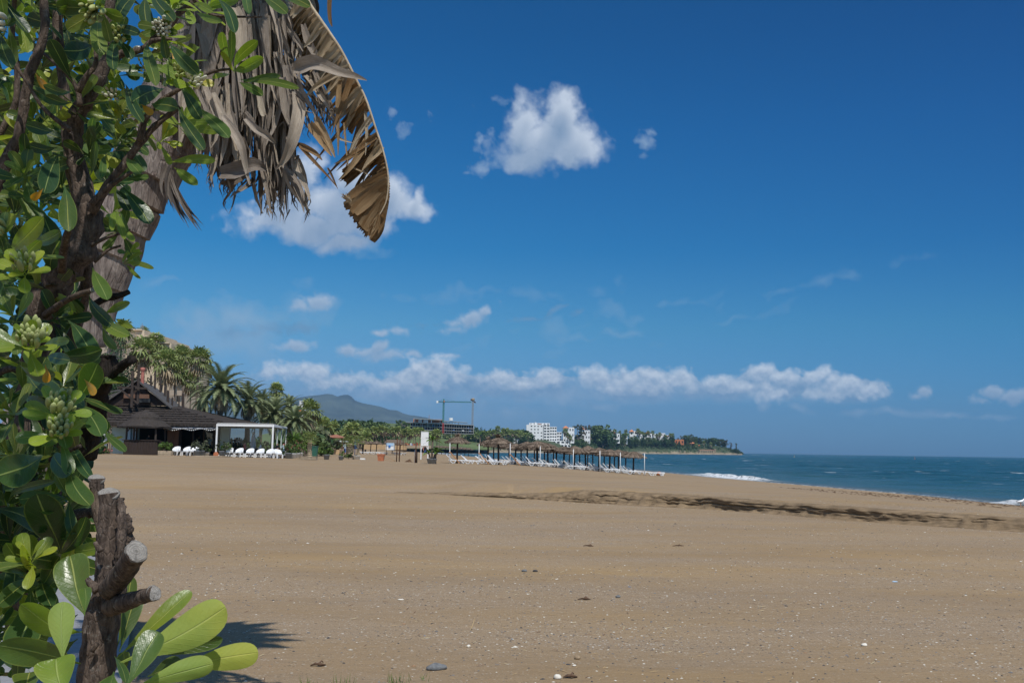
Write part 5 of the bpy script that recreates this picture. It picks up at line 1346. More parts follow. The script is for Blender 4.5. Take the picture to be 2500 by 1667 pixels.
# curtains, closed parasol, tables
cu = empty('green_curtain', label='pleated pale green curtain hanging inside the pergola', cat='curtain')
cm_ = MB()
for i in range(10): cm_.tube([(X(538+i*2.1, 94.0), 94, gl+.1), (X(538+i*2.1, 94), 94, zt_l-.1)], .06, 6)
cm_.build('curtain_cloth', M['teal_paint'], cu)
pa = empty('closed_parasol', label='closed grey-white parasol standing inside the pergola', cat='parasol')
pc = P(618,1090,92.5); pz = gz(pc.x, 92.5); pm = MB()
pm.lathe((pc.x, 92.5, pz), [(.20,.75),(.27,.9),(.22,1.5),(.16,1.95),(.10,2.1),(.15,2.18),(.05,2.35)], 12, jitter=.02); pm.build('folded_canopy', M['canvas_grey'], pa)
pm = MB(); pm.tube([(pc.x, 92.5, pz), (pc.x, 92.5, pz+.8)], .03); pm.box((pc.x, 92.5, pz+.14), (.5, .5, .08)); pm.build('pole', M['grey_metal'], pa)
def table_proto():
    r = empty('cafe_table'); a = MB(); a.box((0, 0, .72), (.8, .8, .04)); a.build('table_top', M['brown_wood'], r)
    b = MB(); b.tube([(0, 0, 0), (0, 0, .72)], .03); b.box((0, 0, .02), (.4, .4, .03)); b.build('pedestal', M['black_metal'], r); return r
TB = Kind([table_proto()])
for px, D, lab in ((470,96,'dark cafe table behind the first potted bush'),(500,97,'dark cafe table in the middle of the bar terrace'),(560,93.5,'cafe table near the left pergola post'),(603,92.5,'cafe table beside the closed parasol'),(645,93,'cafe table left of the right pergola post'),(680,95,'cafe table beside the two seated guests at the pergola end')):
    TB.put(gpt(px, D)+Vector((0, 0, .07)), 1, 0, label=lab, cat='table')
for i, px in enumerate((536,560,584,606,630,652,672,690)):
    place(bush(1.0, 520, .15, ('leaf_mid','leaf_dark','leaf_grey')[i % 3], 'bush', 1.3), gpt(px, 103.5+i % 3), (1.3,1,1.35), i, label='green bush growing behind the pergola', cat='bush', group='bushes growing behind the pergola')
# people
def person(name_pose, pose, shirt, legs, skin='skin'):
    """one continuous skinned body; clothes are faces of the same mesh by height"""
    if pose == 'stand':
        J = [(0,0,.95),(0,0,1.15),(0,0,1.42),(0,0,1.52),(0,.0,1.66),(.10,0,.90),(.11,.02,.50),(.11,0,.06),(.11,-.14,.04),(-.10,0,.90),(-.11,-.02,.50),(-.11,.0,.06),(-.11,-.14,.04),(.19,0,1.40),(.25,.02,1.13),(.27,-.08,.88),(-.19,0,1.40),(-.25,.02,1.13),(-.27,-.08,.88)]
    elif pose == 'walk':
        J = [(0,0,.95),(0,0,1.15),(0,.0,1.42),(0,0,1.52),(0,.0,1.66),(.09,0,.90),(.10,-.16,.52),(.10,-.22,.08),(.10,-.36,.05),(-.09,0,.90),(-.10,.08,.50),(-.10,.30,.12),(-.10,.22,.04),(.19,0,1.40),(.24,.14,1.15),(.25,.06,.92),(-.19,0,1.40),(-.24,-.12,1.15),(-.25,-.26,.95)]
    else:
        J = [(0,0,.52),(0,.03,.74),(0,.04,1.00),(0,.02,1.10),(0,-.01,1.24),(.10,-.03,.50),(.12,-.42,.50),(.12,-.44,.08),(.12,-.58,.05),(-.10,-.03,.50),(-.12,-.42,.50),(-.12,-.44,.08),(-.12,-.58,.05),(.20,.03,.98),(.26,-.08,.74),(.16,-.34,.76),(-.20,.03,.98),(-.26,-.08,.74),(-.14,-.34,.76)]
    E = [(0,1),(1,2),(2,3),(3,4),(0,5),(5,6),(6,7),(7,8),(0,9),(9,10),(10,11),(11,12),(2,13),(13,14),(14,15),(2,16),(16,17),(17,18)]
    Rr = [.13,.125,.13,.055,.10,.09,.065,.045,.04,.09,.065,.045,.04,.06,.045,.035,.06,.045,.035]
    me = bpy.data.meshes.new(name_pose); me.from_pydata(J, E, []); me.update()
    o = bpy.data.objects.new('person', me); COL.objects.link(o)
    md = o.modifiers.new('skin', 'SKIN'); md.use_smooth_shade = True
    for v, r_ in zip(me.skin_vertices[0].data, Rr): v.radius = (r_, r_*.8)
    me.skin_vertices[0].data[0].use_root = True
    o.modifiers.new('sub', 'SUBSURF').levels = 1
    dg = bpy.context.evaluated_depsgraph_get(); m2 = bpy.data.meshes.new_from_object(o.evaluated_get(dg))
    o.modifiers.clear(); o.data = m2
    m2.materials.clear()
    for nm in (skin, shirt, legs, 'hair'): m2.materials.append(M[nm])
    top_ = max(j[2] for j in J); sh = J[2][2]; hip = J[0][2]
    for p in m2.polygons:
        c = p.center
        if c.z > top_-.02 or (c.z > J[3][2]+.04 and c.y > .02): p.material_index = 3
        elif c.z > J[3][2]-.03: p.material_index = 0
        elif pose == 'sit': p.material_index = 0 if (c.y < -.2 and c.z > .62) else (1 if c.z > hip+.03 else (0 if c.z < .12 else 2))
        elif abs(c.x) > .205 and c.z < sh-.16: p.material_index = 0
        else: p.material_index = 1 if c.z > hip else (2 if c.z > .42 else 0)
    return o
def put_person(pose, shirt, legs, px, D, rz, label, dz=0, group=None):
    o = person('person', pose, shirt, legs); o.location = gpt(px, D)+Vector((0, 0, dz)); o.rotation_euler.z = rz
    tag(o, label, 'person', group); return o
put_person('stand','cloth_dark','cloth_dark',572,93,.3,'person in dark clothes standing inside the pergola near its left end',.08)
put_person('stand','cloth_grey','cloth_dark',588,98,1.2,'person in grey shirt standing deep inside the pergola',.08)
put_person('stand','cloth_dark','cloth_dark',361,90.6,0,'bartender in dark shirt behind the kiosk counter',.1)
put_person('stand','cloth_dark','cloth_dark',483,99,.5,'person in dark shirt standing on the bar terrace',.1)
put_person('stand','cloth_light','cloth_dark',510,98,2.8,'person in pale blue shirt standing on the bar terrace',.1)
SEAT = {}
def chair_dark():
    r = empty('cafe_chair'); a = MB(); a.box((0, 0, .44), (.44, .44, .04)); a.build('seat', M['black_metal'], r)
    b = MB(); b.box((0, .21, .68), (.44, .03, .34)); b.build('backrest', M['black_metal'], r)
    for sx in (-1, 1):
        for sy in (-1, 1):
            c = MB(); c.bar((sx*.19, sy*.19, 0), (sx*.19, sy*.19, .43), .035); c.build('leg', M['black_metal'], r)
    return r
CD = Kind([chair_dark()])
for px, D, rz, sh, lab, cl in ((597,91.8,1.4,'cloth_red','person in a pink-red top seated left of the closed parasol','black cafe chair under the guest in the pink-red top'),(634,92.2,-1.2,'cloth_white','person in white top seated right of the closed parasol','black cafe chair under the guest in the white top'),
    (676,93.0,1.0,'cloth_dark','man in black shirt seated at the right end of the pergola','black cafe chair under the man in black shirt'),(690,94.2,-.8,'cloth_light','person in pale blue top seated at the far right pergola end','black cafe chair under the guest in pale blue'),
    (486,96,.9,'cloth_grey','seated person in grey on the bar terrace','black cafe chair under the seated guest in grey'),(556,95,-1.0,'cloth_dark','seated person in dark clothes by the green curtain','black cafe chair by the green curtain')):
    p = gpt(px, D)+Vector((0, 0, .08)); CD.put(p, 1, rz, label=cl, cat='chair'); put_person('sit', sh, 'cloth_dark', px, D, rz, lab, .08)
# white plastic armchairs and small black tables along the front
def arm_chair():
    r = empty('armchair')
    s = MB(); s.box((0, -.02, .38), (.52, .52, .06)); s.build('seat', M['white_plastic'], r, False)
    b = MB(); n = 14; V = []; Fc = []
    for i in range(n+1):      # curved shell: back and arms in one sweep
        a = math.radians(-20+220*i/n); x = .36*math.cos(a); y = .30*math.sin(a)
        hgt = .60+.22*max(0, math.sin(a))**.7
        for rr_, z in ((1, .30), (1.04, hgt), (.88, hgt), (.84, .30)): V.append((x*rr_, y*rr_, z))
    for i in range(n):
        for k in range(4): Fc.append((i*4+k, (i+1)*4+k, (i+1)*4+(k+1) % 4, i*4+(k+1) % 4))
    Fc += [(0, 1, 2, 3), (n*4+3, n*4+2, n*4+1, n*4)]
    b.add(V, Fc); b.build('backrest', M['white_plastic'], r, True)
    for sx in (-1, 1):
        for sy, q_ in ((-1, .27), (1, .22)):
            c = MB(); c.box((sx*.29, sy*q_, .17), (.09, .08, .34), taper=1.2); c.build('leg', M['white_plastic'], r)
    return r
AC = Kind([arm_chair()])
cl_ = [(430,'first white plastic armchair from the left, beside the wooden planter'),(456,'white plastic armchair left of the first potted bushes'),(475,'white plastic armchair half hidden behind the grey pots'),(559,'leftmost white plastic armchair in front of the pergola'),(584,'second white plastic armchair in front of the pergola'),(610,'third white plastic armchair, below the closed parasol'),(635,'fourth white plastic armchair in front of the pergola'),(659,'fifth white plastic armchair, left of the right pergola post'),(678,'nearest white plastic armchair, turned to the sea beside the right pergola post')]
for px, lab in cl_:
    D = 88.6 if px != 678 else 87.2
    AC.put(gpt(px, D), 1, (-.35 if px != 678 else .9)+rv.uniform(-.1, .1), label=lab, cat='chair', group='white armchairs in front of the bar')
def small_table():
    r = empty('side_table'); a = MB(); a.box((0, 0, .43), (.42, .42, .03)); a.build('table_top', M['white_plastic'], r)
    b = MB(); b.bar((-.06, 0, 0), (.06, 0, .42), .10, .05); b.build('pedestal', M['black_metal'], r); return r
ST_ = Kind([small_table()])
for px, lab in ((438,'low black-legged table beside the leftmost white armchair'),(461,'low black-legged table beside the second white armchair'),(562,'low black-legged table at the leftmost pergola armchair'),(579,'low black-legged table between the first two pergola armchairs'),(613,'low black-legged table at the armchair below the parasol'),(629,'low black-legged table left of the fourth pergola armchair'),(664,'low black-legged table at the fifth pergola armchair')):
    ST_.put(gpt(px, 87.9), 1, 0, label=lab, cat='table', group='low tables between the white armchairs')
# pots and planters
def pot(r=.3, h=.45, mat='pot_grey', plant=None, taper=.75, name='potted_plant'):
    root = empty(name); a = MB(); a.lathe((0, 0, 0), [(r*taper, 0), (r, h*.9), (r*1.06, h*.92), (r*1.06, h), (r*.9, h), (r*.85, h*.85)], 16); a.build('pot', M[mat], root, True)
    if plant: 
        for m_, n_, s_, rr_, hh in plant: crown_mesh([((0, 0, h+hh*.5), (rr_, rr_, hh*.55)), ((rr_*.6, 0, h+hh*.4), (rr_*.6, rr_*.6, hh*.4)), ((-rr_*.6, 0, h+hh*.45), (rr_*.6, rr_*.6, hh*.45))], n_, s_).build('foliage', M[m_], root)
    return root
for px, D, a, lab in ((481,86.8,dict(r=.30,h=.5,plant=[('leaf_grey',420,.07,.62,.85)]),'big grey pot with a silvery bush, left of the boardwalk'),(492,88,dict(r=.27,h=.5,plant=[('leaf_grey',420,.07,.6,.9)]),'grey pot with an olive-green bush behind the first pot'),(504,88.6,dict(r=.26,h=.33,mat='pot_white',plant=[('leaf_mid',160,.07,.35,.5)]),'small white pot with a low plant by the boardwalk'),
    (541,88,dict(r=.25,h=.5,plant=[('leaf_grey',460,.07,.65,1.0)]),'grey pot with a tall dark bush at the left pergola post'),(704,88,dict(r=.32,h=.5,plant=[('leaf_mid',420,.08,.6,.9),('flower_pink',60,.06,.5,1.3)]),'grey pot with mixed plants at the right end of the pergola'),
    (712,89,dict(r=.2,h=.45,mat='pot_white',plant=[('leaf_mid',260,.07,.4,.9)]),'slim white pot, first beside the grey end pot'),(719,91,dict(r=.2,h=.45,mat='pot_white',plant=[('leaf_bright',260,.07,.4,.9),('flower_pink',50,.06,.4,1.2)]),'slim white pot, second beside the grey end pot'),(727,93,dict(r=.2,h=.45,mat='pot_white',plant=[('leaf_mid',260,.07,.4,1.0)]),'slim white pot, third beside the grey end pot'),(735,96,dict(r=.22,h=.5,mat='pot_white',plant=[('leaf_bright',300,.08,.5,1.0),('flower_pink',50,.06,.4,1.2)]),'white pot with the brightest leaves, last of the slim pots'),
    (797,88,dict(r=.28,h=.45,plant=[('leaf_bright',380,.09,.62,.7)]),'grey pot with bright leafy plant on the open sand'),(832,87.5,dict(r=.22,h=.35,plant=[('leaf_mid',120,.06,.22,.45)]),'small grey pot with a thin sprig on the open sand')):
    place(pot(**a), gpt(px, D), 1, 0, label=lab, cat='potted plant', group='potted plants along the bar terrace' if px < 740 else None)
place(yucca(1.0, 30, .6, 'leaf_bright', 2), gpt(547, 88.4), 1, 0, label='spiky green yucca beside the left pergola post', cat='plant')
def plank_box(w_, d_, h_, mat='pale_wood'):
    mb = MB()
    for i in range(3):
        z = h_*(i+.5)/3
        for y in (-d_/2, d_/2): mb.box((0, y, z), (w_, .03, h_/3*.92), t=rn.random())
        for x in (-w_/2, w_/2): mb.box((x, 0, z), (.03, d_-.06, h_/3*.92), t=rn.random())
    mb.box((0, 0, h_*.8), (w_-.08, d_-.08, .04), t=.1)
    return mb
pl = empty('planter_box', label='wooden planter box with a small palm and leafy plants beside the kiosk', cat='planter'); plank_box(1.15, .6, .42).build('box', M['pale_wood'], pl)
crown_mesh([((0, 0, .85), (.62, .4, .5)), ((.35, 0, .7), (.4, .4, .35))], 420, .09).build('foliage', M['leaf_bright'], pl); pl.location = gpt(404, 86.8)
spk = yucca(.5, 26, .6, 'leaf_mid', 2, 'small_palm'); place(spk, gpt(398, 87.6)+Vector((0, 0, .3)), 1.2, 0, label='small palm rising behind the wooden planter box', cat='plant')
ww = empty('boardwalk', label='short grey boardwalk leading from the bar onto the sand', cat='boardwalk'); wm = MB(); p0 = gpt(503, 85.5)
for i in range(12): wm.box((p0.x+.3*math.sin(i), p0.y+i*.22, p0.z+.05), (2.2, .18, .05), t=rn.random())
wm.build('planks', M['pale_wood'], ww)
rl_ = empty('cable_reel', label='small rusty red reel at the right end of the boardwalk', cat='reel'); rm = MB(); p0 = gpt(527, 86)
rm.lathe((0, 0, 0), [(.22,-.14),(.22,-.11),(.12,-.1),(.12,.1),(.22,.11),(.22,.14)], 14); rm.build('reel', M['terracotta'], rl_); rl_.location = p0+Vector((0, 0, .22)); rl_.rotation_euler = (R(90), 0, .3)
# things left of the kiosk
place(bush(.95, 900, .10, 'leaf_mid', 'dry_bush', 1.0, 'flower_pink'), gpt(232, 86.5), (1.4, 1, 1), 0, label='low rambling bush with dry reddish leaves left of the kiosk', cat='bush')
place(yucca(1.3, 30, .7, 'leaf_mid', 2), gpt(213, 88), 1, 0, label='spiky yucca in front of the white wall at the far left', cat='plant')
place(yucca(1.6, 30, .7, 'leaf_mid', 1), gpt(272, 89), 1, 0, label='spiky yucca against the pale teal wall', cat='plant')
wl = MB(); rbox(wl, 170, 1044, 262, 1092, 95, 95.3); tag(wl.build('garden_wall', M['white_paint']), 'white wall with a hatch left of the bar', 'wall')
tt = empty('serving_table', label='wooden serving table with crockery in front of the white wall', cat='table'); tm = MB(); p0 = gpt(250, 90)
tm.box((0, 0, .95), (1.7, .6, .06)); tm.box((0, 0, .45), (1.6, .5, .04)); tm.build('table_top', M['pale_wood'], tt)
for sx in (-.75, .75):
    for sy in (-.25, .25):
        a = MB(); a.bar((sx, sy, 0), (sx, sy, .95), .07); a.build('leg', M['pale_wood'], tt)
tt.location = p0
for i, (dx_, mt) in enumerate(((-.5,'pot_white'),(-.15,'terracotta'),(.25,'pot_white'),(.5,'roof_orange'))):
    o = MB(); o.lathe((0, 0, 0), [(.07,0),(.12,.05),(.13,.12),(.1,.16)], 10)
    tag(o.build('jar', M[mt], loc=p0+Vector((dx_, -.1, .98))), ['white bowl at the left end of the serving table','reddish jar, second from the left on the serving table','white jar, third from the left on the serving table','orange jar at the right end of the serving table'][i], 'jar')
# cream apartment block behind
blk = empty('apartment_block', label='cream apartment block with balconies and a red-tiled roof tower', cat='building')
def facade(parent, p0, p1, z0, z1, floors, cols, mat, ow=.5, oh=.55, depth=.5, back=8., win='window_dark', name='window', skip=(), body=True):
    """wall with real openings and recessed panes, running from p0 to p1"""
    p0 = Vector((p0[0], p0[1], 0)); p1 = Vector((p1[0], p1[1], 0)); L = (p1-p0).length; u = (p1-p0)/L; nrm = Vector((u.y, -u.x, 0))
    rot = Matrix((u, -nrm, Vector((0, 0, 1)))).transposed(); mb = MB(); fh = (z1-z0)/floors; cw = L/cols
    for f in range(floors):
        zb = z0+f*fh; h1 = fh*(1-oh)*.55; h2 = fh*(1-oh)*.45
        mb.box(p0+u*L/2+Vector((0, 0, zb+h1/2))-nrm*depth/2, (L, depth, h1), rot); mb.box(p0+u*L/2+Vector((0, 0, zb+fh-h2/2))-nrm*depth/2, (L, depth, h2), rot)
        for c in range(cols+1):
            w_ = cw*(1-ow); xx = c*cw; x0 = max(0, xx-w_/2); x1 = min(L, xx+w_/2)
            mb.box(p0+u*(x0+x1)/2+Vector((0, 0, zb+h1+fh*oh/2))-nrm*(depth/2+.01), (x1-x0, depth-.02, fh*oh), rot)
        for c in range(cols):
            if (f, c) in skip:
                mb.box(p0+u*((c+.5)*cw)+Vector((0, 0, zb+h1+fh*oh/2))-nrm*(depth/2+.03), (cw*ow, depth-.06, fh*oh), rot); continue
            wm_ = MB(); wm_.box(p0+u*((c+.5)*cw)+Vector((0, 0, zb+h1+fh*oh/2))-nrm*(depth-.06), (cw*ow-.02, .08, fh*oh-.02), rot)
            wm_.build(name, M[win], parent)
    if body: mb.box(p0+u*L/2-nrm*(depth+back/2)+Vector((0, 0, (z0+z1)/2)), (L, back, (z1-z0)), rot)
    return mb, rot, nrm, u
Bz = 2.0
a0 = P(395,900,150); a1 = P(472,900,165)
mb, rot, nrm, u = facade(blk, (P(396,950,150).x,150), (P(470,950,170).x,170), Bz, P(470,866,170).z, 6, 6, 'cream_wall', .42, .55, .6, 6)
mb.build('wall', M['cream_wall'], blk)
for x0, y0, x1, D0_, D1_ in ((225,800,262,140,160),(262,812,305,146,160),(305,806,345,150,165),(345,822,384,150,164),(384,838,412,150,166),(412,846,440,154,168)):
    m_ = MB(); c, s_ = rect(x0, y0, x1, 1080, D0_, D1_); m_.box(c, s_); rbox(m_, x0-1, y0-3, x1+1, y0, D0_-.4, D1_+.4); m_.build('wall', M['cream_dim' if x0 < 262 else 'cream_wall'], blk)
for x0, x1 in ((414,426),(432,446)):
    for y_ in (935, 962, 990):
        m_ = MB(); rbox(m_, x0, y_, x1, y_+3, 148.3, 150.5); rbox(m_, x0, y_-9, x1, y_, 148.3, 148.45); m_.build('balcony', M['cream_dim'], blk)
rt = MB(); rt.prism([P(333,820,152), P(348,811,152), P(364,818,152), P(364,826,152), P(333,826,152)], (0, 6, 0)); rt.build('roof', M['roof_tile'], blk)
an = MB(); c, s_ = rect(342, 812, 350, 822, 151, 153); an.box(c, s_); an.build('roof_turret', M['cream_wall'], blk)
an = MB(); b0 = P(346,813,152); h_ = P(346,791,152).z-b0.z
for dx_ in (-.22, .22): an.bar((b0.x+dx_, 152, b0.z), (b0.x+dx_*.7, 152, b0.z+h_*.9), .05)
for k in range(5): an.bar((b0.x-.3, 152, b0.z+h_*(.2+.15*k)), (b0.x+.3, 152, b0.z+h_*(.28+.13*k)), .05)
an.bar((b0.x, 152, b0.z), (b0.x, 152, b0.z+h_*1.1), .06); an.build('antenna', M['grey_metal'], blk)
an = MB()
for x_, y_ in ((427,842),(455,858),(445,852)): an.bar(P(x_, y_+10, 160), P(x_, y_-4, 160), .05)
an.build('roof_aerial', M['grey_metal'], blk)

# ------------------------------------------------------------------ open sand between bar and parasols
def near_pt(px, py, zg=1.54):
    r_ = ray(px, py); D_ = (CZ-zg)/(-r_.z); x = r_.x*D_
    for _ in range(4):
        z = float(ground_z(np.array([x]), np.array([D_]))[0]); D_ = (CZ-z)/(-r_.z); x = r_.x*D_
    return Vector((x, D_, z))
def shaggy_palm(H=1.5, r=.28, L=.8, n=26, mat='fan_green', name='young_palm'):
    root = empty(name); t = MB()
    prof = [(r*.8, -.1)]
    for i in range(9): prof += [(r*(1.05-.03*i)*rn.uniform(.9, 1.15), H*i/9), (r*(.85-.03*i), H*(i+.8)/9)]
    t.lathe((0, 0, 0), prof, 10, jitter=.06); t.build('trunk', M['palm_brown'], root)
    mb = MB()
    for i in range(n):
        a = i*2.4; el_ = 1.3-1.7*i/n; d = Vector((math.cos(a)*math.cos(el_), math.sin(a)*math.cos(el_), math.sin(el_)))
        b = Vector((0, 0, H)); p = b+d*L*.5; mb.bar(b, p, .025, t=.4)
        side = d.cross(Vector((0, 0, 1))); side = side.normalized() if side.length > .1 else Vector((1, 0, 0))
        for k in range(7):
            an = math.radians(-80+160*k/6); e = d*math.cos(an)+side*math.sin(an); tp = p+e*L*.5-Vector((0, 0, L*.12)); w_ = (side*math.cos(an)-d*math.sin(an))*.04
            mb.add([p, p+e*L*.3+w_, tp, p+e*L*.3-w_], [(0, 1, 2, 3)], t=rn.random())
    mb.build('crown', M[mat], root); return root
bx_ = empty('wooden_planter', label='low square timber planter on open sand under the young palm', cat='planter'); plank_box(1.25, .9, .3).build('box', M['pale_wood'], bx_); bx_.location = gpt(755, 84)
place(shaggy_palm(1.45, .24, .95, 26), gpt(755, 84)+Vector((0, 0, .25)), 1, 0, label='young palm with shaggy trunk in the low timber planter', cat='palm')
bn = empty('litter_bin', label='tall dark green litter bin behind the young palm', cat='bin'); b_ = MB(); b_.box((0, 0, .55), (.55, .5, 1.05), taper=1.12); b_.build('body', M['bin_green'], bn)
b_ = MB(); b_.box((0, -.02, 1.12), (.66, .6, .10)); b_.build('lid', M['bin_green'], bn)
for sx in (-.2, .2):
    b_ = MB(); b_.lathe((sx, .25, .08), [(.08,-.03),(.08,.03)], 8); b_.build('wheel', M['black_metal'], bn)
bn.location = gpt(766, 92)
pv_ = empty('red_pavilion', label='open pavilion with a red pyramid roof and a cream counter', cat='pavilion'); p0 = gpt(819, 150); hz0 = P(819, 1069, 150).z-p0.z; ap = P(819, 1060, 150).z-p0.z
b_ = MB(); b_.lathe((0, 0, 0), [(1.95,hz0),(1.97,hz0+.08),(.05,ap)], 4); o = b_.build('roof', M['roof_tile'], pv_); o.rotation_euler.z = R(40)
for sx in (-1.15, 1.15):
    for sy in (-1.1, 1.1):
        b_ = MB(); b_.box((sx, sy, hz0/2), (.14, .14, hz0)); b_.build('post', M['rust_post'], pv_)
b_ = MB(); b_.box((.1, 0, .35), (1.2, .9, .7)); b_.build('counter', M['ochre_wall'], pv_); pv_.location = p0
sh_ = empty('beach_shed', label='low shed with a white flat roof and big panes left of the red pavilion', cat='building'); b_ = MB(); rbox(b_, 781, 1075, 832, 1078, 158, 166); b_.build('roof', M['white_paint'], sh_)
b_ = MB(); rbox(b_, 782, 1078, 790, 1098, 160, 165); rbox(b_, 800, 1078, 830, 1090, 165, 165.3); b_.build('wall', M['pot_grey'], sh_)
o1 = put_person('walk','cloth_light','cloth_blue',842,128,2.9,'walker in light shirt with a blue backpack left of the shaggy palm'); b_ = MB(); b_.box((0, .20, 1.22), (.32, .2, .46), taper=.8); bp = b_.build('backpack', M['cloth_blue'], None); tag(bp, 'blue backpack on the walker left of the shaggy palm', 'backpack'); bp.location = o1.location; bp.rotation_euler.z = 2.9+math.pi
put_person('walk','cloth_dark','cloth_grey',848.5,127,2.7,'walker in dark top close behind the blue backpack')
put_person('stand','cloth_dark','cloth_blue',1037.5,150,0,'person in dark top standing beyond the white tower')
put_person('walk','cloth_red','cloth_dark',1033.5,230,1,'small distant person in red beyond the white tower')
place(shaggy_palm(1.55, .42, 1.05, 30), gpt(853, 97), 1, 0, label='stout shaggy young palm beside the blue shower frame', cat='palm')
bx_ = empty('wooden_planter', label='low timber edging box round the stout shaggy palm', cat='planter'); plank_box(1.6, 1.0, .16).build('box', M['pale_wood'], bx_); bx_.location = gpt(854, 95.6)
place(bush(.42, 240, .09, 'leaf_bright', 'green_bush', .75), gpt(844, 95.2), 1, 0, label='small bright bush left of the stout shaggy palm', cat='bush'); place(bush(.42, 240, .09, 'leaf_mid', 'green_bush', .7), gpt(861, 95.2), 1, 0, label='small bush right of the stout shaggy palm', cat='bush')
lf = empty('shower_frame', label='bright blue tubular shower frame by the white pot', cat='shower'); b_ = MB(); p0 = gpt(870, 98); hh = P(870, 1071, 98).z-p0.z
for dx_ in (-.17, .17): b_.bar((dx_, 0, 0), (dx_, 0, hh), .06)
for k in range(4): b_.bar((-.17, 0, hh*(.55+.12*k)), (.17, 0, hh*(.55+.12*k)), .05)
b_.bar((-.17, 0, hh), (-.05, -.3, hh+.12), .05); b_.bar((.17, 0, hh), (.05, -.3, hh+.12), .05); b_.build('frame', M['blue_paint'], lf); lf.location = p0
place(pot(.34, .38, 'pot_white', name='white_pot'), gpt(871, 95), 1, 0, label='wide white pot holding a slim palm by the shower frame', cat='pot')
place(shaggy_palm(1.35, .13, .85, 22), gpt(873.5, 95)+Vector((0, 0, .3)), 1, 0, label='slim palm growing from the white pot', cat='palm')
b_ = MB(); b_.box((0, 0, .05), (.75, .4, .10)); b_.box((0, 0, .11), (.6, .3, .03)); tag(b_.build('paving_slab', M['white_paint'], loc=gpt(882, 95.5)), 'white slab lying on the sand right of the white pot', 'slab')
bk = empty('litter_basket', label='terracotta coloured square beach litter basket', cat='bin'); b_ = MB(); n_ = 10
b_.box((0, 0, .28), (.48, .44, .5), taper=1.2); b_.build('body', M['terracotta'], bk); b_ = MB(); b_.box((0, 0, .58), (.68, .58, .12)); b_.build('rim', M['terracotta'], bk)
b_ = MB(); b_.bar((.3, 0, .5), (1.3, .1, .03), .02); b_.bar((.3, .05, .1), (1.3, .1, .03), .02); b_.build('rope', M['rope'], bk); bk.location = gpt(930, 87)
def post(px, D, y0, w_, mat, label, lean=0, group=None, kind='post'):
    p = gpt(px, D); r_ = empty('wooden_post', label=label, cat=kind, group=group); h_ = P(px, y0, D).z-p.z
    b_ = MB(); b_.tube([(0, 0, -.2), (lean*.5, 0, h_*.5), (lean, 0, h_)], [w_/2, w_/2*.95, w_/2*.9], 8, bump=.2); b_.build('shaft', M[mat], r_, True)
    b_ = MB(); b_.tube([(lean, 0, h_), (lean, 0, h_+.05)], [w_/2, w_*.3], 8); b_.build('cap', M[mat], r_, True); r_.location = p; return r_
post(968, 86.5, 1071, .10, 'rust_post', 'tall brown post, left one of the pair right of the litter basket', .02)
post(974.5, 87.5, 1072, .10, 'rust_post', 'tall brown post, right one of the pair right of the litter basket', .03)
post(1014, 83.5, 1080, .11, 'rust_post', 'dark post with pale top left of the white tower', .03)
post(1017, 83.6, 1104, .15, 'dark_wood', 'short dark stump beside the dark post')
post(1012.3, 83.7, 1099, .05, 'white_paint', 'thin white stake beside the dark post')
for i, (px, D, y0) in enumerate(((984, 170, 1073), (988.5, 172, 1075), (943, 165, 1070))): post(px, D, y0, .09, 'rust_post', ['thin far post, left one behind the brown pair','thin far post, right one behind the brown pair','thin far post in front of the blue and white kiosk'][i])
mo = MB()
V = []; n_ = 14
for i in range(n_):
    for k in range(n_):
        x = (i/(n_-1)-.5)*1.0; y = (k/(n_-1)-.5)*.8; V.append((x, y, max(-.03, .26*math.exp(-(x*x*14+y*y*16))*(1+.5*noise.noise((x*5, y*5, 0)))-.02)))
mo.add(V, [(i*n_+k, (i+1)*n_+k, (i+1)*n_+k+1, i*n_+k+1) for i in range(n_-1) for k in range(n_-1)])
pmat('mound_weed_brown', (.10,.06,.035), .95, .1, 8, .4)
tag(mo.build('sand_mound', M['mound_weed_brown'], None, True, loc=gpt(998, 87)), 'dark mound of sand left of the dark post', 'heap')  # small sand mound, given a dark brown colour
# white tower
tw = empty('beach_tower', label='tall white boxed panel on four legs standing on the sand', cat='lifeguard tower'); p0 = gpt(1036, 112); zt = P(1036, 1054, 112).z-p0.z; zb = P(1036, 1088, 112).z-p0.z
b_ = MB(); b_.box((0, 0, (zt+zb)/2), (.84, .5, zt-zb)); b_.box((0, 0, zt+.02), (.9, .56, .05)); b_.box((0, -.255, (zt+zb)/2-.02), (.80, .012, .03)); b_.box((0, -.255, zb+.04), (.86, .03, .06)); b_.build('panel_box', M['white_paint'], tw)
for sx in (-.39, .39):
    for sy in (-.22, .22):
        b_ = MB(); b_.box((sx, sy, zb/2), (.08, .08, zb)); b_.bar((sx, sy, zb*.72), (sx*.45, sy, zb), .05); b_.build('leg', M['white_paint'], tw)
b_ = MB()
for dx_, dz_ in ((-.2,.9),(.22,.85),(.05,.3),(-.12,.22)): b_.box((dx_, -.262, zb+dz_), (.03, .01, .05))
b_.build('rust_marks', M['rust_post'], tw); tw.location = p0
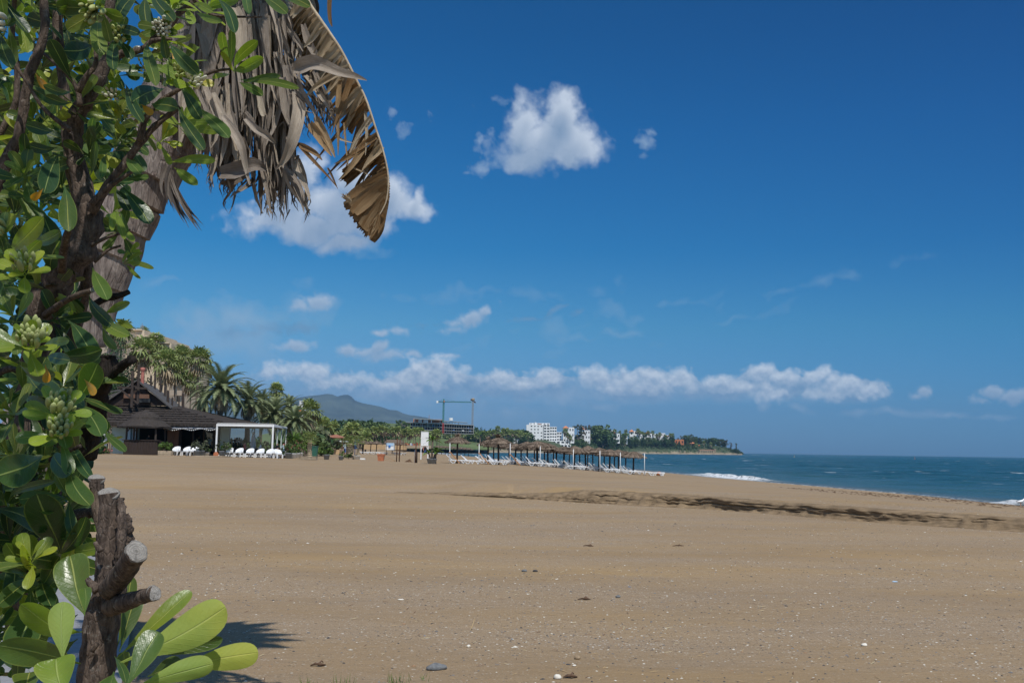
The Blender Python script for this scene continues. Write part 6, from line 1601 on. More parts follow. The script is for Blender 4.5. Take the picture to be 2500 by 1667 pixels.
# planter with banana-like palm
pp = pot(.42, .42, 'pot_grey', name='tub'); place(pp, gpt(1054, 81), 1, 0, label='dark grey-blue tub holding the broad-leaved palm', cat='pot')
def banana(H=1.6, n=9, L=.9):
    root = empty('broad_leaved_palm'); st = MB(); mb = MB()
    for hx, hy, hh_ in ((0, 0, H), (.3, .1, H*.45), (-.28, .05, H*.35), (.45, -.1, H*.4)):
        st.tube([(hx*.3, hy*.3, 0), (hx, hy, hh_)], [.07, .05], 7, bump=.3)
        for i in range(n):
            a = i*2.4+hx*9; el_ = 1.2-1.3*i/n; d = Vector((math.cos(a)*math.cos(el_), math.sin(a)*math.cos(el_), math.sin(el_)))
            side = d.cross(Vector((0, 0, 1))).normalized(); l = L*(1 if hh_ == H else .75)*rn.uniform(.8, 1.1); pts = [Vector((hx, hy, hh_))+d*l*u-Vector((0, 0, l*.35*u*u)) for u in (0, .25, .5, .75, 1)]; ws = (.02, .10, .13, .10, .01)
            t_ = rn.random(); V = []
            for p, w_ in zip(pts, ws): V += [p-side*w_+Vector((0, 0, w_*.4)), p, p+side*w_+Vector((0, 0, w_*.4))]
            mb.add(V, [(3*j+k, 3*j+k+1, 3*j+4+k, 3*j+3+k) for j in range(4) for k in (0, 1)], t=t_)
    st.build('stem', M['trunk_grey'], root); mb.build('leaves', M['leaf_bright'], root); return root
place(banana(), gpt(1054, 81)+Vector((0, 0, .3)), 1, 0, label='broad-leaved palm growing in the grey-blue tub', cat='plant')
post(1063.5, 81, 1100, .13, 'post_wood', 'weathered stump right of the grey-blue tub')
# kiosk with blue window, ochre wall, far shades
kb_ = empty('beach_kiosk', label='small white and blue kiosk with a square blue window', cat='kiosk'); b_ = MB(); D = 168
rbox(b_, 942, 1081, 961, 1098, D, D+2); b_.build('wall', M['white_paint'], kb_); b_ = MB(); rbox(b_, 942.3, 1081, 960.7, 1088, D-.05, D); b_.build('blue_band', M['light_blue'], kb_)
b_ = MB(); rbox(b_, 948.5, 1086.5, 953.5, 1091.5, D-.12, D-.05); b_.build('window', M['blue_paint'], kb_)
b_ = MB(); b_.prism([P(938,1081,D+1), P(944,1073,D+3), P(974,1073,D+3), P(981,1081,D+1)], (0, 4, 0)); tag(b_.build('thatched_roof', M['straw']), 'brown thatched canopy behind the blue and white kiosk', 'canopy')
b_ = MB(); rbox(b_, 888, 1084, 944, 1097, 205, 206); rbox(b_, 960, 1086, 992, 1098, 206, 207); tag(b_.build('ochre_wall', M['ochre_wall']), 'long ochre screen wall behind the far straw shades', 'wall')
b_ = MB(); rbox(b_, 988, 1087, 1052, 1094, 262, 263); tag(b_.build('playground_wall', M['pale_wood']), 'low pale wooden fence along the far playground', 'fence')
for i, (px, c) in enumerate(((990,'red_metal'),(993.5,'orange_wall'),(997,'red_metal'),(1002,'white_paint'),(1007,'orange_wall'),(1011,'red_metal'),(1018,'red_metal'),(1024,'orange_wall'),(1005,'blue_paint'))):
    b_ = MB(); rbox(b_, px, 1081+(i % 3), px+2.2, 1088, 266, 266.3); rbox(b_, px+.6, 1087, px+1.6, 1090, 266.05, 266.25)
    tag(b_.build('play_panel', M[c]), 'coloured play panel behind the pale fence', 'playground', 'coloured play panels behind the pale fence')
# ------------------------------------------------------------------ straw parasols
def parasol(r_=1.2, H=2.35, hh=.55, knot=True, seed=0, fr=70):
    root = empty('straw_parasol'); q_ = random.Random(seed)
    b_ = MB(); b_.tube([(0, 0, -.3), (0, 0, H*.5), (0, 0, H-.1)], [.085, .08, .075], 8, bump=.25); b_.build('pole', M['post_wood'], root, True)
    c = MB(); n = 26
    for lay, (ra, za, rb, zb_) in enumerate(((r_*1.02, H-hh, r_*.60, H-hh*.42), (r_*.68, H-hh*.46, r_*.14, H), (r_*.22, H-.05, r_*.05, H+.04))):
        for i in range(n*2):
            a = math.pi*i/n; a2 = math.pi*(i+1.25)/n; k = q_.uniform(.93, 1.06); k2 = q_.uniform(.9, 1.1)
            dz_ = q_.uniform(-.03, .03)
            c.add([(ra*k*math.cos(a), ra*k*math.sin(a), za+dz_), (ra*k2*math.cos(a2), ra*k2*math.sin(a2), za+dz_*.5), (rb*math.cos(a2), rb*math.sin(a2), zb_), (rb*math.cos(a), rb*math.sin(a), zb_)], [(0, 1, 2, 3)], t=q_.random())
    for i in range(fr):      # hanging fringe
        a = 2*math.pi*i/fr; rr_ = r_*q_.uniform(.95, 1.03); l = q_.uniform(.06, .17); w_ = .05
        x, y = rr_*math.cos(a), rr_*math.sin(a); tx, ty = -math.sin(a)*w_, math.cos(a)*w_
        c.add([(x-tx, y-ty, H-hh+.03), (x+tx, y+ty, H-hh+.03), (x+tx*.5, y+ty*.5, H-hh-l), (x-tx*.5, y-ty*.5, H-hh-l)], [(0, 1, 2, 3)], t=q_.random())
    c.build('straw_canopy', M['straw'], root)
    f = MB()
    for i in range(8):
        a = math.pi*i/4+.2; f.bar((0, 0, H-.12), (r_*.93*math.cos(a), r_*.93*math.sin(a), H-hh-.0), .03)
    f.build('rib_frame', M['post_wood'], root)
    if knot:
        k_ = MB()
        for i in range(34):
            a = q_.uniform(0, 6.28); e = q_.uniform(.1, 1.3); l = q_.uniform(.18, .42); d = Vector((math.cos(a)*math.cos(e), math.sin(a)*math.cos(e), math.sin(e)))
            s_ = Vector((-math.sin(a), math.cos(a), 0))*.035; b0 = Vector((0, 0, H-.02)); k_.add([b0-s_, b0+s_, b0+d*l+s_*.3+Vector((.08, 0, 0)), b0+d*l-s_*.3], [(0, 1, 2, 3)], t=q_.random())
        k_.build('top_knot', M['straw'], root)
    return root
PAR = Kind([parasol(1.15, 2.45, .55, True, 1), parasol(1.25, 2.35, .5, False, 2), parasol(1.2, 2.55, .65, False, 3)])
front = [(1115.5,1066,88,0,1.0),(1191,1073,96,0,.95),(1217,1068,90.5,0,1.12),(1258,1083,97,1,1.0),(1287,1078,95,2,1.0),(1312,1077,91.5,1,1.25),(1338,1082,96,2,1.0),(1358,1092,99,1,.95),(1376,1090,96,1,1.1),(1401,1089,93,2,1.12),(1430,1092,97,2,1.0),(1434,1088,104,2,.8),(1462,1093,96,1,1.05),(1488,1097,94,2,1.05),(1510,1098,99,1,1.0),(1546,1102,95.5,2,1.05),(1527,1102,103,1,.9),
 (1205,1079,108,1,.95),(1243,1083,110,1,.95),(1272,1085,112,2,.95),(1305,1086,114,1,.95),(1329,1087,114,1,.95),(1350,1094,116,1,.95),(1389,1095,112,2,.95),(1415,1096,114,1,.95),(1447,1097,114,1,.95),(1475,1098,114,2,.95),(1500,1101,114,1,.95)]
ordw = ['first','second','third','fourth','fifth','sixth','seventh','eighth','ninth','tenth','eleventh','twelfth','thirteenth','fourteenth','fifteenth','sixteenth','seventeenth']
fi = sorted(range(17), key=lambda i: front[i][0]); bi = sorted(range(17, len(front)), key=lambda i: front[i][0])
for i, (px, yt, D, v, rs__) in enumerate(front):
    p = gpt(px, D); h_ = max(1.9, P(px, yt, D).z-p.z); H0 = (2.45, 2.35, 2.55)[v]
    if i == 0: lab = 'lone straw parasol with a tufted top, standing left of all the others'
    elif i in fi: lab = 'straw parasol, %s from the left in the near rows by the sunbeds' % ordw[fi.index(i)]
    else: lab = 'straw parasol in the far row by the water, %s from the left' % ordw[bi.index(i)]
    o = PAR.put(p, (rs__, rs__, h_/H0), rv.uniform(0, 6), v, label=lab, cat='parasol', group='straw parasols over the sunbeds')
    o.rotation_euler.x = rv.uniform(-.03, .03); o.rotation_euler.y = rv.uniform(-.03, .05)
for i, (px, D) in enumerate(((884,186),(904,190),(918,182),(976,184),(957,196),(886,172))):
    PAR.put(gpt(px, D), 1.0, 0, 1, label='straw parasol by the ochre wall, %s from the left' % ordw[[884,904,918,976,957,886].index(px) if 0 else sorted([884,904,918,976,957,886]).index(px)], cat='parasol', group='far straw parasols by the ochre wall')
for i in range(9):
    PAR.put(gpt(1068+i*9.5, 400+6*(i % 3)), 1.5, 0, 1, label='tiny dark straw shade on the far beach behind the lone parasol', cat='parasol', group='dark shades on the far beach')
# ------------------------------------------------------------------ sunbeds
def sunbed(angle=42):
    r_ = empty('sunbed'); f = MB()
    for sy in (-.30, .30):
        f.bar((-.25, sy, .31), (1.15, sy, .31), .045, .06); f.bar((-.25, sy, .31), (-.55, sy, .36), .045, .05)
    f.bar((1.15, -.3, .31), (1.15, .3, .31), .05); f.build('frame', M['white_plastic'], r_)
    for x0, x1 in ((-.45, -.12), (.22, -.02), (.72, .98), (1.14, .92)):
        for sy in (-.30, .30): g = MB(); g.bar((x0, sy, .32), (x1, sy, 0), .05, .05); g.build('leg', M['white_plastic'], r_)
    s = MB()
    for k in range(9): s.box((-.17+k*.155, 0, .345), (.12, .56, .02))
    s.build('seat', M['white_plastic'], r_)
    b = MB(); a = math.radians(angle); d = Vector((-math.cos(a), 0, math.sin(a))); o_ = Vector((-.22, 0, .34))
    for sy in (-.29, .29): b.bar(o_+Vector((0, sy, 0)), o_+d*.78+Vector((0, sy, 0)), .045)
    for k in range(6):
        c = o_+d*(.08+k*.13); b.box(c, (.10, .55, .02), Matrix.Rotation(a, 3, 'Y'))
    b.bar(o_+d*.78+Vector((0, -.3, 0)), o_+d*.78+Vector((0, .3, 0)), .05); b.build('backrest', M['white_plastic'], r_); return r_
BED = Kind([sunbed(42), sunbed(34), sunbed(50), sunbed(4)])
beds = []
for i, (px, yt, D, v, rs__) in enumerate(front):
    p = gpt(px, D)
    if i == 0: spots = [(-.15,-.5,0),(.45,.6,3),(1.0,-.4,0)]
    else: spots = [(-.35,-1.05,0),(.05,-.35,1),(-.1,.8,2)] if i < 17 else [(-.2,-.8,0),(.1,.8,1)]
    for j, (dx_, dy_, v2) in enumerate(spots): beds.append((p.x+dx_+rv.uniform(-.2, .2), D+dy_, (v2+i) % 3 if v2 < 3 else 3, i, j))
beds.append((gpt(1596, 94).x, 94, 3, 99, 0)); beds.append((gpt(1592, 93.4).x, 93.2, 3, 99, 1))
where = ['on the near side', 'close to the pole', 'on the far side']
for (x, y, v2, i, j) in beds:
    if i == 99: lab = ['flat white sunbed at the far right end of the rows','nearest flat white sunbed beyond the rightmost white pole'][j]
    elif i == 0: lab = 'white sunbed at the lone left parasol, '+['left one with raised back','middle one lying flat','right one with raised back'][j]
    elif i < 17: lab = 'white sunbed %s of the %s straw parasol from the left' % (where[j], ordw[fi.index(i)])
    else: lab = 'white far-row sunbed %s of its %s parasol from the left' % (where[(0, 2)[j]], ordw[bi.index(i)])
    BED.put(Vector((x, y, gz(x, y))), .88, rv.uniform(-.22, .22)+(.0 if v2 < 3 else .1), v2, label=lab, cat='sunbed', group='white sunbeds in rows under the parasols')
# white poles with orange rings
for i, (px, y0, D) in enumerate(((1097.5,1082,86.5),(1169,1084,88),(1245,1083,88.5),(1318.5,1090,88.5),(1399.5,1097,89),(1464.5,1101,89.5),(1514.5,1105,91),(1573.5,1107,92))):
    o = post(px, D, y0, .072, 'pot_white', 'white pole in front of the sunbeds, %s from the left' % ordw[i], group='white poles along the sunbed rows', kind='pole')
    if i < 3:
        b_ = MB(); b_.lathe((0, 0, .95), [(.06,-.04),(.09,-.02),(.09,.02),(.06,.04)], 10); b_.bar((.05, 0, .95), (.9, -.2, .02), .07); b_.build('rope_ring', M['rope'], o)
b_ = MB(); b_.lathe((0, 0, 0), [(.2,0),(.28,.12),(.25,.28),(.1,.36)], 10, jitter=.04); tag(b_.build('orange_bundle', M['orange_wall'], loc=gpt(1609, 99)), 'small orange-red bundle beyond the last sunbed', 'bundle')
# low loungers by the ochre wall
for i, (px, D) in enumerate(((885,178),(893,176),(914,174),(923,173),(931,175),(966,175),(975,174))):
    BED.put(gpt(px, D), 1.0, rv.uniform(-.4, .4), 3, label='flat white sunbed on the far sand by the ochre wall, %s from the left' % ordw[i], cat='sunbed', group='far sunbeds by the ochre wall')

# ------------------------------------------------------------------ hills, mountain, headland
def ridge(name, prof, D0, Dr, D1, mat, z0=0., rough=.0, seed=1., ncol=220, nrow=40, label=None, power=1.0, kind='structure'):
    xs = np.linspace(prof[0][0], prof[-1][0], ncol); tv = np.linspace(0, 1, nrow); Xg = np.zeros((nrow, ncol)); Yg = Xg.copy(); Zg = Xg.copy()
    for j, px in enumerate(xs):
        py = np.interp(px, [a for a, b in prof], [b for a, b in prof]); zr = P(px, py, Dr).z
        for i, t_ in enumerate(tv):
            if t_ < .7: u = t_/.7; D_ = D0+(Dr-D0)*u; z = z0+(zr-z0)*u**power
            else: u = (t_-.7)/.3; D_ = Dr+(D1-Dr)*u; z = zr+(z0-zr)*u
            Xg[i, j] = P(px, 1000, D_).x; Yg[i, j] = D_; Zg[i, j] = z
    if rough:
        env = np.sin(np.clip(tv/.7, 0, 1)*math.pi)[:, None]*.9+.12
        S = (D1-D0)
        Zg = Zg+rough*env*(fbm(Xg, Yg, S*.22, 6, seed, .55, True)-.1)
    return grid_mesh(name, Xg, Yg, Zg, mat, kind=kind, label=label)
pmat('mountain_rock', (.075,.088,.062), .95, .1, .0028, .5, 1, .02, coord='Object')
pmat('hill_grass', (.12,.155,.06), .95, .1, .02, .3)
pmat('headland_earth', (.085,.095,.05), .95, .1, .05, .4)
MT = [(100,1040),(450,1002),(600,986),(717,972),(753,966),(776,964),(796,960.5),(810,962),(822,967),(838,963),(848,962.5),(857,967),(866,976.5),(884,983),(907,987),(930,992),(951,999.5),(969,1001),(985,1008.7),(1000,1013),(1015,1014.5),(1036,1018),(1070,1026),(1110,1036),(1180,1056),(1300,1080),(1400,1093)]
ridge('mountain', MT, 7000, 9400, 11500, M['mountain_rock'], 0, 55, 3., 420, 90, 'long blue-grey mountain with a double summit', 1.15)
ridge('hill', [(640,1060),(760,1042),(800,1036),(880,1030),(925,1030),(950,1033),(985,1035),(1010,1038),(1080,1062),(1200,1085)], 700, 1250, 1600, M['hill_grass'], 2.5, 4, 5., 140, 30, 'low green hill below the mountain')
HT = [(1180,1086),(1260,1080),(1300,1074),(1400,1072),(1450,1078),(1550,1079),(1600,1083),(1650,1084),(1700,1084),(1740,1086),(1770,1091),(1795,1098),(1803,1103),(1812,1107)]
def headland():
    xs = np.linspace(1180, 1812, 260); Xg = []; Yg = []; Zg = []; Cf = []
    sy = [a for a, b in SHORE if 900 <= a <= 1650]; sxr = [b/a for a, b in SHORE if 900 <= a <= 1650]
    for px in xs:
        k_ = P(px, 1100, 1).x; Df = np.interp(k_, sxr, sy)-2
        cl = np.interp(px, [1180,1450,1530,1560,1700,1745,1790,1812], [0,.5,3,6.5,4.2,2.6,1.2,.4]); zr = max(.5, P(px, np.interp(px, [a for a, b in HT], [b for a, b in HT]), Df+90).z)
        col = []
        for t_, z in ((-14, -2.0), (0, -.3), (3, .8), (7, 1.2+cl*.15), (10, 1.2+cl*.55), (13, 1.2+cl*.85), (17, 1.2+cl), (30, 1.2+cl+(zr-cl)*.25), (50, 1.2+cl+(zr-cl)*.6), (90, max(zr, 1.2)), (150, zr*1.0), (260, zr*.7), (330, -1)):
            col.append((k_*(Df+t_), Df+t_, z))
        Xg.append([c[0] for c in col]); Yg.append([c[1] for c in col]); Zg.append([c[2] for c in col])
    Xg = np.array(Xg).T; Yg = np.array(Yg).T; Zg = np.array(Zg).T
    Yg = Yg+4*vnoise(Xg, Zg*2, 9, 50)+2*vnoise(Xg, Zg*3, 3.5, 51); Zg = Zg+.8*vnoise(Xg, Yg, 12, 52)*(Zg > 1)
    m = bpy.data.materials.new('headland_cliff'); m.use_nodes = True; t = m.node_tree; t.nodes.clear(); q = NT(t)
    g = q.n('ShaderNodeNewGeometry').outputs['Position']; z = q.n('ShaderNodeSeparateXYZ', {0: g}).outputs[2]
    st = q.noise(q.v('MULTIPLY', g, (.08,.08,.8)), 1.0, 5, .6); c = q.mix(q.mr(st, .35, .65), (.20,.155,.105), (.33,.27,.185))
    gr = q.noise(g, .12, 5, .65); c = q.mix(q.mr(q.m('ADD', q.m('MULTIPLY', z, .075), gr), .62, .8), c, (.055,.075,.03))
    t.links.new(q.n('ShaderNodeBsdfPrincipled', {'Base Color': c, 'Roughness': .95}).outputs[0], q.n('ShaderNodeOutputMaterial').inputs[0])
    return grid_mesh('headland_terrain', Xg, Yg, Zg, m, kind='structure', label='headland with tan cliffs above the water')
headland()
hl_s = ([b/a for a, b in SHORE if 900 <= a <= 1650], [a for a, b in SHORE if 900 <= a <= 1650])
def hD(px): return float(np.interp(P(px, 1100, 1).x, *hl_s))
def hz(px, t_):      # height of the headland t_ metres behind its shore
    cl = np.interp(px, [1180,1450,1530,1560,1700,1745,1790,1812], [0,.5,3,6.5,4.2,2.6,1.2,.4]); zr = max(.5, P(px, np.interp(px, [a for a, b in HT], [b for a, b in HT]), hD(px)+90).z)
    return float(np.interp(t_, [0,7,17,30,50,90,150], [0,1.2,1.2+cl,1.2+cl+(zr-cl)*.25,1.2+cl+(zr-cl)*.6,zr,zr]))
# scrub over the cliff tops, one mass nobody could count
sb = MB(); rs2 = random.Random(8)
for _ in range(1500):
    px = rs2.uniform(1380, 1812); t_ = rs2.uniform(5, 75)
    if 1545 < px < 1650 and t_ < 15 and noise.noise((px*.05, 3, 1)) < .0: continue
    if px > 1545 and t_ < 8 and rs2.random() < .7: continue
    if px > 1700 and px < 1760 and t_ < 30: continue
    D_ = hD(px)+t_; x = P(px, 1100, D_).x; z = hz(px, t_)-1; s = rs2.uniform(1.5, 4.2)*(1 if px < 1740 else .7); tb = rs2.uniform(.15, .85)
    for _k in range(15):
        p = Vector((x, D_, z+s*.4))+rvec()*s*rs2.uniform(.5, 1); a = rvec(); b = a.cross(rvec()).normalized(); q_ = s*.32
        sb.add([p+a*q_, p+b*q_*.7, p-a*q_*.7, p-b*q_*.6], [(0, 1, 2, 3)], t=min(1, max(0, tb+rs2.uniform(-.2, .2))))
tag(sb.build('scrub', M['leaf_dark']), 'dense green scrub covering the headland cliffs', 'scrub', kind='stuff')
# tree kinds seen far off
def ft(kind, lobes, n, s, mat, tr=.3): return make_tree(kind, 10., lobes, n, s, mat, tr, 4)
ROUND = Kind([ft('broadleaf_tree', [((0,0,6),(3.6,3.4,3.6)),((2.2,0,4.6),(2.3,2,2.4)),((-2.2,.5,4.8),(2.4,2,2.6))], 2300, .40, 'leaf_mid'), ft('broadleaf_tree', [((.5,0,6.2),(3.2,3,3.4)),((-2,0,4.4),(2.6,2,2.6)),((2.6,0,3.8),(2,2,2))], 2300, .40, 'leaf_dark')])
UMB = Kind([ft('umbrella_pine', [((0,0,8),(4.2,4,1.6)),((1.5,0,8.8),(2.4,2,1.2)),((-2,0,7.6),(2.4,2,1.3))], 900, .36, 'leaf_mid', .35), ft('umbrella_pine', [((0,0,8.2),(3.6,3.6,1.7)),((-1.6,0,8.9),(2.2,2,1))], 800, .36, 'leaf_bright', .35)])
EUC = Kind([ft('eucalyptus', [((0,0,8),(2,2,2)),((1.8,0,6.4),(1.5,1.4,1.8)),((-1.7,0,5.6),(1.6,1.5,1.8)),((.5,0,4),(1.3,1.3,1.4))], 750, .30, 'leaf_grey', .28), ft('eucalyptus', [((.3,0,8.2),(1.6,1.6,1.8)),((-1.5,0,6.8),(1.5,1.4,1.4)),((1.4,0,5.2),(1.5,1.5,1.6))], 620, .30, 'leaf_brown', .28)])
CON = Kind([ft('conifer', [((0,0,4),(1.7,1.7,3)),((0,0,6.6),(1.1,1.1,2.4)),((0,0,8.8),(.5,.5,1.6))], 600, .30, 'leaf_dark', .25)])
def put_tree(K_, px, yt, D, z0=None, wide=1.0, label='', cat='tree', group=None):
    x = P(px, 1070, D).x; z0 = gz(x, D) if z0 is None else z0; k = max(.05, (P(px, yt, D).z-z0)/10.)
    return K_.put((x, D, z0), (k*wide, k*wide, k), label=label, cat=cat, group=group)
put_tree(ROUND, 1465, 1033, 1310, 4, 1.35, 'largest dark grey-green tree crown on the shore, right of the white block')
put_tree(ROUND, 1482, 1043, 1320, 4, 1.1, 'dark tree leaning against the right side of the largest crown')
put_tree(EUC, 1411, 1031, 1235, 3, 1.2, 'tall loose brownish eucalyptus left of the largest dark tree'); put_tree(EUC, 1434, 1034, 1270, 3, .9, 'loose reddish eucalyptus touching the largest dark tree')
put_tree(ROUND, 1453, 1038, 1300, 4, 1.15, 'dark tree merging with the left side of the largest crown'); put_tree(ROUND, 1472, 1050, 1300, 4, 1.5, 'broad dark tree below the largest crown')
put_tree(EUC, 1482, 1042, 1330, 4, .7, 'thin tree poking above the right side of the largest crown'); put_tree(EUC, 1422, 1052, 1240, 3, 1.3, 'low brown tree under the tall loose eucalyptus')
G1 = 'dark trees in the wood on the hillside'
for px, yt, D, w_ in ((775,1030,560,1),(790,1024,600,1.1),(803,1028,580,1),(815,1024,600,1),(828,1022,620,1.2),(840,1023,600,1.1),(852,1025,620,1.1),(866,1019,640,1.2),(880,1023,620,1.2),(896,1021,640,1.2),(908,1026,600,1.1),(920,1025,640,1.2),(932,1030,600,1.2),(872,1034,560,1.3),(850,1036,540,1.3),(890,1036,560,1.3),(912,1038,540,1.2),(820,1038,540,1.2),(942,1038,620,1.1),(800,1044,520,1.2),(905,1052,500,1.4),(880,1056,480,1.4),(860,1050,500,1.4),(935,1056,500,1.2),(970,1062,500,1.2)):
    put_tree(ROUND, px, yt, D, 3, w_, 'dark rounded tree in the hillside wood below the mountain', group=G1)
for px, yt, D in ((796,1017,640),(803,1018,640),(811,1020,640),(906,1018,660)): put_tree(CON, px, yt, D, 3, .8, 'pointed dark conifer top in the hillside wood', group='conifer tops in the hillside wood')
put_tree(UMB, 981, 1024, 880, 6, .8, 'single umbrella pine beside the left end of the unfinished building')
G2 = 'trees between the unfinished building and the white block'
for px, yt, D, w_ in ((1156,1040,640,1),(1163,1046,600,1),(1180,1048,600,1.1),(1191,1047,620,1),(1203,1048,640,1),(1252,1047,640,1.1),(1262,1045,650,1.2),(1274,1045,640,1.2),(1284,1047,640,1.1),(1232,1052,600,1.1),(1243,1062,560,1.1),(1150,1055,560,1.2),(1195,1056,580,1.2),(1212,1052,600,1),(1275,1062,560,1.2)):
    D = 1040+(D-560)*.8; put_tree(ROUND, px, yt, D, 2.5, w_, 'green tree in the belt left of the white apartment block', group=G2)
for px, yt, D in ((1175,1040,700),(1183,1044,700),(1197,1043,700),(1205,1045,700),(1160,1039,700)): put_tree(CON, px, yt, D+450, 3, .8, 'pointed conifer top right of the grey crane', group='conifer tops right of the grey crane')
put_tree(UMB, 1172, 1053, 1030, 2.5, 1.0, 'wide yellow-green umbrella pine behind the first parasol pair'); put_tree(UMB, 1190, 1062, 1030, 2.5, .9, 'darker umbrella pine right of the yellow-green one')
GP = 'fan palms in the long row behind the far beach'
rp = random.Random(12)
for i in range(62):
    px = 842+i*7.3+rp.uniform(-3, 3); yt = np.interp(px, [842,905,960,1000,1060,1150,1215,1290], [1048,1050,1048,1052,1058,1060,1054,1060])+rp.uniform(-3, 7); D_ = rp.uniform(400, 560)
    if px > 1295: break
    D_ = D_ if px < 1075 else rp.uniform(1010, 1090)
    put_fan(px, yt, D_, 'fan palm in the long row behind the far beach', 1.15 if D_ < 600 else 2.1, FAN_FAR, group=GP, zb=2.6)
for px, yt in ((1241,1051),(1230,1052),(1216,1047),(1249,1056),(1270,1062)): put_fan(px, yt, 1040, 'taller fan palm left of the white apartment block', 2.1, FAN_FAR, group='taller fan palms left of the white block', zb=2.6)
for i, (px, py, s) in enumerate(((787,1040,1.0),(800,1050,.9),(812,1044,1.0),(862,1052,1.1),(842,1060,1.0),(893,1068,1.0),(828,1066,.9),(770,1046,1.1),(784,1062,1.0))):
    put_fan(px, py, 190+i*8, 'fan palm in the garden behind the red pavilion', s*1.1, FAN_FAR, group='fan palms behind the red pavilion')
for i, (px, py) in enumerate(((740,1042),(752,1055),(766,1068),(745,1070))):
    put_date(px, py, 118+i*3, ['shaggy palm right of the pergola, topmost of four','shaggy palm right of the pergola, second from the top of four','shaggy palm right of the pergola, third of four','lowest shaggy palm right of the pergola'][i], .55)
for i, (px, D_, s) in enumerate(((716,98,1.5),(724,100,1.6),(733,102,1.5),(743,104,1.5),(731,97,1.2))):
    place(yucca(1.5, 30, .7, ('leaf_bright','leaf_mid')[i % 2], 2), gpt(px, D_), s, 0, label='tall leafy yucca in the bed right of the pergola', cat='plant', group='leafy yuccas right of the pergola')
for i, (px, D_, s) in enumerate(((745,112,2.2),(760,120,2.4),(775,118,2.2),(790,140,2.2),(775,150,3),(735,125,3))):
    place(bush(1.1, 500, .16, ('leaf_mid','leaf_dark','leaf_grey')[i % 3], 'bush', 1.2), gpt(px, D_), s, i, label='rounded bush in the green belt left of the red pavilion', cat='bush', group='bushes left of the red pavilion')
wg = empty('white_house', label='white house gable showing between the palms above the pergola end', cat='building'); b_ = MB(); D_ = 170
rbox(b_, 724, 1000, 742, 1070, D_, D_+8); rbox(b_, 731, 978, 735, 992, D_-.5, D_+2); b_.prism([P(726,993,D_-.3), P(733,985,D_-.3), P(741,993,D_-.3)], (0, 8, 0)); b_.build('wall', M['white_paint'], wg)
b_ = MB(); rbox(b_, 727, 1000, 740, 1006, D_-.4, D_-.1); b_.build('roof', M['roof_orange'], wg)
# ------------------------------------------------------------------ unfinished building and cranes
ub = empty('unfinished_building', label='unfinished concrete building with bare slabs and brick infill', cat='building')
def fl(x0, y0, x1, y1, Da, Db, dep, th, m_, name, off=0.):
    a = P(x0, y0, Da); b = P(x1, y1, Db); b_ = MB(); b_.prism([a+Vector((0, off, 0)), b+Vector((0, off, 0)), b+Vector((0, dep, 0)), a+Vector((0, dep, 0))], (0, 0, -th)); return b_.build(name, M[m_], ub)
Da, Db = 880, 945
for y0, y1 in ((1030,1037.2),(1038.2,1046),(1047,1052.5),(1055,1058.5)): fl(982 if y0 > 1031 else 984, y0, 1156, y1, Da, Db, 22, .35, 'concrete', 'floor_slab')
fl(1009, 1021, 1080, 1024.5, Da+4, Da+28, 18, .35, 'concrete', 'floor_slab'); fl(1082, 1026.5, 1140, 1031, Da+38, Da+60, 18, .35, 'concrete', 'floor_slab')
cb = MB()
for k in range(30):
    u = k/29; x = 984+172*u; D_ = Da+(Db-Da)*u
    c = P(x, 1030+7.2*u, D_+2); b2 = P(x, 1058, D_+2); cb.box(((c.x+b2.x)/2, D_+2.5, (c.z+b2.z)/2), (.45, .5, c.z-b2.z))
cb.build('columns', M['concrete'], ub, kind='stuff')
rbk = random.Random(4)
for k in range(13):
    u0 = k/24+.01; u1 = u0+rbk.uniform(.02, .035); b_ = MB(); row = k % 2
    a = P(982+174*u0, 1031+7*u0+row*8.5, Da+(Db-Da)*u0+4); b = P(982+174*u1, 1031+7*u1+row*8.5, Da+(Db-Da)*u1+4); h_ = 2.6
    b_.prism([a, b, b-Vector((0, 0, h_)), a-Vector((0, 0, h_))], (0, .4, 0)); b_.build('infill_panel', M[('blue_sheet','pink_board','blue_sheet','concrete','pink_board')[k % 5]], ub)
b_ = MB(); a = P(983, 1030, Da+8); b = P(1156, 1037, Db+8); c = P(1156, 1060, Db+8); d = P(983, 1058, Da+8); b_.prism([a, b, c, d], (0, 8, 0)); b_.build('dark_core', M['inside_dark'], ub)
for x0, x1 in ((1009,1012),(1013.5,1022),(1030,1034),(1045,1052),(1054,1074),(1075,1080)):
    u = (x0-982)/174; D_ = Da+6+(Db-Da)*u; b_ = MB(); rbox(b_, x0, 1022.5+2*u, x1, 1030+6*u, D_, D_+.5); b_.build('brick_infill', M['brick'], ub)
for x0 in (1024, 1027, 1036, 1040, 1086, 1090, 1096, 1103, 1110, 1118): b_ = MB(); u = (x0-982)/174; D_ = Da+6+(Db-Da)*u; rbox(b_, x0, 1023+8*u, x0+1.6, 1030.5+6*u, D_, D_+.5); b_.build('pillar', M['pot_white'], ub)
b_ = MB(); c = P(1101, 1026.5, 925); b_.lathe(c, [(1.9,0),(1.9,2.4),(1.8,2.5)], 14); b_.build('roof_tank', M['white_paint'], ub)
for i, (x0, y0) in enumerate(((1068,1047),(1085,1049),(1105,1050),(1128,1051.5),(1141,1045),(1145,1052))):
    b_ = MB(); D_ = 925; rbox(b_, x0, y0-1.3, x0+5, y0, D_-3, D_-1.5, taper=.7); b_.build('rubble_sack', M[('white_paint','blue_sheet')[i in (2, 4, 5)]], ub)
b_ = MB(); a = P(1047.5, 1022, 905); b_.bar(a, a+Vector((0, 0, 3.4)), .3); b_.build('pole', M['roof_tile'], ub)
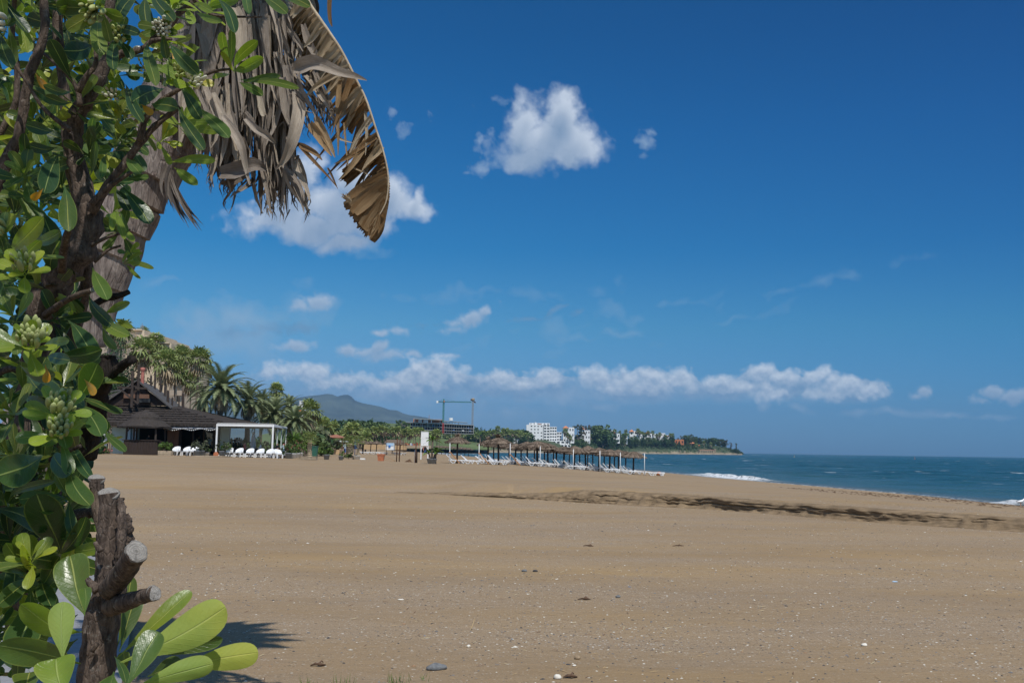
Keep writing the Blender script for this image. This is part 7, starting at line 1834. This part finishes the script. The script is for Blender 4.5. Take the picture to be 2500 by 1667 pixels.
def lattice(mb, a, b, w_, n, th=.14):
    a = Vector(a); b = Vector(b); d = (b-a); z = d.normalized(); x = z.cross(Vector((0, 1, 0)) if abs(z.y) < .8 else Vector((1, 0, 0))).normalized(); y = z.cross(x)
    cs = [(x+y)*w_/2, (x-y)*w_/2, (-x-y)*w_/2, (y-x)*w_/2]
    for c in cs: mb.bar(a+c, b+c, th)
    for i in range(n):
        p = a+d*(i/n); q_ = a+d*((i+1)/n)
        for k in range(4):
            c0, c1 = cs[k], cs[(k+1) % 4]; mb.bar(p+c0, q_+c1, th*.75); mb.bar(q_+c0, q_+c1, th*.7)
cr1 = empty('tower_crane', label='green tower crane with a red lower mast and white counterweight', cat='crane'); Dc = 870
b0 = P(1082, 1058, Dc); bm = P(1082, 1032, Dc); tp = P(1083.2, 982, Dc); tp2 = P(1083.4, 974, Dc)
b_ = MB(); lattice(b_, b0, bm, 1.2, 9, .26); b_.build('lower_mast', M['red_metal'], cr1); b_ = MB(); lattice(b_, bm, tp, 1.2, 16, .26); lattice(b_, tp, tp2, .8, 3, .22); b_.build('mast', M['green_metal'], cr1)
j0 = P(1067, 980.5, Dc+4); j1 = P(1150.5, 981.5, Dc-6); b_ = MB(); lattice(b_, j0, j1, .8, 30, .16); b_.build('jib', M['green_metal'], cr1)
b_ = MB(); b_.bar(tp2, P(1112, 979.6, Dc-2), .12); b_.bar(tp2, P(1070, 979.6, Dc+3), .12); b_.build('stay_cable', M['green_metal'], cr1)
b_ = MB(); rbox(b_, 1065.5, 978, 1070, 983.5, Dc+2, Dc+4); b_.build('counterweight', M['white_paint'], cr1); b_ = MB(); rbox(b_, 1083, 978, 1085.5, 981, Dc-2, Dc); b_.build('cab', M['roof_orange'], cr1)
cr2 = empty('tower_crane', label='grey tower crane with its jib pointing away, right end of the site', cat='crane'); Dc = 960
b0 = P(1152.5, 1056, Dc); tp = P(1154.7, 978, Dc); b_ = MB(); lattice(b_, b0, tp, 1.5, 24, .30); b_.build('mast', M['grey_metal'], cr2)
b_ = MB(); b_.lathe(tp, [(1.2,0),(1.7,.6),(1.7,1.9),(.9,2.4),(.3,2.5)], 10); b_.build('cab', M['pale_wood'], cr2); b_ = MB(); lattice(b_, tp+Vector((-1.6, -14, .4)), tp+Vector((.8, 46, .4)), .8, 20, .14); b_.build('jib', M['rust_post'], cr2)
# ------------------------------------------------------------------ white apartment block on the shore
wb = empty('white_apartment_block', label='stepped white apartment block with rows of dark balconies on the shore', cat='building'); Dw = 1180
def wblock(x0, y0, x1, y1, D_, floors, cols, dep, ow=.62, oh=.5, skip=(), mat='white_paint', parent=None, win='window_dark', inset=.8):
    a = P(x0, (y0+y1)/2, D_); b = P(x1, (y0+y1)/2, D_); mb, *_ = facade(parent, (a.x, a.y), (b.x, b.y), P((x0+x1)/2, y1, D_).z, P((x0+x1)/2, y0, D_).z, floors, cols, mat, ow, oh, inset, dep, win, skip=skip)
    mb.build('wall', M[mat], parent)
wblock(1285, 1036.5, 1326, 1084, Dw, 6, 5, 14, .42, .36, skip=((1,2),(3,0),(2,3),(4,0),(0,1),(4,4),(5,0)), parent=wb)
wblock(1327, 1035.5, 1342, 1084, Dw-1.5, 7, 2, 14, .72, .52, parent=wb); wblock(1342.3, 1041.5, 1359, 1084, Dw-1.5, 6, 3, 13, .70, .52, parent=wb); wblock(1359.3, 1054.5, 1371, 1084, Dw-1.5, 4, 2, 12, .72, .52, parent=wb)
wblock(1292, 1032.5, 1342, 1036.4, Dw+3, 1, 6, 8, .45, .45, parent=wb); wblock(1326, 1075.5, 1390, 1084, Dw-8, 1, 6, 12, .6, .5, parent=wb); wblock(1284, 1084, 1394, 1091, Dw-10, 1, 13, 16, .66, .62, parent=wb)
b_ = MB(); b_.prism([P(1313,1032.5,Dw+2.6), P(1322,1036.3,Dw+2.6), P(1316,1036.3,Dw+2.6)], (0, 6, 0)); b_.build('roof_slope', M['roof_tile'], wb)
b_ = MB(); rbox(b_, 1306, 1030.5, 1309, 1033, Dw+4, Dw+6); b_.build('chimney', M['white_paint'], wb)
# villas along the headland
def villa(label, blocks, roofs, D_, mat='white_paint'):
    D_ = max(D_, hD(sum(b[0] for b in blocks)/len(blocks))+58); v = empty('villa', label=label, cat='building')
    for (x0, y0, x1, y1, f_, c_) in blocks: wblock(x0, y0, x1, y1, D_+rn.uniform(0, 3), f_, c_, 9, .4, .42, mat=mat, parent=v, inset=.7)
    for (x0, y0, x1, y1) in roofs:
        a = P(x0, y1, D_-1); b = P(x1, y1, D_-1); t_ = P((x0+x1)/2, y0, D_+4); w_ = b.x-a.x
        r_ = MB(); c1 = [a, b, b+Vector((0, w_, 0)), a+Vector((0, w_, 0))]; r_.add([*c1, Vector((t_.x, D_-1+w_/2, t_.z))], [(3, 2, 1, 0), (0, 1, 4), (1, 2, 4), (2, 3, 4), (3, 0, 4)]); r_.build('roof', M['roof_orange'], v)
    return v
villa('pale villa with an orange pyramid roof right behind the white block', [(1374.5,1044,1388,1082,3,2),(1388.4,1043,1402,1082,3,2)], [(1373.5,1039,1389,1044.5)], 1180)
villa('white villa with orange roof seen through the eucalyptus', [(1415,1047,1428,1085,3,2),(1428.4,1050,1441,1085,3,2)], [(1416,1041,1428,1047.5)], 1260)
villa('white villa just right of the largest dark tree', [(1472,1048,1484,1080,2,2),(1490,1050,1501,1082,3,2),(1501.4,1058,1513,1082,2,2)], [(1497,1053,1503,1057)], 1350)
villa('pale grey villa in shade between tree and tower villa', [(1517,1060,1532,1084,2,2)], [], 1390)
villa('white tower villa with a steep orange pyramid roof', [(1537,1053,1547,1084,3,1),(1547.4,1052,1557,1084,3,1),(1557.4,1060,1568,1084,2,2)], [(1536,1048,1548,1053.5)], 1400)
villa('white villa with rounded orange roof behind a palm clump', [(1573,1058,1592,1084,2,2)], [(1575,1052,1588,1058)], 1430)
villa('white terraced villa with many balconies, left of the orange houses', [(1596,1058.5,1608,1084,3,2),(1608.4,1057,1624,1084,3,3),(1624.4,1062,1634,1085,3,2)], [(1619,1062,1633,1064.5)], 1400)
villa('bright orange flat-topped house', [(1647.5,1072.5,1669.5,1086,1,3)], [], 1500, 'orange_wall'); villa('low orange terraced houses stepping down to the right', [(1669.8,1080,1684,1092,1,2),(1684.4,1081.5,1697,1093,1,2),(1697.4,1085,1709,1094,1,2)], [(1684,1079,1699,1082)], 1495, 'orange_wall')
st_ = empty('stone_ruin', label='old stone building with low red roof at the foot of the headland', cat='building'); wblock(1706, 1098.5, 1747, 1106, 1520, 1, 8, 6, .35, .5, mat='stone_wall', parent=st_); b_ = MB(); rbox(b_, 1708, 1097, 1745, 1098.5, 1521, 1530); b_.build('roof', M['roof_tile'], st_); b_ = MB(); rbox(b_, 1744, 1095, 1748, 1106.5, 1519, 1523); b_.build('tower', M['stone_wall'], st_)
for (px, y0, y1) in ((1660, 1099, 1105),): b_ = MB(); rbox(b_, px-2, y0, px+1.5, y1, 1490, 1493); b_.box((P(px, y0, 1491).x, 1491, P(px, y0, 1491).z+.3), (3, 3.4, .4)); tag(b_.build('watch_hut', M['stone_wall']), 'small pale stone hut at the waterline below the cliffs', 'hut')
b_ = MB(); rbox(b_, 1394, 1040, 1420, 1084, 1230, 1236); 
# trees on the headland
G3 = 'trees in the wood on the headland point'
for px, yt, w_ in ((1655,1067,.9),(1664,1062,1),(1674,1060,1.1),(1683,1062,1.1),(1692,1064,1.1),(1700,1064,1.1),(1708,1066,1.1),(1716,1068,1.1),(1723,1068,1.1),(1731,1068,1.1),(1738,1067,1.1),(1745,1067,1.1),(1752,1069,1.1),(1759,1071,1.1),(1766,1070,1.2),(1773,1072,1.1),(1712,1076,1.3),(1728,1078,1.3),(1742,1078,1.3),(1756,1080,1.3),(1768,1082,1.2)):
    put_tree(rp.choice((ROUND, EUC, ROUND)), px, yt, hD(px)+rp.uniform(55, 110), hz(px, 70)-1, w_, 'dark grey-green tree in the wood on the headland point', group=G3)
put_tree(EUC, 1688, 1057, 1560, 12, .8, 'sparse tree rising above the headland wood'); put_tree(EUC, 1784, 1078, hD(1784)+45, 3, .8, 'thin leaning tree, second from the tip of the headland'); put_tree(EUC, 1797, 1079, hD(1797)+25, 2, .55, 'thin dark tree at the very tip of the headland')
put_tree(ROUND, 1795, 1094, hD(1795)+30, 1, 2.2, 'low round bush at the tip of the headland', 'bush')
G4 = 'trees between the villas on the headland'
for i, (K_, px, yt, w_) in enumerate(((UMB,1525,1057,1.1),(ROUND,1553,1064,1),(ROUND,1563,1066,1),(ROUND,1530,1070,1.2),(UMB,1572,1054,.8),(ROUND,1586,1066,1.1),(ROUND,1600,1070,1.1),(ROUND,1640,1062,.9),(ROUND,1648,1080,1.1),(ROUND,1658,1078,.9),(ROUND,1672,1086,1),(ROUND,1508,1070,1.2),(EUC,1515,1062,1.1),(EUC,1500,1060,1.1),(ROUND,1553,1070,1.3),(ROUND,1605,1072,1.3),(ROUND,1580,1066,1.2),(ROUND,1622,1066,1.1),(ROUND,1505,1066,1.3),(ROUND,1536,1068,1.1),(ROUND,1541,1064,.8),(ROUND,1568,1066,1),(ROUND,1597,1066,.9),(EUC,1606,1064,1),(ROUND,1626,1070,1),(ROUND,1519,1063,1),(ROUND,1480,1060,1.1),(EUC,1549,1060,.8),(ROUND,1633,1070,1),(ROUND,1587,1074,1.2),(ROUND,1680,1078,.8),(ROUND,1699,1078,.8),(ROUND,1395,1066,1.2),(ROUND,1403,1072,1.3),(ROUND,1420,1070,1.2),(ROUND,1440,1078,1.1),(ROUND,1490,1070,1.1),(ROUND,1385,1070,1.1),(ROUND,1618,1074,1),(ROUND,1632,1078,1),(ROUND,1692,1088,.9),(ROUND,1610,1079,1),(ROUND,1576,1072,1.1),(ROUND,1545,1074,1),(ROUND,1450,1084,1.2),(ROUND,1470,1086,1.3),(ROUND,1405,1084,1.4),(ROUND,1425,1086,1.3))):
    D_ = max(hD(px)+rp.uniform(24, 50), 1215); put_tree(K_, px, yt, D_, max(1.5, hz(px, 40)-2) if px > 1450 else 2.5, w_, 'green tree between the white villas of the headland', group=G4)
for i, (px, yt) in enumerate(((1501,1053),(1513,1056),(1528,1053),(1557,1051),(1562,1055),(1583,1056),(1593,1056),(1602,1063),(1611,1060),(1637,1062),(1643,1062),(1625,1066),(1380,1053),(1386,1062),(1392,1068),(1568,1058),(1720,1080),(1735,1084),(1700,1088))):
    D_ = hD(px)+34 if px > 1450 else 1172; put_fan(px, yt, D_, 'small fan palm standing among the white villas', 2.0, FAN_FAR, group='fan palms among the villas', zb=max(2., hz(px, 30)-1) if px > 1450 else 2.5)
# boats drawn up on the far beach
def boat(L=4.5, mat='white_plastic'):
    r_ = empty('boat'); V = []; n = 9
    for i in range(n):
        u = i/(n-1); w_ = .85*math.sin(math.pi*min(1, .18+u*.82))**.6*(1 if u < .95 else .3); x = (u-.5)*L
        V += [(x, -w_, .75+.35*u*u), (x, -w_*.7, .15), (x, 0, 0), (x, w_*.7, .15), (x, w_, .75+.35*u*u)]
    b_ = MB(); b_.add(V, [(5*i+k, 5*i+k+1, 5*i+k+6, 5*i+k+5) for i in range(n-1) for k in range(4)]+[(0, 1, 2, 3, 4), tuple(reversed(range(5*(n-1), 5*n)))]); b_.build('hull', M[mat], r_)
    for x in (-1, 0, 1): b_ = MB(); b_.box((x, 0, .6), (.3, 1.2, .06)); b_.build('bench', M['pale_wood'], r_)
    return r_
BT = Kind([boat()])
for i, (px, D_, rz) in enumerate(((1143,975,.2),(1149,985,.5),(1155,975,-.3),(1161,980,.1),(1128,970,.4))):
    BT.put(gpt(px, D_), 1.5, rz, label='small white boat on the far beach behind the parasols, %s from the left' % ordw[sorted([1143,1149,1155,1161,1128]).index(px)], cat='boat', group='white boats drawn up on the far beach')
for i, (px, x1, y0, D_) in enumerate(((1245,1258,1071,1045),(1262,1275,1073,1040))):
    h = empty('white_house', label=['small white beach house half hidden by palms, left one of two','small white beach house half hidden by palms, right one of two'][i], cat='building'); wblock(px, y0, x1, y0+12, D_, 1, 2, 6, .4, .5, parent=h); b_ = MB(); rbox(b_, px-.5, y0-.8, x1+.5, y0, D_-.5, D_+6); b_.build('roof', M['pot_white'], h)
for i, (px, py) in enumerate(((1939,1109),(2233,1113))):
    D_ = 900; b = empty('marker_buoy', label=['left of two tiny marker buoys on the sea horizon','right of two tiny marker buoys on the sea horizon'][i], cat='buoy'); c = P(px, py, D_); b_ = MB(); b_.lathe((0, 0, 0), [(.6,-.3),(.7,.3),(.2,.5),(.12,2.2),(.3,2.3),(.05,2.6)], 8); b_.build('float_and_mast', M[('pale_wood','roof_tile')[i]], b); b.location = (c.x, D_, 0)
# gull at the waterline
gl_ = empty('gull', label='white gull standing at the waterline at the right edge', cat='bird'); b_ = MB(); b_.tube([(-.2,0,.19),(-.12,0,.20),(0,0,.21),(.1,0,.24),(.15,0,.30),(.19,0,.33),(.23,0,.325),(.27,0,.315)], [.012,.045,.07,.06,.035,.04,.025,.006], 10); b_.build('body', M['white_plastic'], gl_, True)
b_ = MB(); b_.tube([(-.24,0,.20),(-.1,.03,.23),(.05,.03,.24)], [.01,.05,.03], 6); b_.build('wing', M['pot_grey'], gl_, True)
for sy in (-.02, .02): b_ = MB(); b_.bar((0, sy, 0), (0, sy, .17), .012); b_.build('leg', M['roof_orange'], gl_)
gp_ = near_pt(2492, 1234, .1); gl_.location = gp_; gl_.scale = (1.3,)*3

# ------------------------------------------------------------------ details on the near sand
pmat('stone_grey', (.16,.165,.17), .8, .3, 30, .3, .4); pmat('stone_dark', (.06,.058,.058), .8, .3, 30, .3); pmat('shell_white', (.68,.64,.56), .6, .3, 30, .1); pmat('stone_tan', (.30,.22,.14), .85, .2, 30, .3); pmat('drift', (.12,.075,.05), .9, .1, 20, .4); pmat('straw_bit', (.42,.30,.15), .8, .2, 20, .3)
def stone(p, a, b, c, mat, name, label, cat, rz=0, seed=0, sink=.3):
    V = []; n1, n2 = 14, 8; q_ = seed*7.1
    for j in range(n2+1):
        th = math.pi*j/n2
        for i in range(n1):
            ph = 2*math.pi*i/n1; d = Vector((math.sin(th)*math.cos(ph), math.sin(th)*math.sin(ph), math.cos(th))); k = 1+.22*noise.noise(d*1.4+Vector((q_, 0, 0))); V.append((d.x*a*k, d.y*b*k, d.z*c*k+c*(1-sink)))
    b_ = MB(); b_.add(V, [(j*n1+i, (j+1)*n1+i, (j+1)*n1+(i+1) % n1, j*n1+(i+1) % n1) for j in range(n2) for i in range(n1)]); o = b_.build(name, M[mat], None, True, loc=p); o.rotation_euler.z = rz; return tag(o, label, cat)
for px, py, a, b, c, m_, nm, lab, cat, rz in ((1066,1634,.062,.030,.022,'stone_grey','flat_stone','flat grey oval stone at the bottom, largest stone on the sand','stone',.3),(1144,1579,.014,.012,.01,'shell_white','shell','white shell fragment just above the large grey stone','shell',0),(1361,1656,.022,.018,.016,'shell_white','shell','white shell at the bottom edge of the sand','shell',.2),
    (2110,1576,.022,.016,.012,'shell_white','shell','white shell low in the right half of the sand','shell',.1),(1410,1608,.02,.018,.014,'stone_tan','pebble','brown rounded pebble right of the large grey stone','stone',0),(1509,1458,.024,.016,.013,'stone_grey','pebble','blue-grey pebble above the middle of the near sand','stone',.3),(978,1464,.03,.016,.006,'shell_white','shell','flat pale stone in the middle of the near sand','stone',.2),
    (1307,1395,.028,.018,.013,'stone_dark','pebble','dark pebble beside the driftwood scraps','stone',.1),(1280,1395,.03,.02,.016,'stone_grey','pebble','grey pebble left of the dark pebble','stone',.1),(2185,1420,.03,.02,.006,'light_blue','plastic_scrap','pale turquoise scrap of plastic on the sand','litter',.1),(1402,1625,.013,.01,.006,'shell_white','shell','small white shell under the brown rounded pebble','shell',.4),(2155,1272,.05,.03,.015,'shell_white','shell','white scrap lying at the foot of the erosion ledge','litter',0)):
    stone(near_pt(px, py), a*1.25, b*1.25, c*1.2, m_, nm, lab, cat, rz, px)
for i, (px, py, L, rz, lab) in enumerate(((1426,1464,.07,.1,'twisted brown driftwood scrap in the middle of the sand'),(1656,1333,.11,.3,'dark forked driftwood scrap on the sand'),(776,1626,.055,.1,'brown driftwood chip near the leafy shadow'),(1436,1333,.09,-.2,'thin dark driftwood sliver'),(1392,1655,.05,0,'dark driftwood chips at the bottom edge'))):
    b_ = MB(); p = near_pt(px, py); b_.tube([(-L, 0, .008), (-L*.3, .01, .016), (L*.3, -.01, .02), (L, .02, .006)], [.004, .010, .012, .005], 6, bump=.8, seed=i); b_.tube([(0, 0, .015), (L*.4, .05, .03), (L*.6, .07, .015)], [.008, .006, .003], 5)
    o = b_.build('driftwood', M['drift'], None, True, loc=p); o.rotation_euler.z = rz; tag(o, lab, 'driftwood')
b_ = MB(); p = near_pt(1148, 1540); b_.tube([(0, 0, .005), (.02, .05, .05), (.035, .09, .10)], [.003, .003, .002], 5); tag(b_.build('straw_stick', M['straw_bit'], loc=p), 'pale straw stick poking up from the sand', 'stick')
rq = random.Random(31)
def scatter(name, n, mat, label, smin, smax, kind_='peb', tmin=6.2, tmax=34.):
    V = []; Fc = []; T = []
    for i in range(n):
        D_ = tmin*(tmax/tmin)**(rq.random()**.85); x = rq.uniform(-.40, .56)*D_
        band = .5+.9*float(vnoise(np.array([x*.6]), np.array([D_*2.0]), 1.7, 60)[0])
        if rq.random() > band: continue
        z = float(ground_z(np.array([x]), np.array([D_]))[0]); s = rq.uniform(smin, smax)*(1+D_*.03)*(1.8 if rq.random() < .03 else 1)
        a = rq.uniform(0, 3.14); ca, sa = math.cos(a), math.sin(a); b0 = len(V); t_ = rq.random()
        if kind_ == 'peb':
            e = rq.uniform(.55, .95); h_ = rq.uniform(.3, .6)
            for (u, v, w_) in ((1,0,.15),(.3,e,.15),(-.7,e*.8,.15),(-1,-.1,.15),(-.3,-e,.15),(.8,-e*.7,.15),(.1,.1,1)): V.append((x+s*(u*ca-v*sa), D_+s*(u*sa+v*ca), z+s*w_*h_))
            Fc += [(b0+k, b0+(k+1) % 6, b0+6) for k in range(6)]; T += [t_]*7
        else:
            l = s*rq.uniform(2, 5); w_ = s*.28
            V += [(x-l*ca+w_*sa, D_-l*sa-w_*ca, z+.002), (x-l*ca-w_*sa, D_-l*sa+w_*ca, z+.003), (x+l*ca-w_*sa, D_+l*sa+w_*ca, z+.006+l*.15), (x+l*ca+w_*sa, D_+l*sa-w_*ca, z+.005+l*.15), (x, D_, z+.010)]
            Fc += [(b0, b0+1, b0+4), (b0+1, b0+2, b0+4), (b0+2, b0+3, b0+4), (b0+3, b0, b0+4)]; T += [t_]*5
    return mesh_obj(name, V, Fc, mat, None, False, tint=T, label=label, kind='stuff', cat='pebbles')
def peb_mat(name, stops):
    m = bpy.data.materials.new(name); m.use_nodes = True; t = m.node_tree; t.nodes.clear(); q = NT(t)
    c = q.ramp(q.n('ShaderNodeAttribute', attribute_name='tint').outputs['Fac'], stops, 'CONSTANT'); t.links.new(q.n('ShaderNodeBsdfPrincipled', {'Base Color': c, 'Roughness': .8}).outputs[0], q.n('ShaderNodeOutputMaterial').inputs[0]); return m
pm_ = peb_mat('pebble_mix', [(0,(.05,.05,.052)),(.22,(.13,.125,.12)),(.42,(.20,.16,.12)),(.62,(.42,.38,.31)),(.78,(.60,.56,.48)),(.9,(.28,.17,.09)),(.96,(.16,.18,.21))])
scatter('pebbles', 17000, pm_, 'small pebbles and shell bits strewn over the sand', .0045, .0115)
scatter('straw_litter', 2200, peb_mat('litter_mix', [(0,(.36,.25,.13)),(.5,(.16,.09,.05)),(.75,(.44,.36,.22))]), 'bits of straw and twig strewn over the sand', .004, .009, 'straw')
# dark weed scraps along the right-hand berm
V = []; Fc = []
for i in range(900):
    D_ = rq.uniform(34, 72); x = shx = float(interp(D_, SHORE))-rq.uniform(2, 15); z = float(ground_z(np.array([x]), np.array([D_]))[0]); s = rq.uniform(.03, .10); b0 = len(V)
    V += [(x-s*2, D_, z), (x-s, D_-s, z+s*.3), (x+s*1.6, D_-s*.6, z), (x+s, D_+s, z+s*.5), (x-s, D_+s*.8, z+.01)]; Fc.append((b0, b0+1, b0+2, b0+3, b0+4))
mesh_obj('seaweed_scraps', V, Fc, M['mound_weed_brown'], label='reddish brown seaweed scraps strewn on the berm', kind='stuff')
# paving at the left edge and a few grass blades
pmat('paving_grey', (.25,.25,.255), .9, .2, 14, .15, .3)
pv2 = MB(); edge = [(-2.55,6.6),(-3.7,10.1),(-5.4,13.8),(-7.9,18.6),(-9.5,21)]
V = []
for (x, y) in edge: V += [(x+.05*math.sin(y*3), y, gz(x, y)+.03), (x-8, y+1, gz(x-8, y+1)+.035)]
V = [(-1.6, 2.5, gz(-1.6, 2.5)+.03), (-9, 2.5, gz(-9, 2.5)+.035)]+V
pv2.add(V, [(2*i, 2*i+2, 2*i+3, 2*i+1) for i in range(len(edge))]); tag(pv2.build('path_paving', M['paving_grey']), 'grey paved path edge behind the pruned stem', kind='structure')
gm = MB()
for (px, py, n_) in ((1038,1660,7),(975,1668,26),(840,1672,14),(760,1675,12),(30,1640,60),(60,1660,60)):
    for k in range(n_):
        p = near_pt(px+rq.uniform(-30, 30) if n_ > 10 else px+rq.uniform(-8, 8), py+rq.uniform(-8, 4)); l = rq.uniform(.03, .09); dx_ = rq.uniform(-.03, .03); gm.add([p-Vector((.002, 0, 0)), p+Vector((.002, 0, 0)), p+Vector((dx_, rq.uniform(-.02, .02), l))], [(0, 1, 2)], t=rq.random())
tag(gm.build('grass', M['leaf_bright']), 'sparse grass blades at the bottom edge', kind='stuff')
# ------------------------------------------------------------------ haze
HAZE = 7.2e-5
hb_ = MB(); hb_.box((0, 6600, 295), (23500, 14400, 660))
hm = bpy.data.materials.new('haze'); hm.use_nodes = True; ht = hm.node_tree; ht.nodes.clear(); q = NT(ht)
ht.links.new(q.n('ShaderNodeVolumePrincipled', {'Color': (.37,.67,1.0,1), 'Density': HAZE, 'Anisotropy': .15}).outputs[0], q.n('ShaderNodeOutputMaterial').inputs['Volume'])
hz_o = hb_.build('haze', hm); tag(hz_o, 'thin blue summer haze', kind='stuff')
hz_o.location = (0, 0, 0)

# ------------------------------------------------------------------ labels: repeats that share a phrase are told apart by their place
def nth(i):
    ones = ['','first','second','third','fourth','fifth','sixth','seventh','eighth','ninth','tenth','eleventh','twelfth','thirteenth','fourteenth','fifteenth','sixteenth','seventeenth','eighteenth','nineteenth']
    tens = {20:('twenty','twentieth'),30:('thirty','thirtieth'),40:('forty','fortieth'),50:('fifty','fiftieth'),60:('sixty','sixtieth'),70:('seventy','seventieth')}
    if i < 20: return ones[i]
    t_ = i//10*10; return tens[t_][1] if i == t_ else tens[t_][0]+'-'+ones[i-t_]
by = {}
for o in COL.objects:
    if o.parent is None and o.get('label') and o.get('kind') is None: by.setdefault(o['label'], []).append(o)
for lab, os_ in by.items():
    if len(os_) < 2: continue
    os_.sort(key=lambda o: o.location.x/max(1., o.location.y))
    for i, o in enumerate(os_): o['label'] = lab+', '+nth(i+1)+' from the left'
